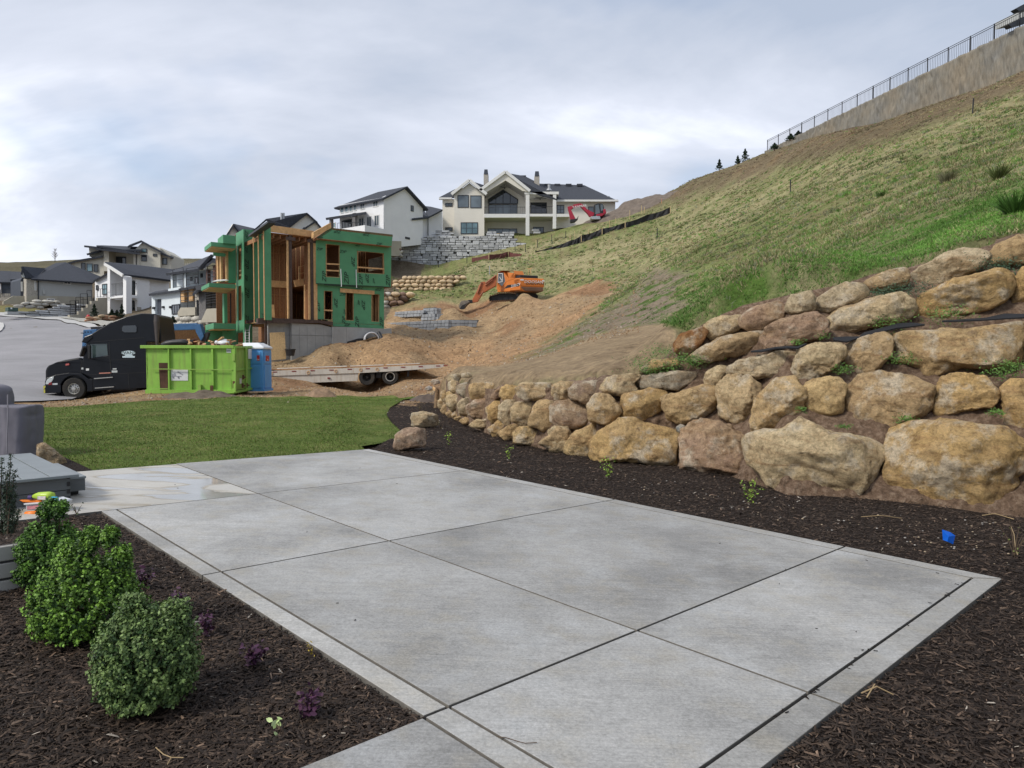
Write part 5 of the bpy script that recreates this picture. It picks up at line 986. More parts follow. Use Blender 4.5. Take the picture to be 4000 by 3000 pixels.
# ---------------- framed green house ----------------
ZR = Z(1200, 880, 3.072)
def house_green():
    DR, DL = (.776, .631), (-.53, .848)
    F = Fac(1045, 47.5, d=DR); FL = Fac(1045, 47.5, d=DL); TR_ = Fac(950, 50.85, d=DR); TL_ = Fac(950, 50.85, d=DL)
    t = thing('framed_house', 'unfinished house in green wall sheathing with open timber framing above a concrete basement', 'house', base(F, 1180, 1390))
    E_, B_ = F.e, -F.n
    z = lambda *p: ZR(*p)
    holes = [z((222, 222), (392, 238), (392, 628), (222, 620)), z((598, 305), (922, 335), (930, 588), (598, 570))]
    wall(F, t, z((108, 150), (1010, 240), (1006, 748), (920, 742), (108, 700)), .25, .20, m_green, holes, 'sheathing_wall')
    h2 = [z((200, 785), (305, 790), (305, 1138), (200, 1132)), z((460, 800), (560, 810), (560, 1145), (456, 1140)), z((770, 822), (870, 830), (866, 1160), (770, 1155))]
    wall(F, t, z((108, 690), (922, 735), (922, 1240), (310, 1212), (310, 1150), (190, 1130), (108, 1125)), .0, -.05, m_green, h2, 'sheathing_wall')
    # studs and plates behind the sheathing
    for hs, o, z0, z1 in ((holes, .2, 7.25, 10.1), (h2, -.05, 4.2, 7.2)):
        mb = MB(); a0, a1 = F.sz(1235, 1000)[0], F.sz(1500 if o < 0 else 1527, 1000)[0]; x = a0
        op = [(F.sz(*h[0], o)[0], F.sz(*h[1], o)[0]) for h in hs]
        while x < a1:
            if not any(p + .02 < x < q - .02 for p, q in op): F.bx(mb, x - .02, x + .02, z0, z1, o, o - .14)
            x += .4
        for h in hs:
            (u0, v0), (u1, v1), (u2, v2), (u3, v3) = h
            mb.bar(F.p(u0, v0, o - .07), F.p(u1, v1, o - .07), .14, .05); mb.bar(F.p(u3, v3, o - .07), F.p(u2, v2, o - .07), .14, .05); mb.bar(F.p(u0, v0, o - .07), F.p(u3, v3, o - .07), .14, .05); mb.bar(F.p(u1, v1, o - .07), F.p(u2, v2, o - .07), .14, .05)
        mb.build('wall_studs', m_wood, t)
    for i, (a, b, o) in enumerate((((222, 462), (392, 470), .1), ((222, 540), (392, 548), .1), ((598, 502), (925, 525), .1), ((200, 1018), (305, 1024), -.1))):
        mb = MB(); mb.bar(F.p(*ZR(a)[0], o + .1), F.p(*ZR(b)[0], o + .1), .04, .10); mb.build('guard_rail', m_wood, t)
    mb = MB(); mb.bar(F.p(*ZR((395, 780))[0], .04), F.p(*ZR((805, 810))[0], .04), .06, .28); mb.build('header_board', m_wood, t)
    # parapet with sloping end
    wall(F, t, z((108, 152), (290, 30), (1026, 112), (1012, 252)), .75, .55, m_green, name='parapet'); mb = MB(); F.pr(mb, z((76, 84), (285, -32), (290, 32), (76, 150)), .8, .45); mb.build('rake_beam', m_wood, t)
    mb = MB(); mb.add([F.p(*q, .75) for q in z((108, 152), (290, 30), (1026, 112))] + [F.p(*q, .75) + B_ * 8 for q in z((1026, 112), (290, 30), (108, 152))], [(0, 1, 4, 5), (1, 2, 3, 4)]); solid(mb.build('roof_deck', m_osb, t), .15)
    mb = MB(); F.pr(mb, z((108, 152), (1012, 252), (1012, 258), (108, 158)), .75, .2); mb.build('parapet_soffit', m_osb, t)
    # floors, back and end walls
    zF, zM, zT = 4.22, 7.3, 10.25; aE = F.sz(1527, 1000)[0]; aR = F.sz(1235, 1000)[0]
    mb = MB(); F.bx(mb, .3, aE - .9, zF - .04, zF, 0, -9); mb.build('floor_deck', m_osbl, t)
    mb = MB(); F.bx(mb, aR, aE, zM - .3, zM, .15, -9); mb.build('floor_deck', m_osb, t)
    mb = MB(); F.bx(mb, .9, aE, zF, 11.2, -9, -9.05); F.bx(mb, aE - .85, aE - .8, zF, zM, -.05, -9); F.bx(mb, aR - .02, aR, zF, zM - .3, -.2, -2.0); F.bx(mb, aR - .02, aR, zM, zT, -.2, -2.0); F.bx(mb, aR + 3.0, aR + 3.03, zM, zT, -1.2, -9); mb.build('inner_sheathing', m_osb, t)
    mb = MB(); F.pr(mb, [F_ for F_ in z((1006, 240), (1006, 748), (1000, 748), (1000, 240))], .2, .15)
    # right end wall with a small window looking through
    e2 = Fac(1045, 47.5, d=DL); e2.o = F.w(aE, 0); pl = [(0, zM), (9, zM), (9, zT), (0, zT)]; mb = MB(); mb.prism([[F.w(aE, b, -a) for a, b in pl], [F.w(aE, b, -a) for a, b in ((1.2, zM + 1.25), (3.6, zM + 1.25), (3.6, zM + 2.2), (1.2, zM + 2.2))]], F.e * .03); mb.build('inner_sheathing', m_osb, t)
    mb = MB()
    for x in np.arange(.9, aE, .4): F.bx(mb, x - .02, x + .02, zF, zT + .6, -8.9, -8.99)
    for y in np.arange(.3, 9, .4):
        F.bx(mb, aE - .95, aE - .85, zF, zM - .35, -y, -y - .04)
        if not 1.2 < y < 3.6: F.bx(mb, aE - .12, aE - .02, zM, zT, -y, -y - .04)
    mb.build('wall_studs', m_wood, t)
    # great room: side wall of strand board, edge beam, columns, ceiling joists
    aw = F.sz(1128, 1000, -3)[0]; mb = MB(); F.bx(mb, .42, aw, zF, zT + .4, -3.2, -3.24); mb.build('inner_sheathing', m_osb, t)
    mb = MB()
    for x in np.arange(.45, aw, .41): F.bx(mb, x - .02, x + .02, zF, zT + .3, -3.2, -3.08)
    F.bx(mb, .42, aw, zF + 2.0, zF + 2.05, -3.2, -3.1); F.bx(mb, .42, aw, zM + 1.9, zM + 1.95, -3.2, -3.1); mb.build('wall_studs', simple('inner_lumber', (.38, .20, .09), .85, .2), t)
    for a, b, o in (((1050, 1108), (1128, 1112), -3.0), ((1150, 1108), (1215, 1096), -2.2)):
        mb = MB(); mb.bar(F.p(*a, o), F.p(*b, o), .1, .48); mb.build('floor_beam', m_wood, t)
    mb = MB(); mb.bar(F.p(1051, 892, .02), F.p(1224, 915, .02), .14, .44); mb.build('header_beam', m_wood, t, bevel=.01); mb = MB(); F.pr(mb, [(1050, 882), (1235, 905), (1235, 912), (1050, 888)], .05, -3)
    mb = MB(); a9 = F.sz(1235, 1000)[0]; zz = F.sz(1140, 915)[1]
    for x in np.arange(.1, a9, .45): mb.bar(F.w(x, zz - .25, -.05), F.w(x, zz - .35, -8.9), .045, .28)
    mb.build('ceiling_joist', m_osb, t); mb = MB(); F.bx(mb, .3, a9, zz - .08, zz - .04, 0, -9); mb.build('roof_deck', m_osb, t)
    for u in (1134, 1217):
        mb = MB(); a, _ = F.sz(u, 1000, 0); F.bx(mb, a - .09, a + .09, zF, zz - .1, .06, -.12); F.bx(mb, a - .33, a + .33, zz - .45, zz - .22, .1, .13); c = mb.build('steel_column', m_steel, t)
        mb = MB(); F.bx(mb, a - .24, a - .13, zF, zz - .35, .04, -.08); mb.build('timber_post', m_wood, t)
    mb = MB(); a, _ = F.sz(1230, 1000); F.bx(mb, a - .13, a + .13, zF, zz - .3, .06, -.1); mb.build('timber_post', m_wood, t)
    mb = MB(); F.rect(mb, 1143, 1000, 1145, 1122, .1, .06); F.rect(mb, 1330, 1055, 1333, 1120, .33, .28); mb2 = MB(); mb2.bar(F.p(1331, 1050, .3), F.p(1334, 1120, .3), .05); mb2.bar(F.p(1391, 1053, .3), F.p(1393, 1124, .3), .05); mb2.build('white_strap', m_white, t)
    # inner balcony rail, stairs opening and door framing
    mb = MB(); P1, P2 = F.p(1168, 1095, -2.1), F.p(1213, 1083, -2.1)
    for h in (.45, .95): mb.bar(P1 + Vector((0, 0, h)), P2 + Vector((0, 0, h)), .09, .04)
    for k in range(3): q = P1.lerp(P2, k / 2); mb.bar(q, q + Vector((0, 0, 1.0)), .07)
    mb.build('guard_rail', m_wood, t); mb = MB()
    for u in (1190, 1213): mb.bar(F.p(u, 1246, -1.6), F.p(u, 1112, -1.6), .09)
    mb.bar(F.p(1190, 1135, -1.6), F.p(1213, 1135, -1.6), .1); [mb.bar(F.p(u, 1135, -1.6), F.p(u, 1112, -1.6), .04) for u in (1195, 1200, 1206)]; mb.build('door_framing', m_wood, t)
    mb = MB(); mb.bar(F.p(1066, 1240, -2.7), F.p(1062, 1190, -2.9), .3, .04); mb.build('loose_board', m_wood, t)
    # left side: corner post, three green fins, eave
    a = FL.sz(996, 1100)[0]; mb = MB(); FL.bx(mb, a - .18, a + .18, zF, 9.7, .02, -.2); mb.build('timber_post', m_wood, t)
    for u, vt in ((1044, 886), (1023, 905), (1004, 925)):
        a, zt = FL.sz(u, vt); mb = MB(); c = FL.w(a, 0); q = c + F.e * .0
        mb.obox((q.x, q.y, (zF + zt) / 2), F.e * .22, FL.e * .05, Vector((0, 0, (zt - zF) / 2))); mb.build('fin', m_green, t); mb = MB(); q2 = c - F.e * .25; mb.obox((q2.x, q2.y, (zF + zt) / 2), F.e * .025, FL.e * .06, Vector((0, 0, (zt - zF) / 2))); mb.build('fin_edge', m_wood, t)
    mb = MB(); mb.bar(FL.p(1046, 886, 0), FL.p(990, 936, 0), .1, .22); mb.build('rake_beam', m_wood, t); mb = MB(); mb.bar(FL.p(1062, 868, .4), FL.p(985, 922, .4), .5, .12); mb.build('eave', m_trimd, t)
    # tower
    tw = lambda f, pl, o0, o1, hs=(), n='sheathing_wall': wall(f, t, pl, o0, o1, m_green, hs, n)
    q9 = Z9; tw(TR_, q9((495, 188), (605, 200), (640, 215), (640, 1225), (508, 1225)), 0, -.05); tw(TL_, q9((495, 188), (412, 238), (412, 1500), (508, 1500)), 0, -.05, [q9((432, 385), (472, 368), (475, 755), (435, 772)), q9((435, 840), (475, 828), (478, 1222), (437, 1232)), q9((430, 1372), (495, 1362), (497, 1500), (430, 1500))])
    tw(TR_, q9((508, 1262), (600, 1270), (600, 1500), (508, 1500)), -.02, -.07)
    mb = MB(); TL_.bx(mb, 0, 6, 3, TL_.sz(950, 894)[1] - .1, -2.4, -2.45); TR_.bx(mb, 0, 2.4, 3, 10.2, -6, -6.05); mb.build('inner_sheathing', m_osb, t); mb = MB()
    for p in (((432, 385), (435, 772)), ((435, 840), (437, 1232))): mb.bar(TL_.p(*Z9(p[0])[0], -.1), TL_.p(*Z9(p[1])[0], -.1), .2)
    for a, b in (((455, 665), (475, 658)), ((455, 715), (475, 708))): mb.bar(TL_.p(*Z9(a)[0], -.1), TL_.p(*Z9(b)[0], -.1), .05, .12)
    mb.build('window_framing', m_wood, t)
    # canopies
    def canopy(u, Y, vt, vb, ur, ul, name='canopy', sof=True, mat=m_green):
        A = Fac(u, Y, d=DR); B = Fac(u, Y, d=DL); a1 = A.sz(ur, vt)[0]; b1 = B.sz(ul, vt)[0]; zt = A.sz(u, vt)[1]; zb = A.sz(u, vb)[1]; o = A.w(0, 0)
        mb = MB(); c = o + A.e * a1 / 2 + B.e * b1 / 2; mb.obox((c.x, c.y, (zt + zb) / 2), A.e * a1 / 2, B.e * b1 / 2, Vector((0, 0, (zt - zb) / 2)))
        k = mb.build(name, mat, t, bevel=.01)
        if sof: mb = MB(); mb.obox((c.x, c.y, zb - .03), A.e * (a1 / 2 - .05), B.e * (b1 / 2 - .05), Vector((0, 0, .02))); mb.build('soffit', m_osbl if name == 'x' else m_wood, k)
        return A, B, a1, b1, zb
    canopy(831.5, 49.5, 945, 962, 922, 798); canopy(878.6, 49.8, 917, 950, 921, 850, sof=False); A, B, a1, b1, zb = canopy(821, 49, 1105, 1121, 921, 786); canopy(836.7, 49.5, 1262, 1284, 922, 802)
    W2 = Fac(892, 51.5, d=DR); tw(W2, [(892, 950), (922, 950), (922, 1106), (892, 1106)], 0, -.05); mb = MB(); W2.rect(mb, 850, 985, 858, 1105, -.6, -.9); W2.rect(mb, 862, 985, 870, 1100, -.2, -.5); W2.rect(mb, 883, 985, 893, 1100, 0, -.3); mb.build('timber_post', m_wood, t)
    mb = MB(); W2.rect(mb, 875, 1146, 889, 1262, .1, -.3); mb.build('green_column', m_green, t); mb = MB(); mb.tube([W2.p(901, 1146, 0), W2.p(901, 1262, 0)], .05, 8); mb.build('steel_column', m_black, t)
    mb = MB(); W2.rect(mb, 866, 992, 892, 998, 0, -.4); W2.rect(mb, 833, 985, 880, 1003, .5, .45); mb.build('window_framing', m_green, t)
    mb = MB(); mb.add([W2.p(825, 1100, .7), W2.p(893, 1094, .4), W2.p(880, 1091, 0), W2.p(850, 1092, 0)], [(0, 1, 2, 3)]); solid(mb.build('tarp', m_white, t), .04)
    tw(W2, [(870, 1284), (922, 1284), (922, 1400), (870, 1400)], .1, .05); wall(W2, t, [(802, 1290), (870, 1284), (870, 1400), (802, 1400)], -1.0, -1.05, m_green, [[(838, 1325), (848, 1324), (848, 1380), (838, 1380)], [(853, 1320), (862, 1319), (862, 1380), (853, 1380)]], 'sheathing_wall')
    mb = MB(); W2.bx(mb, -3.2, .6, 1.5, 4, -2.4, -2.45); mb.build('inner_sheathing', m_osb, t)
    # steel floor edge and concrete basement
    mb = MB(); F.pr(mb, [(1008, 1243), (1048, 1241), (1235, 1250), (1300, 1256), (1300, 1272), (1250, 1262), (1048, 1262), (1008, 1262)], .25, -.1); mb.build('steel_edge_beam', m_steel, t)
    mb = MB(); FL.pr(mb, [(1045, 1243), (960, 1252), (960, 1270), (1045, 1262)], .05, -.2); mb.build('steel_edge_beam', m_steel, t); mb = MB(); F.rect(mb, 1035, 1262, 1039, 1345, -.1, -.2); F.rect(mb, 1042, 1262, 1045, 1345, -.1, -.2); mb.build('shoring_post', m_steel, t)
    for pl, o in (([(1047, 1262), (1140, 1262), (1140, 1430), (1047, 1430)], -.3), ([(1140, 1262), (1255, 1268), (1300, 1280), (1300, 1420), (1140, 1430)], .1), ([(1300, 1276), (1500, 1284), (1528, 1282), (1535, 1330), (1440, 1325), (1300, 1350)], .3)):
        mb = MB(); F.pr(mb, pl, o, o - .3); mb.build('basement_wall', m_conc, t, bevel=.01)
    mb = MB()
    for u in (1078, 1108, 1170, 1200, 1232, 1265, 1353): F.rect(mb, u, 1275 if u < 1300 else 1280, u + 1, 1400 if u < 1300 else 1335, (.31 if u > 1300 else (.11 if u > 1140 else -.29)), -.3)
    F.rect(mb, 1047, 1308, 1140, 1309, -.29, -.3); F.rect(mb, 1140, 1310, 1300, 1311, .11, 0); mb.build('form_joint', simple('joint_line', (.2, .2, .195), .9), t)
    mb = MB(); F.pr(mb, [(1357, 1335), (1400, 1322), (1440, 1322), (1440, 1332), (1400, 1334), (1357, 1345)], .34, .0); mb.build('window_well', m_black, t)
    mb = MB(); F.pr(mb, [(1282, 1250), (1300, 1250), (1300, 1274), (1282, 1272)], .0, -.1); mb.build('rim_board', m_wood, t)
    mb = MB()
    for a, b in (((108, 700), (1006, 742)), ((205, 715), (610, 735))): mb.bar(F.p(*ZR(a)[0], .255), F.p(*ZR(b)[0], .255), .01, .05)
    mb.bar(F.p(*ZR((400, 640))[0], .255), F.p(*ZR((400, 640))[0], .255) + Vector((0, 0, 0.01)), .01)
    mb.build('seam_tape', m_ink, t)
    for x, y, s, rot, o in ((370, 75, .30, 180, .77), (715, 108, .30, 180, .77), (155, 150, .2, 0, .77), (520, 186, .2, 0, .27), (860, 225, .26, 0, .77), (145, 287, .26, 0, .27), (425, 318, .30, 0, .27), (207, 620, .42, 90, .27), (475, 640, .48, 90, .27), (548, 430, .38, -90, .27), (645, 655, .42, 90, .27), (718, 630, .36, -90, .27), (972, 670, .46, 90, .27), (640, 750, .30, 180, .27), (860, 768, .30, 180, .01), (132, 975, .44, 90, .02), (425, 832, .28, 0, .02), (343, 925, .36, -90, .02), (603, 1165, .42, 90, .02), (672, 950, .38, -90, .02), (895, 1170, .40, 90, .02), (478, 1195, .26, 0, .02), (440, 1140, .3, 90, .02), (800, 670, .2, 90, .27), (610, 240, .2, 180, .27), (620, 930, .2, 90, .02), (450, 1040, .2, 90, .02)):
        put_text(F, t, *ZR((x, y))[0], o, s * 1.0, 'ZIP', m_ink, rot, 'sheathing_print', .25, 1.25)
    for x, y, s in ((532, 245, .34), (533, 580, .4), (538, 905, .42), (540, 1205, .3), (530, 420, .25), (530, 740, .25)): put_text(TR_, t, *Z9((x, y))[0], .01, s, 'ZIP', m_ink, -90, 'sheathing_print', .25, 1.2)
    put_text(W2, t, *Z9((305, 1310))[0], .12, .38, 'ZIP', m_ink, 90, 'sheathing_print', .25, 1.2); put_text(F, t, 1028, 1232, .1, .2, 'ZIP', m_ink, -70, 'sheathing_print', .25, 1.2)
    # things leaning on the house
    o = MB(); o.prism([[F.p(1053, 1299, .25), F.p(1112, 1297, .25), F.p(1117, 1402, .9), F.p(1059, 1408, .9)]], F.n * .02); tag(o.build('strand_board_sheet', m_osbl), 'tan strand board sheet leaning on the concrete basement wall', 'board')
    l = MB(); a, b, c, d_ = TR_.p(954, 1272, .35), TR_.p(978, 1270, .35), TR_.p(958, 1360, 1.0), TR_.p(974, 1360, 1.0)
    a2 = a.lerp(c, .18) ; b2 = b.lerp(d_, .18); a2 = TR_.p(958, 1288, .45); b2 = TR_.p(974, 1287, .45); l.tube([a, a2, c], .03, 6); l.tube([b, b2, d_], .03, 6); lt = thing('ladder', 'white extension ladder leaning on the green wall above the blue toilet', 'ladder', tuple(c)); l.build('ladder_rail', m_white, lt)
    for k in range(7): l = MB(); l.bar(a2.lerp(c, k / 7 + .03), b2.lerp(d_, k / 7 + .03), .035); l.build('rung', m_white, lt)
    tb = thing('trash_tub', 'black plastic tub against the basement wall', 'tub', base(F, 1134, 1392, 1.0)); q = F.p(1134, 1390, 1.0); l = MB(); l.tube([q, q + Vector((0, 0, .42))], [.25, .33], 14); l.build('tub_body', m_black, tb); l = MB(); l.tube([q + Vector((0, 0, .40)), q + Vector((0, 0, .46))], [.36, .36], 14); l.build('tub_rim', m_black, tb)
    q = G(1450, 1337, 30, 60); q = F.p(1452, 1318, 1.2); wt = thing('plastic_culvert_piece', 'white plastic window well liner lying beside the concrete footing', 'window well liner', tuple(q)); l = MB(); pts = [q + E_ * (sin(a) * .55) + Vector((0, 0, cos(a) * .45 - .1)) for a in np.linspace(-1.7, 1.7, 11)]
    for i in range(10): l.add([pts[i], pts[i + 1], pts[i + 1] + B_ * .7 + E_ * .25, pts[i] + B_ * .7 + E_ * .25], [(0, 1, 2, 3)])
    solid(l.build('liner_shell', m_plas, wt), .03); l = MB(); l.tube([p - B_ * .02 for p in pts], .05, 6); l.build('liner_rim', m_plas, wt); l = MB(); l.tube([F.p(1478, 1300, .9), F.p(1492, 1326, 1.3)], .16, 12); tag(l.build('drain_pipe', m_black), 'short dark grey pipe beside the white window well liner', 'pipe')
house_green()

# ---------------- block and stone walls ----------------
def unit_block(seed, rough=.04):
    bm = bmesh.new(); bmesh.ops.create_cube(bm, size=1); rs = random.Random(seed)
    for v in bm.verts: v.co += Vector((rs.uniform(-rough, rough), rs.uniform(-rough * 2, rough), rs.uniform(-rough, rough)))
    bmesh.ops.bevel(bm, geom=list(bm.edges), offset=.07, segments=1, affect='EDGES'); bmesh.ops.triangulate(bm, faces=[f for f in bm.faces if len(f.verts) > 4])
    me = bpy.data.meshes.new('block'); bm.to_mesh(me); bm.free(); return me
def tinted(name, col, spread=.35, scale=8, bmp=.5):
    m, nt, bs = new_mat(name); inf = nt.nodes.new('ShaderNodeObjectInfo')
    r = ramp(nt, inf.outputs['Random'], [(0, tuple(c * (1 - spread) for c in col)), (1, tuple(min(1, c * (1 + spread)) for c in col))]); c = mixc(nt, 1, r, ramp(nt, noise(nt, scale, 5, .7), [(.3, (.75,) * 3), (.7, (1.2,) * 3)]), 'MULTIPLY')
    nt.links.new(c, bs.inputs['Base Color']); bs.inputs['Roughness'].default_value = .9; bs.inputs['Specular IOR Level'].default_value = .2; bump(nt, bs, noise(nt, scale * 1.5, 4), bmp, .05); return m
def block_wall(fac, parent, poly, rowh, wr, mat, thick=.35, off=0, jit=.05, dbl=.18, gap=.02, name='block', variants=6, rgen=3, meshes=None, rot=0, core=None):
    rs = random.Random(rgen); P2 = [fac.sz(u, v, off) for u, v in poly]; a0, a1 = min(p[0] for p in P2), max(p[0] for p in P2); z0, z1 = min(p[1] for p in P2), max(p[1] for p in P2)
    ms = meshes or [unit_block(rgen * 10 + i, jit) for i in range(variants)]
    if not meshes:
        for m in ms: m.materials.append(mat)
    rows = int(math.ceil((z1 - z0) / rowh)); n = 0; taken = set(); org = ORG[parent.name]
    for r in range(rows):
        z = z0 + r * rowh; x = a0 - rs.uniform(0, wr[1])
        while x < a1:
            w = rs.uniform(*wr); cx, cz = x + w / 2, z + rowh / 2
            ins = pip(np.array([cx]), np.array([cz]), P2)[0] > -rowh * .15; h = rowh
            if ins and not any(tx0 < cx < tx1 for (tr, tx0, tx1) in taken if tr == r):
                if rs.random() < dbl and r < rows - 1 and pip(np.array([cx]), np.array([cz + rowh]), P2)[0] > 0: h = rowh * 2; taken.add((r + 1, x, x + w))
                o = bpy.data.objects.new(name, rs.choice(ms)); COL.objects.link(o); o.parent = parent; p = fac.w(cx, z + h / 2, off - thick / 2 + rs.uniform(-jit, jit)) - org
                o.location = p; o.rotation_euler = (rs.uniform(-rot, rot), rs.uniform(-rot, rot), atan2(fac.e.y, fac.e.x) + rs.uniform(-rot, rot)); o.scale = (w - gap, thick, h - gap); n += 1
            x += w
    if core:
        mb = MB(); fac.pr(mb, poly, off - thick * .45, off - thick * 1.2); mb.build('wall_core', core, parent)
    return n
def unit_rocks(mat, seed, n=7, sub=2):
    out = []
    for i in range(n):
        rs = np.random.default_rng(seed + i); k = 9; a = np.linspace(0, 2 * pi, k, endpoint=False); r = rs.uniform(.44, .56, k); X, F = rock_mesh([(cos(t) * q, sin(t) * q) for t, q in zip(a, r)], .5, sub, .8, seed + i, 4, 3.2)
        me = bpy.data.meshes.new('stone'); me.from_pydata(np.column_stack([X[:, 0], -X[:, 2], X[:, 1]]).tolist(), [], F.tolist()); me.polygons.foreach_set('use_smooth', [True] * len(me.polygons)); me.materials.append(mat); me.update(); out.append(me)
    return out
m_gblk = tinted('grey_ledge_block', (.43, .44, .45), .3, 6); m_cmu = tinted('grey_retaining_block', (.34, .36, .385), .14, 9, .3); m_tan = tinted('tan_fieldstone', (.56, .43, .28), .28, 3, .6); m_pale = tinted('pale_landscape_stone', (.46, .44, .39), .25, 3, .5); m_redst = tinted('red_and_tan_stone', (.42, .24, .15), .4, 4)
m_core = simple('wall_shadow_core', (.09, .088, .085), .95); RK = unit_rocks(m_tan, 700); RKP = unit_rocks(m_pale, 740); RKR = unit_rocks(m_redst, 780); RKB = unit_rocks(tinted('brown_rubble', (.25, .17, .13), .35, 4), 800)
def T_(name, label, cat, fac, u, v): return thing(name, label, cat, base(fac, u, v))
FW = Fac(1750, 98, d=(1, .03))
t = T_('stone_block_wall', 'tall grey wall of rough faced concrete blocks below the cream gabled house', 'retaining wall', FW, 1750, 1050)
block_wall(FW, t, [(1525, 1072), (1525, 1000), (1568, 985), (1568, 938), (1640, 930), (1695, 922), (1770, 922), (1850, 925), (1920, 918), (1985, 905), (2008, 912), (2010, 945), (2062, 950), (1990, 968), (1900, 1004), (1800, 1030), (1700, 1055), (1600, 1080)], .31, (.5, 1.05), m_gblk, .5, 0, .05, .14, .045, 'block', core=m_core, rgen=5)
for k, (pl, lb) in enumerate((([(1690, 924), (1700, 902), (1760, 903), (1765, 924)], 'rough grey blocks piled on the left top of the block wall'), ([(1905, 920), (1905, 905), (1940, 906), (1942, 920)], 'short stack of grey blocks on the wall top by the yellow item'), ([(2080, 912), (2082, 898), (2116, 899), (2118, 912)], 'pale pallet of blocks in front of the lower right window'))):
    f = Fac(1750, 98.5, d=(1, .03)); t = T_('block_pile', lb, 'block pile', f, pl[0][0], pl[0][1]); block_wall(f, t, pl, .3, (.5, 1.0), m_gblk, .8, 0, .06, 0, .03, rgen=20 + k)
f = Fac(1950, 99, d=(1, 0)); o = MB(); f.pr(o, Z5((628, 775), (650, 752), (712, 750), (720, 765), (700, 775)), 0, -1.2); tag(o.build('yellow_compactor', simple('yellow_paint', (.75, .45, .05), .5)), 'yellow tool lying on top of the grey block wall', 'tool')
Z4b = Z(1500, 1000, 2.765)
FC1 = Fac(1749, 60.5, vp=-1400); FC2 = Fac(1749, 60.5, d=(.93, .36))
t = T_('tiered_block_wall', 'unfinished stepped wall of light grey split face blocks on the dirt bench', 'block wall', FC1, 1749, 1280)
block_wall(FC1, t, Z4b((0, 738), (690, 688), (690, 800), (200, 850), (0, 850)), .285, (.42, .46), m_cmu, .3, 0, .015, 0, .025, core=m_core, rgen=31); block_wall(FC2, t, Z4b((690, 688), (1028, 692), (985, 762), (820, 775), (690, 800)), .285, (.36, .4), m_cmu, .3, 0, .015, 0, .025, core=m_core, rgen=32)
f1, f2 = Fac(1704, 63.5, vp=-1400), Fac(1704, 63.5, d=(.93, .36)); block_wall(f1, t, Z4b((398, 632), (562, 622), (562, 692), (398, 695)), .285, (.42, .46), m_cmu, .3, 0, .015, 0, .025, core=m_core, rgen=33); block_wall(f2, t, Z4b((562, 622), (760, 622), (760, 690), (562, 692)), .285, (.36, .4), m_cmu, .3, 0, .015, 0, .025, core=m_core, rgen=34)
f1, f2 = Fac(1700, 64.5, vp=-1400), Fac(1700, 64.5, d=(.93, .36)); block_wall(f1, t, Z4b((428, 562), (548, 554), (548, 628), (428, 632)), .285, (.42, .46), m_cmu, .3, 0, .015, 0, .025, core=m_core, rgen=35); block_wall(f2, t, Z4b((548, 554), (606, 572), (606, 622), (548, 628)), .285, (.36, .4), m_cmu, .3, 0, .015, 0, .025, core=m_core, rgen=36)
f1 = Fac(1600, 66, vp=-1400); block_wall(f1, t, Z4b((122, 622), (430, 595), (430, 640), (122, 668)), .285, (.42, .46), m_cmu, .3, 0, .015, 0, .025, core=m_core, rgen=37)
f = Fac(1690, 76, d=(1, -.02)); t = T_('small_boulder_wall', 'distant low wall of small tan boulders on the slope behind the framed house', 'boulder wall', f, 1680, 1130)
block_wall(f, t, Z4b((-10, 355), (90, 265), (210, 235), (480, 222), (845, 200), (850, 235), (770, 300), (740, 340), (700, 375), (300, 368), (60, 372)), .40, (.48, .85), None, .7, 0, .1, 0, -.10, 'stone', meshes=RK, rot=.3, rgen=41, core=simple('soil_core', (.12, .08, .05), .95))
f = Fac(1560, 71, d=(1, .4)); t = T_('rubble_slope', 'heap of brown and tan rocks spilling beside the right end of the framed house', 'rock pile', f, 1560, 1220)
block_wall(f, t, Z4b((-10, 380), (100, 385), (300, 400), (300, 440), (200, 540), (130, 640), (-10, 660)), .42, (.5, .95), None, .8, 0, .15, .1, -.14, 'stone', meshes=RKB + RK[:3] + RKP[:2], rot=.5, rgen=42, core=simple('soil_core2', (.10, .07, .05), .95))
f = Fac(1560, 94, d=(1, .1)); t = T_('grey_rock_patch', 'loose grey and white rocks beside the left end of the grey block wall', 'rock pile', f, 1545, 1000); block_wall(f, t, [(1530, 990), (1532, 970), (1568, 972), (1570, 1002), (1540, 1002)], .4, (.5, .9), None, .7, 0, .15, 0, -.1, 'stone', meshes=RKP + RKB[:2], rot=.5, rgen=43)
f = Fac(150, 100, vp=4480); t = T_('landscape_boulders', 'pale flat boulders terraced in front of the grey hip roof house', 'boulder wall', f, 150, 1200)
block_wall(f, t, Z1((170, 1290), (360, 1240), (640, 1200), (760, 1160), (1000, 1175), (1230, 1240), (1050, 1270), (700, 1300), (400, 1300)), .42, (.7, 1.5), None, 1.0, 0, .12, 0, -.14, 'stone', meshes=RKP, rot=.15, rgen=44)
f = Fac(150, 96, vp=4480); t = T_('terraced_block_wall', 'low grey block terraces along the sidewalk under the pale boulders', 'retaining wall', f, 180, 1235)
block_wall(f, t, Z1((345, 1415), (450, 1370), (800, 1345), (1000, 1280), (1400, 1250), (1560, 1240), (1560, 1340), (1260, 1470), (800, 1455)), .28, (.7, 1.7), m_gblk, .6, 0, .08, .05, .05, rgen=45, core=m_core)
f = Fac(420, 92, vp=2900); t = T_('red_rock_border', 'red and tan flat rocks in the bed behind the fire hydrant', 'rock border', f, 400, 1255); block_wall(f, t, Z1((1600, 1530), (1680, 1450), (2100, 1460), (2300, 1470), (2300, 1600), (2000, 1570)), .35, (.6, 1.4), None, .7, 0, .15, 0, -.1, 'stone', meshes=RKR + RK[:2], rot=.2, rgen=46)
f = Fac(720, 72, vp=-1600); t = T_('pale_rock_bank', 'pale rounded boulders in front of the blue and stone houses', 'boulder wall', f, 740, 1265)
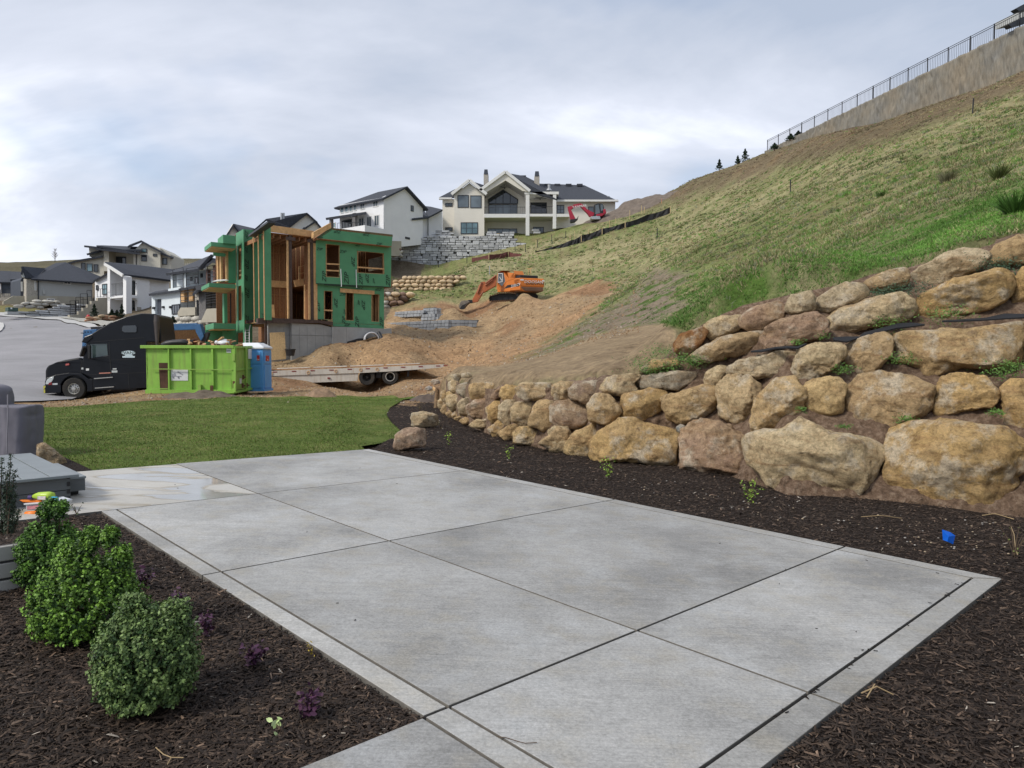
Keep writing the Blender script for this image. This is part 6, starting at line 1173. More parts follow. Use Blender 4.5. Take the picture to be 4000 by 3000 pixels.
block_wall(f, t, Z2((1100, 1210), (1160, 1160), (1440, 1150), (1480, 1110), (1700, 1120), (1700, 1190), (2000, 1200), (2200, 1230), (2200, 1260), (1500, 1270), (1080, 1260)), .46, (.6, 1.1), None, 1, 0, .15, 0, -.2, 'stone', meshes=RKP, rot=.3, rgen=47)
f = Fac(720, 60, vp=-1600); t = T_('rounded_boulder_row', 'low pile of pale round boulders seen between the black truck and the green house', 'boulder wall', f, 700, 1325)
block_wall(f, t, Z2((1090, 1400), (1280, 1370), (1480, 1350), (1720, 1380), (1760, 1480), (1560, 1540), (1150, 1530)), .5, (.6, 1.2), None, 1, 0, .15, 0, -.2, 'stone', meshes=RKP, rot=.3, rgen=48)
f = Fac(1550, 93.5, vp=3985); mb = MB(); f.pr(mb, [(1500, 940), (1568, 942), (1568, 1000), (1500, 1000)], 0, -2); t = T_('tan_footing_wall', 'tan concrete footing wall under the corner of the white three storey house', 'wall', f, 1545, 990); mb.build('concrete_wall', m_concy, t)
# stepped concrete stair wall in front of the white modern house
def stair_wall():
    f = Fac(300, 97, vp=3600); t = T_('stepped_concrete_wall', 'stepped tan concrete wall with black handrails between the hip roof house and the white modern house', 'wall', f, 320, 1235)
    mb = MB(); f.pr(mb, Z1((1255, 1530), (1255, 1430), (1350, 1425), (1420, 1420), (1420, 1365), (1500, 1360), (1500, 1300), (1580, 1295), (1580, 1240), (1650, 1235), (1650, 1180), (1760, 1175), (1760, 1120), (1935, 1115), (1935, 1500), (1540, 1530)), 0, -.5); mb.build('concrete_wall', m_concy, t)
    for a, b in (((1265, 1430), (1355, 1425)), ((1360, 1420), (1420, 1420)), ((1370, 1362), (1500, 1360)), ((1450, 1298), (1580, 1295)), ((1570, 1238), (1650, 1235))): railing(f, t, Z1(a, b), -.2, 1.9, rails=2, sp=1.5)
stair_wall()
f = Fac(700, 170, d=(1, -.1)); t = T_('far_block_wall', 'long pale block wall curving across the far hill behind the blue house', 'wall', f, 730, 1045)
mb = MB(); f.pr(mb, Z2((1200, 300), (1400, 235), (1600, 212), (1850, 205), (1850, 320), (1250, 330)), 0, -1); mb.build('wall_face', simple('far_block', (.36, .35, .33), .9, .15, 1.5), t); mb = MB()
for k in range(22): u, v = Z2((1215 + k * 29, 322 - (k * 4 if k < 10 else 40)))[0]; mb.bar(f.p(u, v, .05), f.p(u, v - 18, .05), .12)
mb.bar(f.p(*Z2((1230, 305))[0], .1), f.p(*Z2((1850, 255))[0], .1), .2, .25); mb.build('wall_joint', m_concy, t)
# ---------------- big textured retaining wall on the ridge and its fence ----------------
def ridge_wall():
    WX = lambda y: 43.3 - .245 * (y - 60); ZT = 29.75; ys = np.concatenate([np.linspace(20, 60, 160), np.linspace(60, 97, 640)]); V = []; nz = 26
    px = np.array([WX(y) for y in ys]); zb = tps(px - .5, ys) - 1.2; n = Vector((-1, -.245, 0)).normalized()
    g = np.linspace(0, 1, nz); Y = np.repeat(ys, nz); X = np.repeat(px, nz); Zb = np.repeat(zb, nz); Zz = Zb + (ZT - Zb) * np.tile(g, len(ys)); Zz = np.maximum(Zz, Zb)
    d = np.abs(fbm(np.column_stack([Y * 3.4, X * 0, Zz * .7]), 3)) * .8
    X2 = X + n.x * d; Y2 = Y + n.y * d; P3 = np.column_stack([X2, Y2, Zz]); i = np.arange(len(P3)).reshape(len(ys), nz); F = np.stack([i[:-1, :-1], i[:-1, 1:], i[1:, 1:], i[1:, :-1]], -1).reshape(-1, 4)
    back = P3.reshape(len(ys), nz, 3)[:, -1].copy(); k = len(P3); b2 = back.copy(); b2[:, 0] += 1.0; P3 = np.concatenate([P3, b2]); j = np.arange(len(ys)); F2 = np.stack([i[:-1, -1], k + j[:-1], k + j[1:], i[1:, -1]], -1); F = np.concatenate([F, F2])
    m, nt, bs = new_mat('ribbed_tan_concrete'); c = ramp(nt, noise(nt, .25, 6, .65), [(.34, (.185, .182, .17)), (.5, (.21, .193, .16)), (.66, (.235, .20, .15))])
    c = mixc(nt, 1, c, ramp(nt, noise(nt, 1.6, 4, .7, coords(nt, (2, 3.2, .6))), [(.35, (.78, .78, .78)), (.6, (1.1, 1.1, 1.1))]), 'MULTIPLY'); nt.links.new(c, bs.inputs['Base Color']); bs.inputs['Roughness'].default_value = .95
    t = thing('ridge_retaining_wall', 'long ribbed tan concrete retaining wall along the top of the grass slope', 'retaining wall', (WX(60), 60, 24)); npmesh('wall_face', P3, F, m, parent=t, org=ORG[t.name], smooth=False)
    f = thing('ridge_fence', 'black steel picket fence on top of the ribbed ridge wall', 'fence', (WX(75), 75, ZT)); U = Vector((0, 0, 1.55)); s = 2.37
    yy = [97 - k * s for k in range(0, 33)]; pts = [Vector((WX(y) + .3, y, ZT)) for y in yy]
    for p in pts: mb = MB(); mb.bar(p - Vector((0, 0, .05)), p + U, .075); mb.build('post', m_black, f)
    for h in (1.5, 1.33, .12): mb = MB(); mb.bar(pts[0] + Vector((0, 0, h)), pts[-1] + Vector((0, 0, h)), .04, .045); mb.build('rail', m_black, f)
    mb = MB(); L = (pts[-1] - pts[0]); n_ = int(L.length / .2)
    for k in range(n_): p = pts[0] + L * (k / n_); mb.bar(p + Vector((0, 0, .12)), p + Vector((0, 0, 1.33)), .02)
    o = mb.build('pickets', m_black, f); o['kind'] = 'stuff'
    h = Fac(4000, 62, d=(1, .3)); t = thing('hilltop_house_eaves', 'dark eaves of a house just showing above the ridge fence at the right edge', 'house', tuple(h.p(3990, 90)))
    K = Z(3500, 0, 2.54)
    for pl in (K((1190, 85), (1290, 30), (1500, -40), (1500, 60), (1220, 110)), K((1118, 242), (1290, 155), (1500, 60), (1500, 160), (1150, 270))): mb = MB(); h.pr(mb, pl, 0, -.5); mb.build('roof_edge', m_trimd, t)
    mb = MB(); h.pr(mb, K((1250, 100), (1500, 60), (1500, 120), (1250, 170)), -1.5, -4); mb.build('wall', m_stg, t)
ridge_wall()
# ---------------- street ----------------
def road_mat():
    m, nt, bs = new_mat('worn_asphalt'); c = ramp(nt, noise(nt, .25, 6, .65), [(.3, (.235, .23, .235)), (.7, (.31, .30, .31))]); c = mixc(nt, 1, c, ramp(nt, noise(nt, 12, 6, .75), [(.3, (.85,) * 3), (.7, (1.12,) * 3)]), 'MULTIPLY')
    c = mixc(nt, mrange(nt, noise(nt, 1.0, 4, .6, coords(nt, (.12, .9, 1), (0, 0, .5))), .6, .66, 0, .3), c, (.17, .16, .16)); nt.links.new(c, bs.inputs['Base Color']); bs.inputs['Roughness'].default_value = .9; return m
def Gp(l, a=15, b=220): return [(q.x, q.y) for q in (G(u, v, a, b) for u, v in l)]
road_poly = Gp([(-900, 1640), (-300, 1600), (160, 1572), (330, 1545), (520, 1500), (600, 1440), (600, 1385), (480, 1310), (386, 1282), (221, 1253), (0, 1238), (-300, 1226), (-900, 1250)])
drape('street', road_poly, road_mat(), 1.6, lambda x, y: Tdet(x, y) + .07)
drape('sidewalk', Gp([(-900, 1232), (-300, 1210), (0, 1224), (271, 1241), (345, 1262), (400, 1278), (580, 1345), (600, 1384), (480, 1309), (386, 1281), (221, 1252), (0, 1237), (-300, 1225), (-900, 1249)]), simple('pale_curb_concrete', (.46, .455, .44), .9, .06), 1.2, lambda x, y: Tdet(x, y) + .16)
drape('kerb_island', Gp([(-300, 1262), (0, 1264), (14, 1270), (16, 1282), (0, 1300), (-300, 1320)]), simple('island_concrete', (.5, .49, .47), .9, .06), 1.0, lambda x, y: Tdet(x, y) + .18)
drape('verge', Gp([(0, 1196), (150, 1200), (160, 1222), (70, 1228), (0, 1225), (-300, 1210), (-300, 1190)]), simple('dry_verge_grass', (.17, .15, .05), .95, .3, 3), 1.0, lambda x, y: Tdet(x, y) + .1)
drape('gravel_verge', Gp([(221, 1247), (345, 1250), (440, 1262), (560, 1300), (590, 1345), (480, 1300), (386, 1274), (300, 1258)]), simple('pale_gravel', (.36, .35, .31), .95, .4, 6, bmp=.8, bscale=6), 1.0, lambda x, y: Tdet(x, y) + .25)

# ---------------- vehicles ----------------
m_tyre = simple('tyre_rubber', (.022, .021, .02), .85, .2, 12, bmp=.3, dirt=(.12, .09, .06)); m_alu = simple('polished_wheel', (.50, .49, .46), .35, .1, 6, metal=.6); m_tblack = simple('black_truck_paint', (.005, .006, .009), .3, .3, 2, spec=.35); m_dkplas = simple('dark_plastic', (.02, .02, .022), .6, .1)
m_amber = simple('amber_lens', (.5, .12, .05), .3); m_red = simple('red_reflector', (.20, .02, .02), .4); m_lens = simple('clear_lens', (.55, .58, .58), .15, .1); m_yel = simple('yellow_marker', (.55, .5, .08), .5)
def wheel(fac, parent, c, R, w, rimR=.5, rim=m_alu, holes=10, dual=False, name='wheel', side=1):
    """c: world point of the outer face centre; axle along the wall normal"""
    n = fac.n * side; c = Vector(c); mb = MB(); prof = [(rimR * R, 0.02), (rimR * R * 1.05, .0), (R * .93, -.01), (R, .05), (R, w - .05), (R * .93, w), (rimR * R, w)]; K = 40; e = fac.e; U = Vector((0, 0, 1)); vs = []
    for r, d in prof: vs += [c - n * d + (e * cos(2 * pi * k / K) + U * sin(2 * pi * k / K)) * r for k in range(K)]
    fs = [(i * K + k, i * K + (k + 1) % K, (i + 1) * K + (k + 1) % K, (i + 1) * K + k) for i in range(len(prof) - 1) for k in range(K)]; mb.add(vs, fs); ty = mb.build(name, m_tyre, parent, smooth=False)
    mb = MB(); dish = [(rimR * R, .01), (rimR * R * .93, .03), (rimR * R * .85, .10), (rimR * R * .45, .07), (rimR * R * .40, -.02), (.001, -.03)]; vs = []
    if dual: dish = [(rimR * R, .01), (rimR * R * .92, .04), (rimR * R * .88, .25), (rimR * R * .4, .28), (rimR * R * .3, .1), (.001, .1)]
    for r, d in dish: vs += [c - n * d + (e * cos(2 * pi * k / K) + U * sin(2 * pi * k / K)) * r for k in range(K)]
    fs = [(i * K + k, i * K + (k + 1) % K, (i + 1) * K + (k + 1) % K, (i + 1) * K + k) for i in range(len(dish) - 1) for k in range(K)]; mb.add(vs, fs); mb.build('rim', rim, ty)
    if holes:
        mb = MB()
        for k in range(holes): a = 2 * pi * k / holes; q = c + (e * cos(a) + U * sin(a)) * rimR * R * .70; mb.cyl(q - n * .075, q - n * .055, rimR * R * .095, 8)
        for k in range(10): a = 2 * pi * (k + .5) / 10; q = c + (e * cos(a) + U * sin(a)) * rimR * R * .38; mb.cyl(q - n * .0, q + n * .035, rimR * R * .05, 6)
        mb.build('wheel_hole', m_dkplas, ty)
    return ty
Z3 = Z(160, 1210, 4.424)
def truck():
    F = Fac(285, 34, d=(1, .18)); c = F.p(*Z3((565, 1365))[0], 0); t = thing('semi_truck', 'black long nose semi truck cab with tall sleeper parked behind the green dumpster', 'truck', (c.x, c.y, c.z - .52))
    z = lambda *p: Z3(*p)
    arch = [(565 + 232 * cos(a), 1365 - 225 * sin(a)) for a in np.linspace(-.25, pi + .25, 22)]
    # front fender with arch, hood between
    mb = MB(); F.pr(mb, z(*([(870, 1420)] + arch + [(340, 1440), (60, 1440), (62, 1250), (85, 1180), (250, 1120), (480, 1085), (700, 1100), (820, 1190), (905, 1190), (905, 1420)])), 0, -.55); mb.build('fender', m_tblack, t, bevel=.05)
    mb = MB(); F.pr(mb, z(*([(870, 1420)] + arch + [(340, 1440), (60, 1440), (62, 1250), (85, 1180), (250, 1120), (480, 1085), (700, 1100), (820, 1190), (905, 1190), (905, 1420)])), -1.85, -2.4); mb.build('fender', m_tblack, t, bevel=.05)
    mb = MB(); F.pr(mb, z((66, 1260), (68, 1060), (85, 1005), (120, 965), (260, 905), (420, 862), (560, 838), (665, 820), (720, 860), (880, 900), (880, 1300)), -.22, -2.18); mb.build('hood', m_tblack, t, bevel=.16)
    mb = MB(); F.pr(mb, z((900, 1190), (900, 1400), (1840, 1350), (1845, 1080), (1830, 560), (2085, 560), (2075, 420), (2040, 120), (1985, 70), (1720, 62), (1640, 80), (1440, 130), (1200, 220), (1010, 330), (860, 425), (740, 470), (695, 560), (780, 580), (720, 850), (700, 1090), (820, 1150)), .0, -2.4, [z((835, 592), (1138, 584), (1156, 785), (860, 838))]); cb = mb.build('cab', m_tblack, t, bevel=.07)
    mb = MB(); F.pr(mb, z((835, 592), (1138, 584), (1156, 785), (860, 838)), -.05, -.07); mb.build('side_window', glass_mat('cab_glass', (.05, .075, .075)), t); mb = MB(); F.pr(mb, z((835, 592), (1138, 584), (1156, 785), (860, 838)), -2.33, -2.35); mb.build('side_window', m_glassd, t)
    mb = MB(); mb.prism([[F.p(*Z3((700, 800))[0], -.35), F.p(*Z3((775, 590))[0], -.3), F.p(*Z3((775, 590))[0], -2.1), F.p(*Z3((700, 800))[0], -2.05)]], F.e * -.03); mb.build('windshield', m_glassd, t)
    mb = MB(); F.pr(mb, z((700, 560), (740, 478), (860, 430), (900, 480), (800, 570)), .04, -.02); F.pr(mb, z((700, 560), (740, 478), (860, 430), (900, 480), (800, 570)), -2.38, -2.44); mb.build('sun_visor', m_tblack, t, bevel=.03)
    mb = MB(); F.pr(mb, z((1385, 300), (1410, 262), (1640, 255), (1670, 290), (1668, 385), (1650, 400), (1430, 405), (1385, 370)), .012, -.01); sw = mb.build('sleeper_window_surround', m_tblack, t, bevel=.01); mb = MB(); F.pr(mb, z((1400, 310), (1425, 275), (1630, 268), (1652, 300), (1650, 372), (1635, 388), (1440, 390), (1402, 365)), .03, .012); mb.build('pane', m_glassd, sw)
    # seams, steps, stickers
    mb = MB()
    for a, b in (((1180, 560), (1210, 1180)), ((800, 850), (1180, 830)), ((1200, 870), (1830, 850)), ((1200, 870), (1210, 1110)), ((820, 1120), (1200, 1110)), ((700, 860), (690, 1090)), ((1510, 1110), (1525, 1370)), ((1250, 1110), (1830, 1080)), ((860, 560), (1780, 480))): mb.bar(F.p(*Z3(a)[0], .004), F.p(*Z3(b)[0], .004), .018, .02)
    mb.build('panel_seam', m_dkplas, t)
    for a, b in (((922, 1190), (1242, 1165)), ((935, 1355), (1262, 1330))): mb = MB(); mb.bar(F.p(*Z3(a)[0], .03), F.p(*Z3(b)[0], .03), .08, .04); mb.build('step_tread', m_alu, t)
    mb = MB(); F.pr(mb, z((75, 1270), (100, 1210), (150, 1170), (222, 1150), (215, 1190), (190, 1240), (130, 1290), (80, 1290)), .03, -.1); mb.build('headlight', m_lens, t, bevel=.02); mb = MB(); F.pr(mb, z((120, 1300), (140, 1262), (185, 1245), (190, 1298)), .035, -.05); mb.build('turn_signal', m_red, t)
    mb = MB(); F.pr(mb, z((190, 1272), (285, 1268), (285, 1296), (190, 1298)), .012, .0); mb.build('fender_sticker', m_lens, t); mb = MB(); F.pr(mb, z((425, 935), (480, 925), (485, 955), (425, 965)), -.14, -.22); mb.build('hood_emblem', simple('faded_red_emblem', (.5, .12, .11), .5), t)
    mb = MB(); F.pr(mb, z((42, 1310), (90, 1305), (345, 1310), (345, 1430), (70, 1445), (42, 1430)), .02, -2.42); mb.build('bumper', m_tblack, t, bevel=.04)
    mb = MB(); [F.pr(mb, z(*q), .03, -.3) for q in (((38, 1320), (80, 1312), (72, 1350), (44, 1380)), ((44, 1385), (70, 1370), (72, 1435), (48, 1440)))]; mb.build('bumper_tape', m_yel, t)
    for q, m in ((((1005, 1090), (1215, 1080), (1215, 1098), (1005, 1106)), simple('pale_orange_decal', (.55, .24, .18), .6)), (((1240, 1012), (1305, 1010), (1305, 1032), (1240, 1034)), m_lens), (((1222, 1050), (1320, 1048), (1320, 1084), (1222, 1086)), m_lens), (((778, 1015), (830, 1013), (830, 1050), (778, 1052)), m_white), (((690, 1000), (732, 998), (732, 1030), (690, 1032)), m_lens)):
        mb = MB(); F.pr(mb, z(*q), .008, 0); mb.build('door_decal', m, t)
    mb = MB(); F.pr(mb, z((1390, 730), (1430, 715), (1510, 705), (1600, 715), (1630, 735), (1625, 765), (1560, 775), (1600, 800), (1625, 800), (1618, 828), (1410, 828), (1405, 800), (1440, 800), (1460, 778), (1395, 768)), .012, 0); sg = mb.build('company_sign', simple('pale_blue_decal', (.55, .66, .72), .5), t)
    put_text(F, sg, *Z3((1508, 745))[0], .016, .2, 'EVANS', m_ink, 0, 'lettering', 0, 1.15)
    mb = MB(); mb.tube([F.p(*Z3((2010, 620))[0], .1), F.p(*Z3((2000, 200))[0], .1), F.p(*Z3((2000, 95))[0], .1)], [.07, .14, .12], 14); mb.build('exhaust_stack', simple('exhaust_heat_shield', (.10, .085, .08), .4, .2, metal=.5), t)
    mb = MB(); F.pr(mb, z((800, 600), (845, 610), (845, 850), (808, 848)), .32, .15); mb.build('mirror', m_dkplas, t, bevel=.03); mb = MB(); mb.bar(F.p(*Z3((700, 800))[0], .0), F.p(*Z3((755, 640))[0], .25), .16, .10); mb.build('hood_mirror', m_dkplas, t)
    wheel(F, t, c + F.n * .0, .52, .30); wheel(F, t, c - F.n * 2.4, .52, .30, side=-1)
    mb = MB(); b = c + F.e * 3.0; mb.obox(b - F.n * 1.2 + F.e * 1.0 + Vector((0, 0, .28)), F.e * 4.0, F.n * .4, Vector((0, 0, .14))); mb.build('chassis', m_dkplas, t)
    for s in (5.2, 6.5):
        for sd, o in ((1, .0), (-1, -2.4)): q = c + F.e * s + F.n * o; q.z = c.z + .18 + .03 * s; wheel(F, t, q, .5, .5, dual=True, holes=0, side=sd)
    mb = MB(); q = c + F.e * 2.2 + F.n * -.02 + Vector((0, 0, .1)); mb.obox(q - F.n * .35, F.e * .6, F.n * .3, Vector((0, 0, .28))); mb.build('fuel_tank', m_tblack, t, bevel=.1)
truck()
def blue_crane():
    F = Fac(330, 45, d=(1, .1)); m = simple('blue_machine_paint', (.045, .13, .27), .5, .15); t = thing('blue_lift_machine', 'blue telescopic boom machine mostly hidden behind the black truck', 'machine', base(F, 480, 1420))
    mb = MB(); F.pr(mb, Z3((730, 345), (960, 335), (960, 700), (700, 700)), 0, -1.6); mb.build('body', m, t, bevel=.03); mb = MB(); [F.rect(mb, *Z3((x, 375))[0], *Z3((x + 22, 392))[0], .02, 0) for x in (750, 800, 850)]; mb.bar(F.p(*Z3((690, 402))[0], .1), F.p(*Z3((745, 404))[0], .1), .05); mb.build('bolt_plate', m_black, t)
    A, B, C = [F.p(*q, -.5) for q in Z2((1000, 1330), (1740, 1305), (1800, 1500))]; mb = MB(); mb.bar(A, B, .35, .42); mb.build('boom', m, t, bevel=.03); mb = MB(); F.pr(mb, Z2((1680, 1265), (1775, 1262), (1840, 1480), (1790, 1560), (1700, 1400)), -.2, -.8); mb.build('jib', m, t, bevel=.03)
    mb = MB(); F.pr(mb, Z2((1780, 1480), (1900, 1400), (1925, 1410), (1900, 1500), (1860, 1570), (1790, 1560)), -.3, -.7); mb.build('tool_head', m_dkplas, t)
    mb = MB(); mb.bar(A - Vector((4, 0, .2)), A, .5, .5); mb.obox(F.p(480, 1440, -1), F.e * 3, F.n * .9, Vector((0, 0, .4))); mb.build('chassis', m_dkplas, t); put_text(F, t, *Z2((1252, 1335))[0], -.3, .22, 'Genie', m_white)
blue_crane()
Z4 = Z(540, 1300, 4.096)
m_lime = simple('lime_paint', (.24, .46, .07), .5, .16, 1.2, dirt=(.20, .24, .07), streak=True, dirtamt=.7); m_limed = simple('worn_lime_paint', (.27, .44, .09), .6, .15, 3, dirt=(.22, .20, .05), dirtamt=.5); m_rust = simple('rusty_steel', (.11, .055, .03), .85, .4, 10)
def dumpster():
    F = Fac(918, 30, d=(-1, -.04)); D = Fac(918, 30, d=(-.1, 1)); t = thing('roll_off_dumpster', 'lime green roll off dumpster heaped with scrap lumber', 'dumpster', base(F, 780, 1537)); z = lambda *p: Z4(*p)
    A = lambda q, f=F, o=0: f.sz(*Z4(q)[0], o)[0]; zt = F.sz(*Z4((1000, 225))[0])[1]; zb = F.sz(*Z4((1000, 945))[0])[1]; aL = A((130, 600)); wd_ = D.sz(*Z4((1875, 600))[0])[0]; Dn = -F.n; bk = D.e
    o = F.w(0, 0); W = lambda a, b, zz: o + F.e * a + bk * b + Vector((0, 0, zz))
    mb = MB(); F.pr(mb, z((128, 215), (1555, 225), (1535, 960), (152, 960)), 0, -.06, [z((335, 485), (468, 485), (472, 935), (355, 935))]); mb.build('side_panel', m_lime, t)
    mb = MB(); mb.prism([[W(0, wd_, zb), W(aL, wd_, zb), W(aL, wd_, zt), W(0, wd_, zt)]], bk * .06); mb.prism([[W(aL, 0, zb), W(aL, wd_, zb), W(aL, wd_, zt), W(aL, 0, zt)]], F.e * -.06); mb.build('wall_panel', m_lime, t); mb = MB(); mb.prism([[W(0, 0, zb), W(aL, 0, zb), W(aL, wd_, zb), W(0, wd_, zb)]], (0, 0, .08)); mb.build('floor', m_rust, t)
    mb = MB(); mb.bar(W(0, 0, zt) + F.n * .05, W(aL + .18, 0, zt) + F.n * .05, .16, .13); mb.bar(W(0, wd_, zt), W(aL + .18, wd_, zt), .16, .13); mb.bar(W(aL, 0, zt), W(aL, wd_, zt), .12, .13); mb.build('top_rail', m_lime, t, bevel=.01); mb = MB(); mb.bar(W(0, 0, zb + .02) + F.n * .06, W(aL, 0, zb + .02) + F.n * .06, .14, .16); mb.build('bottom_rail', m_lime, t); mb = MB(); mb.bar(W(0, 0, zb - .1) + bk * .5, W(aL, 0, zb - .1) + bk * .5, .12, .16); mb.bar(W(0, 0, zb - .1) + bk * 1.9, W(aL, 0, zb - .1) + bk * 1.9, .12, .16); mb.build('skid_rail', m_rust, t)
    for x, x2 in ((470, 490), (822, 845), (1165, 1195)): mb = MB(); F.pr(mb, z((x, 225), (x2, 225), (x2 + 12, 945), (x + 8, 945)), .10, .0); mb.build('rib', m_lime, t)
    mb = MB(); F.pr(mb, z((1490, 222), (1548, 222), (1535, 960), (1500, 960)), .11, 0); mb.build('corner_post', m_lime, t)
    mb = MB(); mb.bar(F.p(*Z4((195, 577))[0], .11), F.p(*Z4((1510, 592))[0], .12), .03, .035); mb.bar(F.p(*Z4((215, 893))[0], .1), F.p(*Z4((475, 893))[0], .1), .03); mb.build('side_rod', m_limed, t)
    mb = MB(); F.pr(mb, z((328, 480), (468, 480), (474, 938), (350, 938)), .03, -.02); mb.build('plank_patch', simple('weathered_plank', (.07, .035, .022), .9, .4, 4, streak=True, dirt=(.16, .09, .06)), t)
    mb = MB(); F.pr(mb, z((525, 588), (795, 592), (795, 765), (528, 765)), .02, .0); sg = mb.build('truck_sign', simple('sign_white', (.62, .64, .66), .6), t); mb = MB(); gy = simple('sign_grey', (.30, .31, .35), .7)
    for pl in (((545, 660), (590, 640), (600, 660), (610, 700), (545, 705)), ((610, 690), (690, 692), (690, 706), (610, 704)), ((620, 628), (640, 618), (720, 668), (710, 684))): F.pr(mb, z(*pl), .026, .02)
    for x in (572, 655): mb.cyl(F.p(*Z4((x, 712))[0], .02), F.p(*Z4((x, 712))[0], .027), .06, 10)
    mb.build('truck_drawing', gy, sg)
    mb = MB(); F.pr(mb, z((1412, 250), (1485, 252), (1485, 318), (1412, 316)), .02, 0); sg = mb.build('notice', m_white, t); put_text(F, sg, *Z4((1448, 292))[0], .025, .09, '4095', m_ink)
    put_text(F, t, *Z4((655, 250))[0], .012, .15, 'LEVEL LOAD ONLY', m_ink, 0, 'lettering', 0, 1.02)
    mb = MB(); F.pr(mb, z((1355, 745), (1490, 748), (1490, 940), (1355, 938)), .02, 0); mb.build('patch_plate', m_lime, t); 
    for x, y in ((985, 880), (1182, 890)): mb = MB(); mb.obox(F.p(*Z4((x, y))[0], .08), F.e * .06, F.n * .07, Vector((0, 0, .13))); mb.build('cleat', m_rust if x > 1000 else m_limed, t)
    # end doors
    p1 = lambda *q: z(*q)
    for pl, m in ((((1552, 228), (1715, 228), (1725, 915), (1545, 950)), m_limed), (((1728, 228), (1868, 222), (1880, 880), (1735, 910)), m_lime)):
        mb = MB(); D.pr(mb, z(*pl), 0, -.05); d = mb.build('end_door', m, t); mb = MB(); q = [D.p(u, v, .03) for u, v in z(*pl)]
        for a, b in zip(q, q[1:] + q[:1]): mb.bar(a, b, .09, .09)
        mb.bar(q[0].lerp(q[3], .51), q[1].lerp(q[2], .51), .07, .07); mb.build('door_frame', m_lime, d)
    mb = MB(); D.pr(mb, z((1762, 258), (1845, 258), (1842, 418), (1765, 415)), .06, .04); mb.build('notice', m_white, t); mb = MB(); D.pr(mb, z((1628, 730), (1655, 725), (1655, 812), (1628, 815)), .02, .0); mb.build('notice', m_white, t)
    mb = MB(); mb.tube([D.p(*Z4((1722, 240))[0], .12), D.p(*Z4((1728, 905))[0], .12)], .035, 8); mb.build('latch_rod', m_limed, t)
    for x, y in ((1690, 845), (1755, 840), (1700, 710)): mb = MB(); mb.obox(D.p(*Z4((x, y))[0], .14), D.e * .12, D.n * .04, Vector((0, 0, .03))); mb.obox(D.p(*Z4((x - 20, y))[0], .14), D.e * .03, D.n * .04, Vector((0, 0, .10))); mb.build('door_latch', m_rust, t)
    for x, y in ((1540, 390), (1545, 830)): mb = MB(); mb.obox(F.p(*Z4((x - 10, y))[0], .14), F.e * .05, F.n * .05, Vector((0, 0, .15))); mb.build('hinge', m_rust if y > 500 else m_limed, t)
    # load
    rs = random.Random(5); wm = [m_wood, m_osbl, simple('scrap_lumber', (.48, .27, .15), .85, .3, 6), m_stain]; n = 0
    for k in range(46):
        a = rs.uniform(.3, abs(aL) * .62); q = W(a, rs.uniform(.3, wd_ - .3), zt + rs.uniform(-.1, .16 + .22 * (1 - a / 3.4))); L = rs.uniform(.25, .7); d = Vector((rs.uniform(-1, 1), rs.uniform(-1, 1), rs.uniform(-.35, .45))).normalized(); mb = MB(); mb.bar(q - d * L / 2, q + d * L / 2, rs.uniform(.06, .2), rs.uniform(.02, .06)); tag(mb.build('scrap_board', rs.choice(wm)), 'short scrap board lying in the heap of offcuts in the lime green dumpster', 'board', 'scrap boards in the dumpster')
    mb = MB(); mb.prism([[W(.05, .1, zt - .35), W(aL * .95, .1, zt - .35), W(aL * .95, wd_ - .1, zt - .35), W(.05, wd_ - .1, zt - .35)]], (0, 0, .15)); tag(mb.build('rubbish_layer', m_osb), 'layer of mixed scrap filling the lime green dumpster', 'rubbish', kind='stuff')
    mb = MB(); mb.tube([F.p(*q, -.5) for q in Z4((385, 205), (460, 175), (560, 158), (700, 150), (865, 162))], [.10, .13, .13, .13, .14], 12); tag(mb.build('corrugated_pipe', m_black, smooth=True), 'bent black corrugated pipe lying on the dumpster load', 'pipe')
    for x, y, r in ((1285, 158, .14), (1370, 155, .2)): v, f = ico(3); c = F.p(*Z4((x, y))[0], -.8); X = v * np.array([r * 1.1, r, r * .8]) * (1 + fbm(v * 2 + x, 3)[:, None] * .7); tag(npmesh('plastic_bag', X + np.array(c), f, m_plas, smooth=True, org=tuple(c)), 'white crumpled bag on the scrap heap, the %s one' % ('smaller left' if r < .15 else 'larger right'), 'bag')
dumpster()
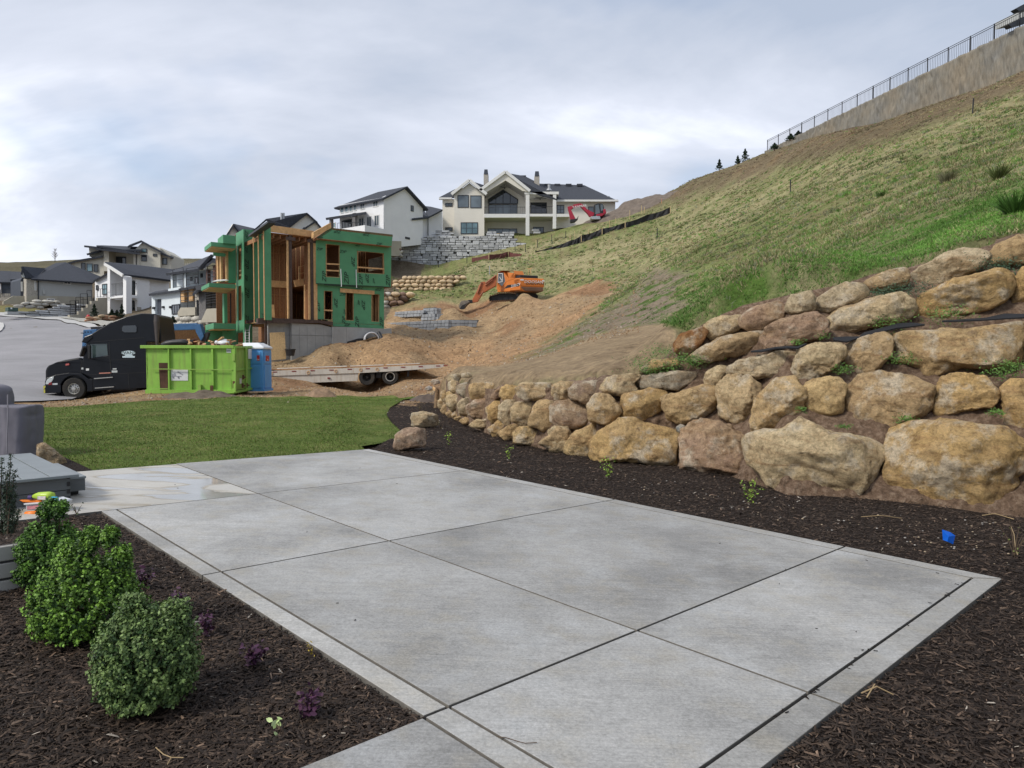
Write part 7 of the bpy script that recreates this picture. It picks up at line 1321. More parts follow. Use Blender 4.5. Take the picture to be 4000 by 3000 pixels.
def potty():
    m = simple('blue_plastic', (.10, .32, .66), .45, .1, 1.5); F = Fac(1028, 32.5, d=(-1, .02)); D = Fac(1028, 32.5, d=(0.02, 1)); t = thing('portable_toilet', 'blue portable toilet with white roof beside the lime dumpster', 'portable toilet', base(F, 1000, 1526)); W = lambda a, b, zz: F.w(a, 0) + D.e * b + Vector((0, 0, zz))
    zb = F.sz(1028, 1527)[1]; zt = F.sz(1028, 1364)[1]; w = 1.08
    mb = MB(); c = W(w / 2, w / 2, (zb + zt) / 2); mb.obox(c, F.e * w / 2, D.e * w / 2, Vector((0, 0, (zt - zb) / 2))); mb.build('cabin', m, t, bevel=.03)
    for f, a0, a1 in ((F, .1, .98), (D, .1, .98)):
        mb = MB(); f.bx(mb, a0, a1, zb + .12, zb + 1.18, .035, -.01); mb.build('lower_panel', m, t, bevel=.015); mb = MB(); f.bx(mb, a0, a1, zb + 1.24, zt - .12, .035, -.01); mb.build('upper_panel', m, t, bevel=.015)
    mb = MB(); mb.obox(W(w / 2, w / 2, zb + .03), F.e * (w / 2 + .05), D.e * (w / 2 + .05), Vector((0, 0, .05))); mb.build('skid_base', m, t)
    q = [W(a, b, zt) for a, b in ((-.06, -.06), (w + .06, -.06), (w + .06, w + .06), (-.06, w + .06))]; q2 = [W(a, b, zt + .10) for a, b in ((-.06, -.06), (w + .06, -.06), (w + .06, w + .06), (-.06, w + .06))]; q3 = [W(a, b, zt + .30) for a, b in ((.28, .2), (w - .1, .2), (w - .1, w - .2), (.28, w - .2))]
    mb = MB(); mb.add(q + q2 + q3, [(3, 2, 1, 0)] + [(i, (i + 1) % 4, (i + 1) % 4 + 4, i + 4) for i in range(4)] + [(i + 4, (i + 1) % 4 + 4, (i + 1) % 4 + 8, i + 8) for i in range(4)] + [(8, 9, 10, 11)]); mb.build('roof', m_plas, t, bevel=.04)
    rd = simple('sign_red', (.45, .03, .03), .5)
    for f, u0, v0, u1, v1, tx in ((F, 1003, 1388, 1014, 1409, 'Let'), (D, 1039, 1389, 1052, 1410, 'Loo')): mb = MB(); f.rect(mb, u0, v0, u1, v1, .05, .03); sg = mb.build('company_sign', rd, t); put_text(f, sg, (u0 + u1) / 2, v1 - 5, .054, .10, tx if tx == 'Let' else 'Let', m_white)
potty()
Z8 = Z(1050, 1380, 2.949)
def trailer():
    F = Fac(1480, 43.4, d=(1, .08)); t = thing('lowboy_trailer', 'dirty white flat equipment trailer with sloping tail standing on the dirt', 'trailer', base(F, 1400, 1492)); z = lambda *p: Z8(*p); m = simple('dirty_white_paint', (.52, .49, .44), .6, .1, 1.5, dirt=(.34, .24, .15), streak=True, dirtamt=.6)
    mb = MB(); F.pr(mb, z((-60, 205), (1250, 160), (2000, 128), (2055, 140), (1980, 165), (1480, 205), (1020, 228), (-60, 265)), 0, -.15); mb.build('side_rail', m, t); mb = MB(); F.pr(mb, z((-60, 205), (1250, 160), (2000, 128), (2055, 140), (1980, 165), (1480, 205), (1020, 228), (-60, 265)), -2.4, -2.55); mb.build('side_rail', m, t)
    mb = MB(); F.pr(mb, z((-60, 268), (1030, 228), (1020, 318), (-60, 360)), -.06, -.16); mb.build('drop_frame', m, t); mb = MB(); F.pr(mb, z((-60, 268), (1030, 228), (1020, 318), (-60, 360)), -2.3, -2.4); mb.build('drop_frame', m, t)
    # deck boards run along the trailer
    for k in range(9):
        mb = MB(); o = -.05 - k * .275; P0, P1, P2 = [F.p(*q, o) for q in z((-60, 196), (1225, 152), (2030, 118))]
        for q in (P0, P1, P2): q.z = q.z
        n = F.n * -.26; mb.add([P0, P1, P2, P2 + n, P1 + n, P0 + n], [(0, 1, 4, 5), (1, 2, 3, 4)]); solid(mb.build('deck_board', m if k % 3 else m_osb, t), .05, 1)
    mb = MB()
    for k in range(4):
        a, b = z((100 + k * 420, 188 - k * 15), (480 + k * 420, 172 - k * 15)); mb.bar(F.p(*a, -.6 - .4 * k) + Vector((0, 0, .06)), F.p(*b, -.5 - .4 * k) + Vector((0, 0, .05)), .22, .06)
    mb.build('ramp_plank', m, t)
    for x, y in ((70, 215), (290, 207), (505, 200), (722, 193), (932, 184), (1140, 177), (1345, 168), (1548, 160), (1750, 153), (1950, 146), (2035, 140)): mb = MB(); q = F.p(*Z8((x, y))[0], .01); mb.obox(q, F.e * .13, F.n * .008, Vector((0, 0, .028))); mb.build('reflector_tape', m_red, t)
    for x, y in ((455, 222), (772, 205), (1058, 190), (1248, 185), (28, 232)): mb = MB(); q = F.p(*Z8((x, y))[0], .03); mb.tube([q + F.e * cos(a) * .08 + Vector((0, 0, sin(a) * .09)) for a in np.linspace(0, 2 * pi, 13)], .018, 6); mb.build('tie_down_ring', m_limed if 0 else m_wood, t)
    mb = MB(); F.rect(mb, *Z8((675, 278))[0], *Z8((705, 292))[0], .02, -.05); mb.build('marker_lamp', m_red, t)
    for x, y, d, rm in ((1130, 276, True, m_tyre), (1398, 270, True, m_white)):
        q = F.p(*Z8((x, y))[0], -.08); wheel(F, t, q, .49, .55, .55, rm if rm is m_tyre else m_tyre, 0, True)
        if rm is m_white: mb = MB(); mb.tube([q + F.n * .01 + (F.e * cos(a) + Vector((0, 0, sin(a)))) * .265 for a in np.linspace(0, 2 * pi, 25)], .028, 6); mb.build('rim_ring', m_alu, t)
        q2 = q - F.n * 2.3; wheel(F, t, q2, .49, .55, .55, m_tyre, 0, True, side=-1)
    mb = MB(); q = F.p(*Z8((1265, 255))[0], -.3); mb.bar(q, q - F.n * 1.9, .3); mb.bar(F.p(*Z8((1100, 235))[0], -.8), F.p(*Z8((1480, 225))[0], -.8), .15, .2); mb.bar(F.p(*Z8((1608, 205))[0], -.3), F.p(*Z8((1605, 268))[0], -.3), .12); mb.build('axle_frame', m_dkplas, t)
trailer()
Z7 = Z(1780, 1030, 5.53)
def excavator():
    m = simple('orange_machine_paint', (.62, .19, .035), .5, .1, 1, dirt=(.30, .12, .05), streak=True, dirtamt=.5); ml = simple('dusty_orange_boom', (.42, .125, .045), .6, .2, 2, dirt=(.14, .08, .06), dirtamt=.7); mg = simple('dusty_counterweight', (.20, .125, .09), .8, .2, 2)
    D = Fac(2031, 66.5, d=(-.52, .85)); R = Fac(2031, 66.5, d=(.95, .31)); t = thing('orange_excavator', 'large orange excavator with white and black maker lettering digging on the dirt bench', 'excavator', base(R, 1990, 1178)); z = lambda *p: Z7(*p)
    mb = MB(); aC = D.sz(*Z7((880, 400))[0])[0]; W = lambda a, b, zz: D.w(a, 0) + R.e * b + Vector((0, 0, zz)); wb = R.sz(*Z7((1920, 400))[0])[0]; zt = R.sz(*Z7((1390, 300))[0])[1]; zb = R.sz(*Z7((1390, 605))[0])[1]; zm = R.sz(*Z7((1390, 500))[0])[1]
    mb = MB(); c = W(.55, wb / 2, (zt + zm) / 2); mb.obox(c, D.e * .55, R.e * wb / 2, Vector((0, 0, (zt - zm) / 2))); mb.build('counterweight', m, t, bevel=.12); mb = MB(); mb.prism([[W(0, 0.03, zm + .02), W(.1, .1, zb + .1), W(1.1, .1, zb), W(1.1, .03, zm + .02)]], R.e * (wb - .15)); mb.build('counterweight_base', mg, t, bevel=.06)
    mb = MB(); D.pr(mb, z((1390, 305), (1390, 590), (1150, 600), (900, 615), (890, 590), (1090, 385), (1100, 330)), 0, -wb + .1); mb.build('body', m, t, bevel=.05); mb = MB(); D.pr(mb, z((1150, 530), (1385, 505), (1390, 560), (1160, 580)), .1, 0); mb.build('side_step', m, t)
    mb = MB(); D.pr(mb, z((1042, 540), (1118, 462), (1372, 435), (1372, 490), (1230, 500), (1130, 520)), .012, 0); st = mb.build('side_stripe', m_black, t); put_text(D, st, *Z7((1290, 468))[0], .03, .34, '225LCV', m_white, 3, 'lettering', .2, 1.5)
    cab = MB(); D.pr(cab, z((905, 205), (985, 150), (1250, 150), (1280, 230), (1250, 330), (1100, 380), (950, 560), (885, 560), (895, 300)), .02, -1.0, [z((915, 210), (1035, 190), (1070, 380), (1000, 500), (905, 560), (895, 400)), z((1115, 190), (1250, 198), (1272, 300), (1150, 318))]); cab.build('cab', m, t, bevel=.04)
    for pl in (((915, 210), (1035, 190), (1070, 380), (1000, 500), (905, 560), (895, 400)), ((1115, 190), (1250, 198), (1272, 300), (1150, 318))): mb = MB(); D.pr(mb, z(*pl), -.03, -.06); mb.build('window', m_glassd, t)
    mb = MB(); q = [D.p(*p, .03) for p in z((920, 215), (1010, 208), (1015, 390), (912, 402))]
    for a, b in zip(q, q[1:] + q[:1]): mb.bar(a, b, .05)
    mb.bar(D.p(*Z7((948, 285))[0], 0), D.p(*Z7((1000, 365))[0], 0), .04); mb.build('window_frame', m_white, t)
    mb = MB(); mb.prism([[D.p(*p, -.4) for p in z((1275, 260), (1290, 235), (1740, 245), (1750, 290), (1290, 290))]], R.e * 1.5); 
    mb = MB(); c = W(1.1, wb * .4, zt + .12); mb.obox(c, D.e * 1.0, R.e * wb * .36, Vector((0, 0, .14))); mb.build('engine_cover', m_black, t, bevel=.05); mb = MB(); q = W(1.3, wb * .62, zt + .25); mb.bar(q, q + Vector((.1, 0, .8)), .05); mb.bar(q + Vector((.35, 0, 0)), q + Vector((.2, 0, .8)), .05); mb.bar(q + Vector((-.1, 0, .8)), q + Vector((.4, 0, .8)), .06); mb.build('hand_rail', m_wood, t)
    put_text(R, t, *Z7((1685, 395))[0], .02, .40, 'DOOSAN', m_white, 0, 'lettering', .15, 1.1); put_text(R, t, *Z7((1735, 435))[0], .02, .34, 'DAEWOO', m_ink, 0, 'lettering', 0, 1.3)
    for x, y in ((1435, 350), (1905, 370)): mb = MB(); R.rect(mb, *Z7((x - 35, y - 18))[0], *Z7((x + 35 if x < 1900 else x + 10, y + 15))[0], .02, 0); mb.build('decal', m_white, t)
    # boom, stick, bucket in the plane of the machine
    K = Fac(1938, 68.6, d=(-1, .0)); b1 = MB(); K.pr(b1, z((880, 240), (880, 470), (620, 620), (480, 640), (460, 590), (500, 470), (560, 390), (640, 385), (640, 440)), .25, -.25); b1.build('boom', ml, t, bevel=.04)
    b1 = MB(); K.pr(b1, z((470, 560), (590, 620), (560, 690), (480, 820), (370, 840), (360, 770)), .2, -.2); b1.build('stick', ml, t, bevel=.04)
    for a, b, r in (((650, 425), (880, 250), .09), ((560, 400), (470, 640), .07), ((600, 600), (520, 700), .06), ((640, 470), (800, 350), .06)): b1 = MB(); b1.tube([K.p(*Z7(a)[0], .32), K.p(*Z7(b)[0], .32)], r, 10); b1.build('hydraulic_ram', simple('ram_orange', (.30, .10, .05), .5), t)
    b1 = MB(); K.pr(b1, z((340, 780), (380, 800), (360, 850), (290, 850), (240, 800), (270, 780)), .18, -.18); b1.build('bucket_link', m_dkplas, t, bevel=.02); b1 = MB(); K.pr(b1, z((130, 800), (280, 790), (310, 830), (250, 880), (170, 970), (80, 970), (65, 930), (90, 850)), .55, -.55); b1.build('bucket', simple('muddy_steel', (.17, .15, .125), .8, .3, 4), t, bevel=.08)
    b1 = MB(); K.pr(b1, z((300, 830), (200, 890), (190, 975), (160, 985), (80, 975), (140, 900)), .58, .55); b1.build('bucket_lip', m_dkplas, t)
    # tracks
    for off in (0, 2.4):
        T = Fac(1950, 65.9 + off * .9, d=(1, .0)); T.o += R.e * (off * .25); b1 = MB(); pl = [(725, 740), (750, 700), (950, 640), (1150, 630), (1290, 650), (1340, 700), (1320, 790), (780, 815), (730, 800)]
        if off: pl = [(x + 440, y - 10) for x, y in pl]
        T.pr(b1, z(*pl), .3, -.3); b1.build('track', m_dkplas, t, bevel=.05); b1 = MB(); q = [T.p(*p, .31) for p in z(*pl)]; L = []
        for a, b in zip(q, q[1:] + q[:1]):
            n = max(1, int((b - a).length / .2))
            for k in range(n): p = a.lerp(b, k / n); b1.obox(p, (b - a).normalized() * .07, T.n * .32, Vector((0, 0, .05)))
        b1.build('track_shoe', m_rust, t)
        for k in range(4): b1 = MB(); p = T.p(*Z7((820 + k * 130 + (440 if off else 0), 770 - k * 6))[0], .3); b1.cyl(p, p + T.n * .06, .2, 12); b1.build('track_roller', m_dkplas, t)
    b1 = MB(); b1.obox(W(1.7, wb / 2, zb - .3), D.e * .8, R.e * .9, Vector((0, 0, .28))); b1.build('undercarriage', m_dkplas, t)
excavator()
def red_digger():
    m = simple('red_machine_paint', (.34, .02, .045), .5, .15, 2); F = Fac(2330, 101, d=(1, 0)); t = thing('red_mini_excavator', 'dark red compact excavator with raised arm beside the cream gabled house', 'excavator', base(F, 2350, 856)); z = lambda *p: Z5(*p)
    for nm, pl, o in (('boom', ((1490, 440), (1570, 425), (1600, 440), (1640, 490), (1720, 530), (1710, 560), (1670, 570), (1640, 530), (1570, 460), (1500, 470)), .3), ('stick', ((1430, 462), (1490, 450), (1500, 475), (1465, 490), (1520, 600), (1480, 620), (1462, 600)), .25), ('bucket', ((1460, 600), (1530, 590), (1550, 555), (1540, 600), (1510, 625), (1462, 632)), .4)):
        mb = MB(); F.pr(mb, z(*pl), o, -o); mb.build(nm, m if nm != 'bucket' else m_dkplas, t, bevel=.03)
    mb = MB(); F.pr(mb, z((1720, 440), (1760, 425), (1810, 430), (1825, 470), (1820, 540), (1720, 555)), .7, -.7); mb.build('cab', m_dkplas, t, bevel=.04); mb = MB(); F.pr(mb, z((1730, 448), (1765, 438), (1780, 530), (1730, 545)), .73, .7); F.pr(mb, z((1785, 438), (1812, 440), (1815, 500), (1790, 510)), .73, .7); mb.build('window', m_glass, t)
    mb = MB(); F.pr(mb, z((1740, 545), (1820, 530), (1815, 490), (1840, 485), (1850, 530), (1800, 565), (1745, 568)), .9, -.9); mb.build('body', m, t, bevel=.06); mb = MB(); F.pr(mb, z((1680, 570), (1780, 555), (1790, 600), (1690, 600)), .9, -.9); mb.build('track', m_metal, t, bevel=.1)
    put_text(F, t, *Z5((1558, 460))[0], .32, .5, 'YANMAR', m_white, 8)
red_digger()
# ---------------- silt fences, stakes, litter ----------------
Z10 = Z(2150, 760, 2.54)
def on_hill(u, v): return G(u, v, 50, 110)
m_fab = simple('black_filter_fabric', (.018, .018, .020), .7, .3, 3); m_fabr = simple('brown_mesh_fabric', (.13, .045, .04), .8, .2, 3); m_stake = simple('pine_stake', (.52, .40, .22), .8, .15)
def silt(name, label, bot, hts, mat, posts):
    P_ = [on_hill(u, v) for u, v in bot]; t = thing(name, label, 'silt fence', tuple(P_[0])); mb = MB(); V = []; rs = random.Random(3); pts = []
    for i in range(len(P_) - 1):
        for k in range(8): f = k / 8; q = P_[i].lerp(P_[i + 1], f); h = hts[i] * (1 - f) + hts[i + 1] * f; pts.append((q + Vector((0, rs.uniform(-.15, .15), 0)), h * (1 - .16 * sin(pi * f))))
    pts.append((P_[-1], hts[-1])); n = len(pts)
    for q, h in pts: V += [q - Vector((0, 0, .12)), q + Vector((0, rs.uniform(-.12, .12), h * .5)), q + Vector((0, 0, h))]
    mb.add(V, [(i * 3 + j, i * 3 + 3 + j, i * 3 + 4 + j, i * 3 + 1 + j) for i in range(n - 1) for j in (0, 1)]); solid(mb.build('fabric', mat, t), .03)
    for i in posts: q = P_[i] + Vector((0, -.1, 0)); mb = MB(); mb.bar(q, q + Vector((0, 0, hts[i] + .1)), .07); mb.build('stake', m_stake, t)
silt('silt_fence', 'long black fabric silt fence staked across the hillside', Z10((-150, 575), (0, 545), (200, 505), (305, 475), (512, 402), (740, 335), (965, 262), (1188, 185)), [.1, .25, .6, .85, .8, .7, .8, .75], m_fab, [3, 4, 5, 7])
silt('mesh_silt_fence', 'short brown red mesh silt fence left of the black one', Z5((395, 1064), (580, 1042), (790, 1008), (935, 996)), [.6, .7, .7, .25], m_fabr, [1, 2])
ORD = ['first', 'second', 'third', 'fourth', 'fifth', 'sixth', 'seventh', 'eighth', 'ninth', 'tenth']; SR = [4, 3, 8, 9, 7, 2, 5, 6, 0, 1]; SR = [5, 4, 8, 9, 7, 2, 3, 6, 0, 1]
for i, (u, v, h, wd2) in enumerate([(Z10((585, 325))[0] + (1.6, .1)), (Z10((378, 395))[0] + (1.2, .1)), (Z10((903, 190))[0] + (2.0, .1)), (Z10((932, 188))[0] + (1.6, .1)), (Z10((787, 250))[0] + (2.2, .09)), (Z10((196, 465))[0] + (1.6, .1)), (Z10((240, 430))[0] + (1.6, .08)), (Z10((646, 290))[0] + (1.4, .08)), (2093, 968, 1.8, .1), (2113, 955, 1.6, .08), (Z10((983, 110))[0] + (1.2, .07)), (Z10((1103, 90))[0] + (1.2, .07))]):
    q = on_hill(u, v); mb = MB(); mb.bar(q, q + Vector((0, 0, h * .55)), wd2 * .7); tag(mb.build('survey_stake', m_stake if i < 10 else simple('orange_stake', (.6, .25, .12), .8)), 'pale wooden survey stake above the silt fences, %s counted from the left' % ORD[SR[i]] if i < 10 else 'orange survey stake right of the dirt pile on the ridge, the %s one' % ('left' if i == 10 else 'right'), 'stake', 'survey stakes above the silt fence' if i < 10 else 'orange stakes on the ridge')
for i, (u, v, h) in enumerate([(Z(2500, 0, 1.4747)((1915, 655))[0] + (1.8,)), (Z(2500, 0, 1.4747)((866, 1108))[0] + (1.8,)), (Z(2500, 0, 1.4747)((99, 1373))[0] + (1.8,)), (1824, 1028, 1.8), (1957, 985, 1.8), (2012, 982, 1.8), (2052, 985, 1.7), (2100, 968, 1.7), (1912, 1070, 1.5), (1713, 1045, 1.3), (2155, 945, 1.6), (2210, 930, 1.5)]):
    q = G(u, v, 20, 110); h *= .6; mb = MB(); mb.bar(q - Vector((0, 0, .1)), q + Vector((.05 * h if i == 0 else 0, 0, h)), (.05 + .0003 * q.y)); o = tag(mb.build('fence_post', m_black if i != 8 else m_metal), ['dark steel post leaning alone high on the right hillside', 'dark steel post alone in the middle of the hillside', 'short dark steel post below the end of the black silt fence'][i] if i < 3 else 'thin steel post along the silt fences, %s counted from the left' % ORD[[3, 5, 6, 2, 7, 8, 1, 0, 4][[1824, 1957, 2012, 2052, 2100, 1912, 1713, 2155, 2210].index(int(u))] if 0 else sorted([1824, 1957, 2012, 2052, 2100, 1912, 1713, 2155, 2210]).index(int(u))], 'post', None if i < 3 else 'steel posts along the silt fences')
def dirt_pile():
    xs = np.linspace(-1, 1, 60); gx, gy = np.meshgrid(xs, xs); c = P(2478, 850, 103); R_ = 7.2; r = np.hypot(gx, gy); x = c.x + gx * R_ - .5; y = c.y + gy * 4.5; base_ = Tdet(x, y) - .15; ztop = P(2478, 778, 103).z - float(tps(np.array([c.x]), np.array([c.y]))[0]); h = np.clip(1 - r, 0, 1) ** .85 * ztop * 1.15; z_ = base_ + np.minimum(h, ztop) + fbm(np.stack([x * .8, y * .8, x * 0], -1), 4) * .8 * (r < 1)
    i = np.arange(3600).reshape(60, 60); F = np.stack([i[:-1, :-1], i[:-1, 1:], i[1:, 1:], i[1:, :-1]], -1).reshape(-1, 4)
    o = npmesh('dirt_pile', np.stack([x, y, z_], -1).reshape(-1, 3), F, simple('grey_brown_soil', (.155, .125, .10), .95, .25, 2, bmp=.8, bscale=4), smooth=True, org=(c.x, c.y, c.z - 1)); tag(o, 'grey brown dirt pile on the ridge beside the red mini excavator', 'dirt pile')
dirt_pile()
# ---------------- left foreground ----------------
ZG = Z(0, 1450, 3.687); ZH = Z(0, 1850, 3.687)
m_deck = simple('grey_composite_deck', (.21, .235, .245), .5, .1, 3, bmp=.15, bscale=25); m_decks = simple('grey_composite_skirt', (.115, .125, .13), .6, .1, 3, bmp=.2, bscale=25); m_cover = simple('grey_fabric_cover', (.17, .165, .195), .85, .12, 1.6, bmp=.3, bscale=14)
def deck():
    yf = 7.55; q = PG(272, 1960); F = Fac(272, q.y, d=(-.72, -.69)); zt = F.sz(272, 1852)[1]; zb = q.z + .0; bk = -F.n; o = F.w(0, 0); W = lambda a, b, z: o + F.e * a + bk * b + Vector((0, 0, z)); Lb = 2.25
    t = thing('deck', 'grey composite board deck platform with a lower step at its right corner', 'deck', (o.x, o.y, zb))
    for k in range(9):
        a0, a1 = (-.02 + k * .0, 0); w = .235; x0 = -.03 + k * w; mb = MB(); mb.obox((W(x0, -.03, zt - .0125) + W(x0 + w - .012, Lb, zt - .0125)) / 2, F.e * (w - .012) / 2, bk * (Lb + .03) / 2, Vector((0, 0, .0125))); mb.build('deck_board', m_deck, t, bevel=.004)
    mb = MB(); mb.obox(W(1.0, -.05, zt - .014), F.e * 1.05, bk * .02, Vector((0, 0, .014))); mb.build('edge_board', m_deck, t, bevel=.003)
    h = (zt - .03 - zb) / 2
    for k in range(2): mb = MB(); mb.obox(W(1.02, 0, zb + h * k + h / 2), F.e * 1.0, bk * .012, Vector((0, 0, h / 2 - .003))); mb.build('skirt_board', m_decks, t, bevel=.002)
    mb = MB(); mb.obox(W(.03, Lb / 2, zb + h), F.e * .015, bk * Lb / 2, Vector((0, 0, h))); mb.build('skirt_board', m_decks, t)
    for k in range(4): mb = MB(); mb.obox(W(.035, -.014, zb + .04 + k * .075), F.e * .014, bk * .006, Vector((0, 0, .022))); mb.build('corner_clip', m_black, t)
    # low step on the right
    s = thing('deck_step', 'low grey composite step box against the right side of the deck', 'step', tuple(W(-.3, .5, zb))); zs = F.sz(300, 1878)[1]
    a = F.sz(340, 1880, -.25)[0]
    mb = MB(); mb.obox((W(a, .28, zs - .0125) + W(-.02, 1.6, zs - .0125)) / 2, F.e * abs(a + .02) / 2, bk * .66, Vector((0, 0, .0125))); mb.build('step_board', m_deck, s, bevel=.004); mb = MB(); mb.obox(W(a / 2 - .01, .30, zs - .09), F.e * (abs(a) / 2 - .02), bk * .012, Vector((0, 0, .063))); mb.obox(W(a + .02, .95, zs - .09), F.e * .012, bk * .64, Vector((0, 0, .063))); mb.build('riser_board', m_decks, s)
    mb = MB(); mb.obox(W(a / 2, .9, zb + .04), F.e * (abs(a) / 2 - .05), bk * .5, Vector((0, 0, .04))); mb.build('step_frame', m_black, s)
deck()
def grill():
    Y = 10.0; t = thing('covered_grill', 'barbecue grill under a grey fabric cover behind the deck', 'grill', tuple(P(60, 1835, Y))); zb = .15
    z1 = P(0, 1503, Y).z; z2 = P(0, 1586, Y).z; rs = np.random.default_rng(4)
    def draped(name, x0, x1, y0, y1, z0, z1_, rt, seed):
        n = 44; K = 26; V = []; cx, cy = (x0 + x1) / 2, (y0 + y1) / 2; hx, hy = (x1 - x0) / 2, (y1 - y0) / 2
        for j in range(K + 8):
            if j < K: f = j / (K - 1); z = z0 + (z1_ - rt - z0) * f; s = 1.0 + .02 * (1 - f); 
            else: a = (j - K + 1) / 8 * pi / 2; z = z1_ - rt + rt * sin(a); s = None; k = rt * (1 - cos(a)) if j < K + 7 else min(hx, hy) * .98
            for i in range(n):
                th = 2 * pi * i / n; c, s_ = cos(th), sin(th); q = (abs(c) ** 7 + abs(s_) ** 7) ** (-1 / 7)
                ex, ey = (hx * s, hy * s) if s else (max(hx - k, .01), max(hy - k, .01)); V.append((cx + c * q * ex, cy + s_ * q * ey, z))
        V = np.array(V); fold = (fbm(np.column_stack([np.arctan2(V[:, 1] - cy, V[:, 0] - cx) * 3.2 + V[:, 2] * .9, V[:, 2] * 1.3, V[:, 2] * 0 + seed]), 3)) * .085 + (1 - np.abs(fbm(V * 3.1 + seed, 3)) * 6).clip(0, 1) * -.016; d = V - np.array([cx, cy, 0]); d[:, 2] = 0; d /= np.maximum(np.linalg.norm(d, axis=1), 1e-3)[:, None]; V = V + d * fold[:, None]; V[:, 2] += fbm(V * 3 + seed, 2) * .05 * (V[:, 2] > z1_ - rt * 1.2)
        ix = np.arange(len(V)).reshape(-1, n); F = np.stack([ix[:-1], np.roll(ix, -1, 1)[:-1], np.roll(ix, -1, 1)[1:], ix[1:]], -1).reshape(-1, 4); return npmesh(name, V, F, m_cover, parent=t, smooth=True)
    xr = P(168, 1600, Y + .5).x; xm = P(70, 1600, Y + .58).x; draped('hood_cover', xm - 1.3, xm, Y, Y + .62, zb, z1, .13, 2); draped('side_shelf_cover', xm - .05, xr, Y + .02, Y + .56, zb, z2, .03, 9)
    mb = MB(); mb.tube([P(38, 1540, Y) - Vector((0, .04, 0)), P(40, 1640, Y) - Vector((0, .05, 0)), P(36, 1770, Y) - Vector((0, .05, 0))], .008, 6); mb.build('cover_seam', simple('cover_seam', (.26, .25, .28), .8), t)
grill()
def planter():
    q = PG(112, 2275); F = Fac(112, q.y, d=(-.72, -.69)); t = thing('board_planter_wall', 'low beige board garden wall behind the boxwoods at the left edge', 'garden wall', (q.x, q.y, q.z - .05)); m = simple('beige_board', (.36, .345, .315), .7, .07, 3, bmp=.2, bscale=20, dirt=(.24, .22, .19), streak=True, dirtamt=.25); zt = F.sz(70, 2122)[1]; z0 = q.z - .06; n = 3; h = (zt - z0) / n
    for k in range(n): mb = MB(); F.bx(mb, 0, 2.6, z0 + h * k + .008, z0 + h * (k + 1) - .008, 0, -.03); mb.build('wall_board', m, t, bevel=.006)
    mb = MB(); F.bx(mb, 0, 2.6, z0, zt - .01, -.03, -.06); mb.build('wall_backing', m_core, t)
    # soil of the raised bed behind it
    a = F.w(0, 0); b = F.w(2.6, 0); ys = PG(100, 2035).y
    bk = -F.n; c2 = PG(150, 2035); e_ = F.e; c3 = Vector(c2) + e_ * 2.6; V = [Vector((a.x, a.y, zt - .03)) + bk * .05, Vector((b.x, b.y, zt - .03)) + bk * .05, Vector((c3.x, c3.y, .10)), Vector((c2.x, c2.y, .085))]; nn = 30; P_ = []
    for i in range(nn):
        for j in range(nn): f, g = i / (nn - 1), j / (nn - 1); p = (V[0].lerp(V[1], f)).lerp(V[3].lerp(V[2], f), g); P_.append((p.x, p.y, p.z + mnoise.noise(p * 5) * .03))
    ix = np.arange(nn * nn).reshape(nn, nn); npmesh('raised_mulch_bed', np.array(P_), np.stack([ix[:-1, :-1], ix[:-1, 1:], ix[1:, 1:], ix[1:, :-1]], -1).reshape(-1, 4), m_mulch, smooth=True, kind='structure')
    A = np.array(P_).reshape(nn, nn, 3)
    def zf(x, y): f = np.clip(((np.asarray(x) - V[0].x) * bk.x + (np.asarray(y) - V[0].y) * bk.y) / (V[3] - V[0]).dot(bk), 0, 1); return (zt - .03) * (1 - f) + .09 * f
    chips('bark_chips', [(V[0].x, V[0].y), (V[1].x, V[1].y), (V[2].x, V[2].y), (V[3].x, V[3].y)], 5000, 1.0, zf, 'bark chips in the raised bed behind the beige board wall')
planter()
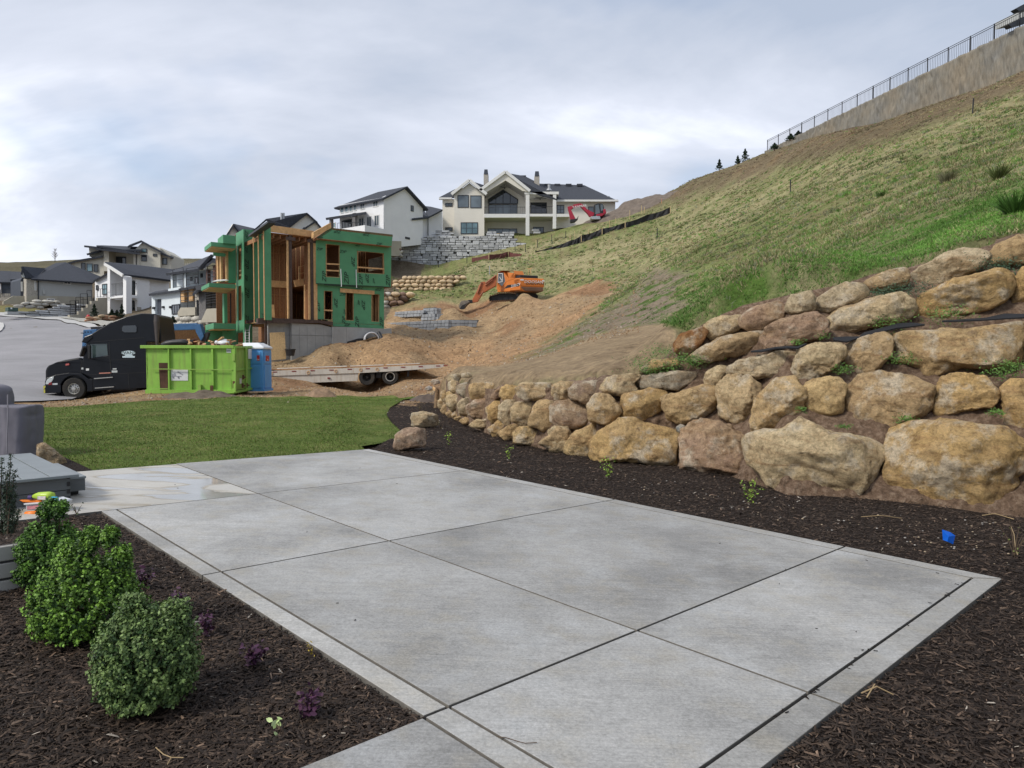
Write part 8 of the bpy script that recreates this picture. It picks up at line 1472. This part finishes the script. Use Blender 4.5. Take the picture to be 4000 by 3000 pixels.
def items():
    Y = 6.85; lime = simple('lime_bottle', (.42, .60, .06), .35, .05); org = simple('orange_plastic', (.85, .22, .02), .35, .03); pur = simple('purple_cap', (.05, .025, .14), .4)
    g = lambda u, v, y=Y: P(u, v, y); zz = lambda a, b: ZH((a, b))[0]
    t = thing('clear_storage_bin', 'clear plastic bin with pink labels on the slab corner', 'bin', tuple(g(130, 2014))); mb = MB(); a, b, c, d = [g(*zz(*q)) for q in ((365, 440), (640, 420), (640, 600), (370, 545))]; mb.prism([[a, b, c, d]], (0, .2, 0)); mb.build('bin_body', simple('milky_plastic', (.50, .47, .50), .3, .1, 8), t, bevel=.01); mb = MB(); mb.prism([[g(*zz(395, 470), Y - .005), g(*zz(560, 455), Y - .005), g(*zz(560, 500), Y - .005), g(*zz(395, 520), Y - .005)]], (0, -.004, 0)); mb.build('pink_label', simple('pink_label', (.55, .22, .25), .5, .3, 30), t); mb = MB(); mb.bar(g(*zz(362, 435)), g(*zz(650, 412)), .04, .012); mb.build('bin_rim', m_plas, t)
    t = thing('lime_bottle', 'lime green detergent bottle with purple cap lying on top of the bin', 'bottle', tuple(g(*zz(600, 380)))); mb = MB(); mb.tube([g(*zz(465, 335)), g(*zz(500, 325)), g(*zz(560, 320)), g(*zz(700, 320)), g(*zz(765, 320))], [.012, .022, .036, .042, .035], 14); mb.build('bottle_body', lime, t, smooth=True); mb = MB(); mb.tube([g(*zz(415, 345)), g(*zz(470, 342))], .022, 14); mb.build('cap', pur, t); mb = MB(); q = g(*zz(600, 350), Y - .043); mb.obox(q, (.04, 0, 0), (0, .003, 0), (0, 0, .016)); mb.build('label', simple('bottle_label', (.6, .55, .55), .5, .4, 30), t)
    t = thing('orange_scraper', 'orange and black handheld tool lying across the bin', 'tool', tuple(g(*zz(430, 420)))); mb = MB(); mb.prism([[g(*zz(*q)) for q in ((275, 382), (580, 380), (600, 400), (560, 418), (330, 412))]], (0, .03, 0)); mb.build('handle', org, t, bevel=.004); mb = MB(); mb.prism([[g(*zz(*q), Y + .006) for q in ((275, 380), (330, 412), (560, 418), (640, 385), (640, 400), (560, 430), (460, 430), (310, 420))]], (0, .03, 0)); mb.build('grip', m_black, t)
    t = MB(); t.tube([g(*zz(365, 590), 6.7), g(*zz(375, 588), 6.7), g(*zz(540, 575), 6.7), g(*zz(548, 573), 6.7)], [.02, .029, .029, .02], 14); tag(t.build('orange_tube', org, smooth=True), 'bright orange plastic tube lying on the slab under the bin', 'tube')
    v, f = ico(3); c = g(*zz(820, 400), 6.9); X = v * np.array([.13, .07, .045]) * (1 + fbm(v * 2.5 + 4, 3)[:, None] * .8); t = thing('white_bag', 'white plastic bag with a blue capped tube behind the rear boxwood', 'bag', tuple(c)); npmesh('bag_body', X + np.array(c), f, m_plas, parent=t, smooth=True, org=ORG[t.name]); mb = MB(); mb.tube([g(*zz(745, 370), 6.8), g(*zz(825, 372), 6.8)], .026, 12); mb.build('blue_cap', simple('cyan_cap', (.03, .35, .55), .4), t)
items()
# ---------------- shrubs and plants ----------------
m_leaf = tint_mat('boxwood_leaf', .5, .3, var=.2, scale=60); m_twig = simple('twig_bark', (.10, .07, .045), .9, .2)
def leafcloud(name, parent, centres, normals, size, cols, aspect=.6):
    N = len(centres); n = normals / np.linalg.norm(normals, axis=1)[:, None]; r = rng.normal(0, 1, (N, 3)); t = np.cross(n, r); t /= np.linalg.norm(t, axis=1)[:, None]; b = np.cross(n, t); s = size[:, None]
    V = np.empty((N, 6, 3)); c = centres; V[:, 0] = c - t * s; V[:, 1] = c - t * s * .3 + b * s * aspect; V[:, 2] = c + t * s * .5 + b * s * aspect * .8; V[:, 3] = c + t * s + n * s * .15; V[:, 4] = c + t * s * .5 - b * s * aspect * .8; V[:, 5] = c - t * s * .3 - b * s * aspect
    F = (np.array([(0, 4, 1), (0, 5, 4), (1, 4, 2), (2, 4, 3)])[None] + 6 * np.arange(N)[:, None, None]).reshape(-1, 3); C = np.repeat(cols[:, None], 6, 1).reshape(-1, 3)
    return npmesh(name, V.reshape(-1, 3), F, m_leaf, parent=parent, cols=C, org=ORG[parent.name])
def boxwood(u0, u1, v0, v1, Y, label, c1, c2, n=9000, lobes=(), ragged=.16, seed=0, leaf=.011, cl=420):
    """a shrub filling a pixel box at depth Y"""
    rs = np.random.default_rng(seed); c = P((u0 + u1) / 2, (v0 + v1) / 2, Y); rx = (u1 - u0) / 2 / FPX * Y; rz = (v1 - v0) / 2 / FPX * Y; g = P((u0 + u1) / 2, v1 - 20, Y); t = thing('boxwood_shrub', label, 'shrub', (g.x, g.y, SLOPE * g.x), 'three boxwoods in the left bed')
    # sprig centres on an uneven shell
    d = rs.normal(0, 1, (cl, 3)); d /= np.linalg.norm(d, axis=1)[:, None]; base_ = 1 + fbm(d * 2.2 + seed, 3) * ragged * 4; shell = base_ * rs.uniform(.45, 1.0, cl) ** .55; tips = d * shell[:, None] * np.array([rx, rx * .95, rz])
    for (lu, lv, lr) in lobes:
        q = P(lu, lv, Y); k = int(cl * .09); dd = rs.normal(0, 1, (k, 3)); dd /= np.linalg.norm(dd, axis=1)[:, None]; tips = np.concatenate([tips, np.array(q - c) + dd * lr / FPX * Y * rs.uniform(.3, 1, (k, 1))])
    cl = len(tips); per = max(6, n // cl); up = tips / np.linalg.norm(tips, axis=1)[:, None] + np.array([0, 0, .75]); up /= np.linalg.norm(up, axis=1)[:, None]
    L = rs.uniform(.04, .085, cl); i = np.repeat(np.arange(cl), per); f = rs.random(len(i)); a = rs.uniform(0, 2 * pi, len(i)); pos = tips[i] + up[i] * ((f - .6) * L[i])[:, None]; side = np.cross(up[i], rs.normal(0, 1, (len(i), 3))); side /= np.linalg.norm(side, axis=1)[:, None]; pos += side * (.006 + .014 * (1 - f))[:, None] * rs.uniform(.4, 1.3, len(i))[:, None]
    nr = up[i] * .8 + side * rs.uniform(.2, 1.2, (len(i), 1)) + rs.normal(0, .3, (len(i), 3)); m = ((pos + np.array(c))[:, 2] > SLOPE * g.x + .01); pos, nr, i, f = pos[m], nr[m], i[m], f[m]
    mixv = np.clip(f * .8 + rs.normal(0, .18, len(f)) + .25 * rs.normal(0, 1, cl)[i], 0, 1)[:, None]; col = np.array(c1) * (1 - mixv) + np.array(c2) * mixv; col *= rs.uniform(.75, 1.3, (len(f), 1)); leafcloud('foliage', t, pos + np.array(c), nr, rs.uniform(.7, 1.25, len(f)) * leaf, col)
    mb = MB(); root = Vector((g.x, g.y, SLOPE * g.x - .03))
    for k in range(16): p = Vector(tips[rs.integers(0, cl)]) + c; m_ = root.lerp(p, .45) + Vector(rs.normal(0, .02, 3)); mb.tube([root, m_, p], [.009, .005, .002], 5, cap=False)
    mb.build('branches', m_twig, t); return t
boxwood(372, 772, 2345, 2825, 3.18, 'rounded grey green boxwood with a few pale leaves, nearest and front of the three', (.035, .075, .022), (.17, .25, .075), 38000, [(520, 2380, 60), (690, 2400, 60)], .07, 1, .0075, 1500)
boxwood(128, 545, 2150, 2575, 3.95, 'wide bright green boxwood with loose upright tips, the middle one', (.025, .065, .012), (.19, .35, .045), 42000, [(350, 2105, 42), (430, 2090, 30), (270, 2160, 50), (475, 2170, 40)], .09, 2, .0085, 1700)
boxwood(75, 318, 2030, 2345, 4.75, 'bright green boxwood tall and narrow, rearmost beside the beige board wall', (.018, .050, .012), (.12, .25, .035), 30000, [(190, 1990, 38), (235, 1985, 30)], .07, 3, .0090, 1300)
def small_plant(name, label, cat, u, v, Y, h, w, c1, c2, n, leaf, group=None, stems=7, seed=0, z=None, bare=0.0):
    rs = np.random.default_rng(seed); b = P(u, v, Y); t = thing(name, label, cat, tuple(b), group); mb = MB(); pos = []; nr = []
    for k in range(stems):
        a = rs.uniform(0, 2 * pi); tip = b + Vector((cos(a) * w * rs.uniform(.2, 1), sin(a) * w * rs.uniform(.2, 1), h * rs.uniform(.55, 1))); m_ = b.lerp(tip, .5) + Vector((0, 0, h * .08)); mb.tube([b, m_, tip], [.004, .003, .0015], 4, cap=False)
        for j in range(max(1, n // stems)):
            f = rs.uniform(bare, 1); p = b.lerp(tip, f); pos.append(np.array(p) + rs.normal(0, leaf * 1.0, 3)); nr.append(rs.normal(0, .6, 3) + np.array([0, -.1, .9]))
    mb.build('stems', m_twig, t); pos = np.array(pos); f = rs.random((len(pos), 1)); leafcloud('leaves', t, pos, np.array(nr), rs.uniform(.6, 1.2, len(pos)) * leaf, np.array(c1) * (1 - f) + np.array(c2) * f, .55); return t
YG = (.30, .42, .06); YG2 = (.16, .30, .04)
def pl(u, v): q = PG(u, v); return u, v, q.y
for i, (u, v, h, w, n, lb, st) in enumerate([(1755, 1738, .40, .10, 60, 'small upright lime leafed seedling in the mulch beside the nearer loose boulder', 4), (1985, 1792, .24, .10, 40, 'tiny lime leafed seedling in the mulch, second along the wall', 4), (2377, 1862, .26, .14, 90, 'small bushy lime green plant in mulch below the big orange boulder', 8), (2935, 1960, .30, .16, 110, 'lime green young plant in mulch, nearest the camera along the patio', 9), (1640, 1612, .4, .2, 30, 'thin straw coloured young shrub behind the farther loose boulder', 9), (1722, 1678, .3, .25, 20, 'dry twiggy yellow green shrub between the wall end and loose boulder', 8)]):
    small_plant('young_plant', lb, 'plant', *pl(u, v), h, w, YG2 if i < 4 else (.22, .22, .1), YG if i < 4 else (.3, .3, .16), n, .018 if i < 4 else .014, stems=st, seed=40 + i)
small_plant('young_plant', 'sparse dead stemmed plant with green shoots at the right edge beyond the blue flag', 'plant', *pl(3962, 2170), .32, .2, (.12, .16, .04), (.2, .25, .07), 26, .014, stems=7, seed=60)
for i, (u, v, lb) in enumerate([(565, 2285, 'farthest dark purple leafed plant by the patio edge, beside the middle boxwood'), (705, 2365, 'dark purple leafed plant just right of the front boxwood top'), (810, 2465, 'purple leafed plant right of the front boxwood'), (985, 2590, 'dim purple leafed plant in the open mulch between boxwood and patio'), (1205, 2790, 'largest purple leafed plant, nearest the walkway')]):
    small_plant('purple_plant', lb, 'plant', *pl(u, v), .10, .085, (.04, .014, .03), (.09, .032, .075), 130, .016, 'purple leafed plants along the left bed', 7, 70 + i)
small_plant('fallen_leaf_sprig', 'pale yellow green leaf sprig lying on the mulch near the bottom', 'leaf', *pl(1092, 2850), .02, .035, (.42, .55, .2), (.5, .6, .3), 9, .016, stems=2, seed=90)
small_plant('yellow_sprig', 'tiny yellow leafed sprig at the patio edge', 'plant', *pl(1215, 2550), .05, .03, (.35, .25, .03), (.45, .35, .05), 22, .010, stems=4, seed=91)
small_plant('seedling', 'thin dark leafed seedling at the wet slab edge behind the rear boxwood', 'plant', *pl(300, 2010), .13, .07, (.05, .08, .04), (.12, .16, .08), 20, .012, stems=3, seed=92)
def yew():
    t = thing('upright_yew', 'dark upright needle shrub at the left edge in front of the deck', 'shrub', tuple(P(20, 2140, 5.7))); rs = np.random.default_rng(9); mb = MB(); pos = []; nr = []; cs = []
    for u, vt in ((8, 1790), (28, 1845), (42, 1772), (58, 1840), (20, 1900), (-20, 1800), (60, 1930), (45, 1900), (-50, 1850), (75, 1990)):
        b = P(15 + (u - 15) * .3, 2130, 5.7 + rs.uniform(-.15, .15)); tip = P(u, vt, 5.7 + rs.uniform(-.1, .1)); mb.tube([b, b.lerp(tip, .5) + Vector(rs.normal(0, .015, 3)), tip], [.009, .006, .002], 5, cap=False)
        for k in range(330): f = rs.uniform(.08, 1); p = b.lerp(tip, f); d = rs.normal(0, 1, 3); d[2] = abs(d[2]) * .5; d /= np.linalg.norm(d); pos.append(np.array(p) + d * rs.uniform(.01, .055) * (1.15 - f * .6)); nr.append(d); cs.append(np.array([.018, .035, .018]) * rs.uniform(.6, 1.8))
    mb.build('branches', m_twig, t); leafcloud('needles', t, np.array(pos), np.array(nr), rs.uniform(.008, .016, len(pos)), np.array(cs), .25)
yew()
# weeds in the boulder wall
WD = ['under the notch between the first two middle tier boulders', 'just left of the widest boulder of the middle tier', 'on top of the wide base boulder left of centre right', 'under the right end of the widest middle boulder', 'dark tuft left of the bright pale upper boulder', 'dark tuft touching the bright pale upper boulder', 'dark tuft below the small ochre top boulder', 'dark tuft between the two highest boulders', 'dark tuft right under the highest boulder', 'at the foot of the long ochre upper boulder', 'at the foot of the mottled upper boulder at right', 'below the long low reddish brown boulder', 'lower left of the long low reddish brown boulder', 'on the bare slope left of the dark red boulder', 'beside the half buried orange boulder', 'near the right frame edge under the middle tier', 'above the third base boulder from the right', 'above the black fabric left end', 'right of the pinkish upper boulder foot', 'left of the half buried orange boulder', 'right of the half buried orange boulder', 'in the soil above the largest base boulder', 'in the soil gap between the two largest base boulders']
for i, (zz, u, v, r) in enumerate([(ZC, 1170, 660, .16), (ZC, 1500, 600, .2), (ZC, 1520, 945, .12), (ZC, 2080, 680, .26), (ZC, 1480, 215, .3), (ZC, 1590, 200, .32), (ZC, 1380, 222, .2), (ZC, 2010, 65, .34), (ZC, 2120, 85, .34), (ZC, 1430, 400, .26), (ZC, 1760, 355, .34), (ZC, 310, 612, .26), (ZC, 250, 605, .22), (ZC, 120, 560, .26), (ZC, 50, 665, .18), (ZC, 2150, 640, .2), (ZC, 930, 885, .08), (ZC, 905, 505, .12), (ZC, 1050, 465, .12), (ZB, 1150, 240, .3), (ZB, 1440, 280, .22), (ZC, 2040, 905, .1), (ZC, 1175, 985, .08)]):
    uu, vv = zz((u, v))[0]; q = on_wall(uu, vv, -.02); dk = i in (4, 5, 6, 7, 8); rs = np.random.default_rng(200 + i); t = thing('wall_weed', 'green weed ' + WD[i], 'weed', tuple(q), 'weeds in the boulder wall'); n = int(260 * r / .2); d = rs.normal(0, 1, (n, 3)); pos = np.array(q) + d * np.array([r * .55, r * .35, r * .22]) + np.array([0, -.03, r * .12]); nr = rs.normal(0, .5, (n, 3)) + np.array([0, -.4, .9]); f = rs.random((n, 1)); c1, c2 = ((.03, .07, .035), (.07, .13, .06)) if dk else ((.05, .12, .02), (.14, .26, .05)); leafcloud('leaves', t, pos, nr, rs.uniform(.010, .022, n), np.array(c1) * (1 - f) + np.array(c2) * f, .4)
# filter fabric flaps between the tiers
m_fab2 = simple('black_landscape_fabric', (.012, .013, .016), .8, .2, 4)
for i, (top, bot, lb) in enumerate([(((640, 552), (700, 545), (780, 530), (850, 525), (910, 527), (960, 508)), ((640, 556), (700, 556), (780, 538), (850, 534), (910, 537), (960, 512)), 'thin black fabric edge above the white flat boulder'), (((1110, 475), (1190, 470), (1265, 470), (1290, 447), (1400, 418), (1480, 395), (1560, 390), (1640, 398)), ((1115, 490), (1190, 500), (1270, 475), (1310, 462), (1400, 440), (1480, 420), (1560, 412), (1640, 402)), 'black fabric flap hanging over the middle boulder tier'), (((1740, 378), (1850, 372), (1990, 362), (2100, 338), (2180, 340), (2290, 338)), ((1740, 383), (1850, 380), (1990, 374), (2100, 366), (2180, 362), (2290, 356)), 'black fabric strip above the widest upper boulder at right')]):
    mb = MB(); A = [on_wall(*p, -.12) for p in ZC(*top)]; B = [on_wall(*p, -.20) for p in ZC(*bot)]; n = len(A); mb.add(A + B, [(k, k + 1, k + 1 + n, k + n) for k in range(n - 1)]); tag(solid(mb.build('fabric_flap', m_fab2), .02), lb, 'fabric')
# blue marker flag, twigs, crumbs
q = PG(3722, 2118); t = thing('blue_marker_flag', 'bright blue plastic marker flag stuck in the mulch', 'flag', tuple(q)); Y = q.y; Z3d = Z(2800, 1950, 1.8433); a = [P(*p, Y + o) for p, o in zip(Z3d((1622, 218), (1680, 238), (1716, 262), (1700, 325), (1660, 305), (1628, 292)), (0, .02, .03, .0, -.02, .01))]; mb = MB(); c = P(*Z3d((1668, 270))[0], Y - .03); mb.add([c] + a, [(0, i + 1, (i + 1) % 6 + 1) for i in range(6)]); solid(mb.build('flag_sheet', simple('flag_blue', (.01, .14, .72), .35, .05), t), .002); mb = MB(); mb.tube([a[4], q - Vector((0, 0, .02))], .0018, 5); mb.build('wire', m_metal, t)
m_straw = simple('dry_stalk', (.33, .24, .13), .9, .2)
for i, (pts, lb, r) in enumerate([((((1910, 130), (2000, 135), (2140, 157))), 'long pale dry stalk lying at the foot of the largest boulder', .008), ((((2118, 210), (2140, 290), (2150, 370), (2165, 440))), 'bent dry stalk standing in mulch at the right edge', .006), ((((1040, 140), (1180, 150), (1330, 150))), 'thin grey stalk lying in the mulch left of the blue flag', .006), ((((1040, 1425), (1150, 1420), (1270, 1435))), 'straw coloured twig beside the patio border corner', .005), ((((1080, 1455), (1135, 1405))), 'short crossing straw twig beside the patio border', .005)]):
    mb = MB(); mb.tube([PG(*p) + Vector((0, 0, .02 + .03 * (k % 2))) for k, p in enumerate(Z3d(*pts))], r * .7, 5); tag(mb.build('dry_twig', m_straw), lb, 'twig')
ZL = Z(0, 2000, 1.6592)
for pts, lb in ((((1010, 1545), (1060, 1590), (1110, 1610), (1190, 1612)), 'curved pale twig in the mulch near the bottom frame edge'), (((1085, 1655), (1110, 1612)), 'short pale twig at the bottom frame edge')): mb = MB(); mb.tube([PG(*p) + Vector((0, 0, .012)) for p in ZL(*pts)], .0022, 5); tag(mb.build('dry_twig', m_straw), lb, 'twig')
ZM = Z(1600, 2000, 1.6592); mb = MB(); mb.tube([PG(*p) + Vector((0, 0, .006)) for p in ZM((570, 1465), (620, 1470), (700, 1495), (750, 1508), (825, 1503))], .0018, 5); tag(mb.build('dry_twig', m_twig), 'dark curved twig lying across the patio border joint', 'twig')
def crumbs():
    mb = MB(); rs = random.Random(8); sp = [Z3d(p)[0] for p in ((450, 612), (720, 935), (1003, 957), (1140, 1062), (1080, 443), (1645, 690), (1660, 680), (1535, 750), (1590, 535), (20, 320), (495, 508), (1377, 912))] + [Z(400, 1650, 1.8433)(p)[0] for p in ((1820, 1427), (1690, 1305), (1473, 792), (523, 450), (545, 475), (1855, 330), (2120, 443))]
    for _ in range(26): f = rs.random(); a, b = Z3d((340, 1640), (1830, 560)); sp.append((a[0] + (b[0] - a[0]) * f + rs.gauss(0, 12), a[1] + (b[1] - a[1]) * f + rs.gauss(0, 4)))
    for u, v in sp: q = PG(u, v); d = Vector((rs.uniform(-1, 1), rs.uniform(-1, 1), 0)).normalized(); mb.bar(q + Vector((0, 0, .004)) - d * rs.uniform(.003, .014), q + Vector((0, 0, .005)) + d * .01, rs.uniform(.002, .006), .003)
    tag(mb.build('mulch_crumbs', m_mulch), 'scattered dark mulch crumbs lying on the concrete patio', 'debris', kind='stuff')
crumbs()
def pebbles():
    p = scatter([tuple(PG(*q))[:2] for q in ((2300, 1830), (2700, 1880), (3300, 1975), (3900, 2040), (3990, 2250), (3500, 2130), (2900, 2010), (2500, 1930))], 130, 1.3); v, f = ico(1); N = len(p); s = rng.uniform(.004, .011, N); z = mulch_z(p[:, 0], p[:, 1]) + .022; V = v[None] * s[:, None, None] * np.array([1.3, 1, .7]) + np.column_stack([p, z])[:, None]; F = (f[None] + len(v) * np.arange(N)[:, None, None]).reshape(-1, 3); c = np.repeat(np.where(rng.random(N)[:, None] < .6, np.array([.34, .27, .19]), np.array([.3, .28, .26])) * rng.uniform(.7, 1.3, (N, 1)), len(v), 0); tag(npmesh('pebbles', V.reshape(-1, 3), F, tint_mat('pebble', .8), cols=c, kind='stuff'), 'small pale pebbles scattered on the mulch below the large boulders', 'pebbles')
pebbles()
def clods():
    # loose stones and clods over the construction dirt and at the lawn's far edge
    n = 11000; y = np.exp(rng.uniform(math.log(24), math.log(68), n * 3)); u = rng.uniform(150, 2500, n * 3); x = (u - CX) / FPX * y; z = Tdet(x, y); uu, vv = proj(x, y, z); k = (pip(uu, vv, Z_DIRT) > 3); k |= (pip(uu, vv, Z_TAN) > 0) & (rng.random(len(x)) < .5); k |= (pip(uu, vv, Z_SCREE) > 0); x, y, z = x[k][:n], y[k][:n], z[k][:n]; N = len(x)
    v, f = ico(1); s = np.clip(rng.gamma(2.0, .018, N), .01, .10) * (.5 + .5 * ss(y, 30, 60)) + .008; V = v[None] * s[:, None, None] * rng.uniform(.6, 1.3, (N, 1, 3)) * (1 + rng.normal(0, .18, (N, len(v), 1))) + np.column_stack([x, y, z])[:, None]; c = np.where((rng.random(N) < .75)[:, None], np.array([.30, .20, .115]), np.array([.42, .36, .29])) * rng.uniform(.6, 1.2, (N, 1)); c = np.repeat(c, len(v), 0); F = (f[None] + len(v) * np.arange(N)[:, None, None]).reshape(-1, 3); tag(npmesh('loose_clods', V.reshape(-1, 3), F, tint_mat('clod', .95, .1), cols=c, kind='stuff'), 'loose stones and clods over the graded tan dirt', 'clods')
clods()
mb = MB(); pts = [G(u, v, 20, 40) for u, v in ((1695, 1510), (1718, 1545))]; p0, p1 = P(1692, 1526, 26), P(1722, 1551, 25); mb.bar(p0 + Vector((0, 0, .1)), p1 + Vector((0, 0, .1)), .05, .09); tag(mb.build('leaning_board', m_wood), 'thin board lying on the dirt at the end of the boulder wall', 'board')
for i, (u, v, Y, r, lb) in enumerate([(1676, 1517, 27, .16, 'grey concrete chunk beside the thin board at the wall end'), (1701, 1492, 31, .2, 'pale grey concrete lump on the dirt behind the wall end'), (1955, 1452, 24, .5, 'long flat pale rock on the rim of the tan gravel slope')]):
    pp = [(u + cos(a) * r / Y * FPX * (1.5 if i == 2 else 1), v - sin(a) * r * .55 / Y * FPX * (.5 if i == 2 else 1)) for a in np.linspace(0, 2 * pi, 8, endpoint=False)]; o = rock(None, pp, gp(Y), 600 + i, (.42, .42, .43) if i < 2 else (.6, .5, .4), name='rock_chunk'); tag(o, lb, 'rock')
# mound at the lawn end
def mounds():
    for i, (u, v, Y, r, h, col, lb) in enumerate([(1672, 1556, 25.5, .8, .22, (.10, .075, .06), 'small dark soil mound at the far end of the mulch bed'), (780, 1560, 28, 1.6, .22, (.13, .10, .07), 'low heap of roots and soil in front of the dumpster'), (1255, 1530, 30, .8, .3, (.24, .16, .10), 'small tan dirt heap in front of the trailer')]):
        c = P(u, v, Y); n = 36; g = np.linspace(-1, 1, n); gx, gy = np.meshgrid(g, g); x = c.x + gx * r; y = c.y + gy * r; z = Tdet(x, y) - .04 + h * np.clip(1 - np.hypot(gx, gy) ** 2, 0, 1) * (1 + 1.6 * fbm(np.stack([x * 3, y * 3, x * 0], -1), 4)); ix = np.arange(n * n).reshape(n, n); o = npmesh('dirt_mound', np.stack([x, y, z], -1).reshape(-1, 3), np.stack([ix[:-1, :-1], ix[:-1, 1:], ix[1:, 1:], ix[1:, :-1]], -1).reshape(-1, 4), simple('mound_soil_%s' % 'abc'[i], col, .95, .3, 5, bmp=.8, bscale=12), org=(c.x, c.y, c.z)); tag(o, lb, 'dirt mound')
mounds()
# hydrant, utility box, distant trees and ridge shrubs
F = Fac(346, 88, d=(1, 0)); t = thing('fire_hydrant', 'red fire hydrant on the far verge of the street', 'hydrant', tuple(G(345, 1262, 40, 110))); m = simple('hydrant_red', (.5, .03, .04), .5); mb = MB(); b = G(345, 1262, 40, 110) + Vector((0, 0, .2)); mb.tube([b, b + Vector((0, 0, .1)), b + Vector((0, 0, .1)), b + Vector((0, 0, .62))], [.24, .24, .17, .16], 12); mb.build('barrel', m, t); mb = MB(); mb.tube([b + Vector((0, 0, .60)), b + Vector((0, 0, .68)), b + Vector((0, 0, .82)), b + Vector((0, 0, .88))], [.22, .22, .14, .04], 12); mb.build('bonnet', m, t)
for s in (-1, 1): mb = MB(); mb.cyl(b + Vector((0, 0, .5)), b + Vector((.3 * s, 0, .5)), .085, 10); mb.build('outlet', m, t)
F = Fac(50, 92, vp=4480); t = thing('utility_box', 'dark green utility transformer box on the verge at left', 'utility box', tuple(F.p(50, 1228))); mb = MB(); F.rect(mb, *Z1((145, 1290))[0], *Z1((330, 1368))[0], 0, -1.4); mb.build('cabinet', simple('utility_green', (.05, .09, .075), .6), t, bevel=.04); mb = MB(); F.rect(mb, *Z1((132, 1366))[0], *Z1((335, 1425))[0], .08, -1.5); mb.build('pad', m_stg, t); mb = MB(); F.rect(mb, *Z1((190, 1295))[0], *Z1((220, 1325))[0], .03, .01); mb.build('notice', m_white, t)
def bare_tree():
    t = thing('bare_tree', 'small leafless tree on the skyline behind the hip roof house', 'tree', tuple(P(215, 1022, 150))); mb = MB(); b = P(215, 1022, 150); rs = random.Random(4); H_ = 2.7; mb.tube([b, b + Vector((0, 0, H_))], [.07, .02], 6)
    for k in range(34): f = rs.uniform(.15, .95); a = rs.uniform(0, 2 * pi); L = (1.1 - f) * 1.1; p = b + Vector((0, 0, H_ * f)); q = p + Vector((cos(a) * L * .7, sin(a) * L * .7, L * .8)); mb.tube([p, q], [.025, .012], 4); mb.tube([p.lerp(q, .5), p.lerp(q, .5) + Vector((cos(a + 1) * .5, sin(a + 1) * .3, .3))], [.015, .01], 4)
    mb.build('branches', m_twig, t)
bare_tree()
m_needle = tint_mat('conifer_needle', .7, .2)
def conifer(u, v, Y, h, w, label, seed, topple=0):
    b = P(u, v, Y); t = thing('small_conifer', label, 'tree', tuple(b)); rs = np.random.default_rng(seed); mb = MB(); mb.tube([b - Vector((0, 0, .2)), b + Vector((0, 0, h))], [.06, .02], 6); mb.build('trunk', m_twig, t); n = 900; f = rs.random(n) ** .8; r = w * (1.05 - f) * rs.random(n) ** .4 * (1 + .4 * np.sin(f * 23 + seed)); a = rs.uniform(0, 2 * pi, n); pos = np.column_stack([r * np.cos(a), r * np.sin(a), f * h]) + np.array(b); o = leafcloud('crown', t, pos, rs.normal(0, 1, (n, 3)), rs.uniform(.05, .12, n), np.array([.02, .035, .02]) * rs.uniform(.6, 1.6, (n, 1)), .4); o.data.materials.clear(); o.data.materials.append(m_needle)
K3 = Z(2500, 0, 1.4747)
conifer(*K3((457, 975))[0], 108, 1.5, .5, 'tiny dark conifer on the ridge, leftmost of three', 1); conifer(*K3((563, 945))[0], 104, 1.2, .4, 'tiny dark conifer on the ridge, middle one', 2); conifer(*K3((605, 935))[0], 102, 1.9, .7, 'dark conifer clump on the ridge nearest the fence end', 3)
for i, (x, y, lb) in enumerate([(775, 852, 'low shrub on the ridge wall near the fence end'), (912, 782, 'low shrub under the ridge fence'), (868, 800, 'faint grey twiggy shrub behind the ridge fence')]): u, v = K3((x, y))[0]; conifer(u, v + 3, 93 - i * 2, .7, .6, lb, 10 + i)
for i, (zz, x, y, Y, h, w, lb) in enumerate([(Z1, 1700, 1450, 94, 1.6, .5, 'narrow dark conifer in front of the stepped concrete wall'), (Z2, 425, 1150, 94, 1.7, .45, 'columnar dark green shrub under the modern house balcony'), (Z2, 255, 1130, 94, .9, .4, 'low dark shrub left of the columnar shrub'), (Z2, 340, 1130, 94, .8, .4, 'low dark shrub just beside the columnar shrub'), (Z2, 1310, 1240, 70, .6, .3, 'small brown shrub among pale rocks')]): u, v = zz((x, y))[0]; conifer(u, v, Y, h, w, lb, 20 + i)
for i, (u, v, Y, h) in enumerate([(2093 + 0, 0, 0, 0)][:0]): pass
# sage and tall grass clumps on the hill
for i, (u, v, h, w, col, lb) in enumerate([(3965, 830, .45, .5, (.05, .12, .02), 'large bright green grass clump near the right edge above the boulders'), (3700, 715, .6, .55, (.16, .16, .09), 'grey green sage bush high on the slope at right'), (3900, 700, .55, .5, (.10, .13, .04), 'tall grass tuft at right above the bright clump'), (3440, 770, .3, .3, (.08, .13, .04), 'round green tuft in the middle of the right slope')]):
    q = G(u, v, 8, 90); t = thing('hill_clump', lb, 'grass clump', tuple(q)); rs = np.random.default_rng(300 + i); n = 260; a = rs.uniform(0, 2 * pi, n); L = rs.uniform(.4, 1, n) * h; V = np.empty((n, 3, 3)); bx = q.x + np.cos(a) * w * .2 * rs.random(n); by = q.y + np.sin(a) * w * .2 * rs.random(n); V[:, 0] = np.column_stack([bx - .02, by, np.full(n, q.z - .05)]); V[:, 1] = np.column_stack([bx + .02, by, np.full(n, q.z - .05)]); V[:, 2] = np.column_stack([bx + np.cos(a) * w * rs.random(n), by + np.sin(a) * w * rs.random(n), q.z + L]); npmesh('blades', V.reshape(-1, 3), np.arange(3 * n).reshape(-1, 3), m_blade, parent=t, cols=np.repeat(np.array(col) * rs.uniform(.5, 1.5, (n, 1)), 3, 0), org=ORG[t.name])
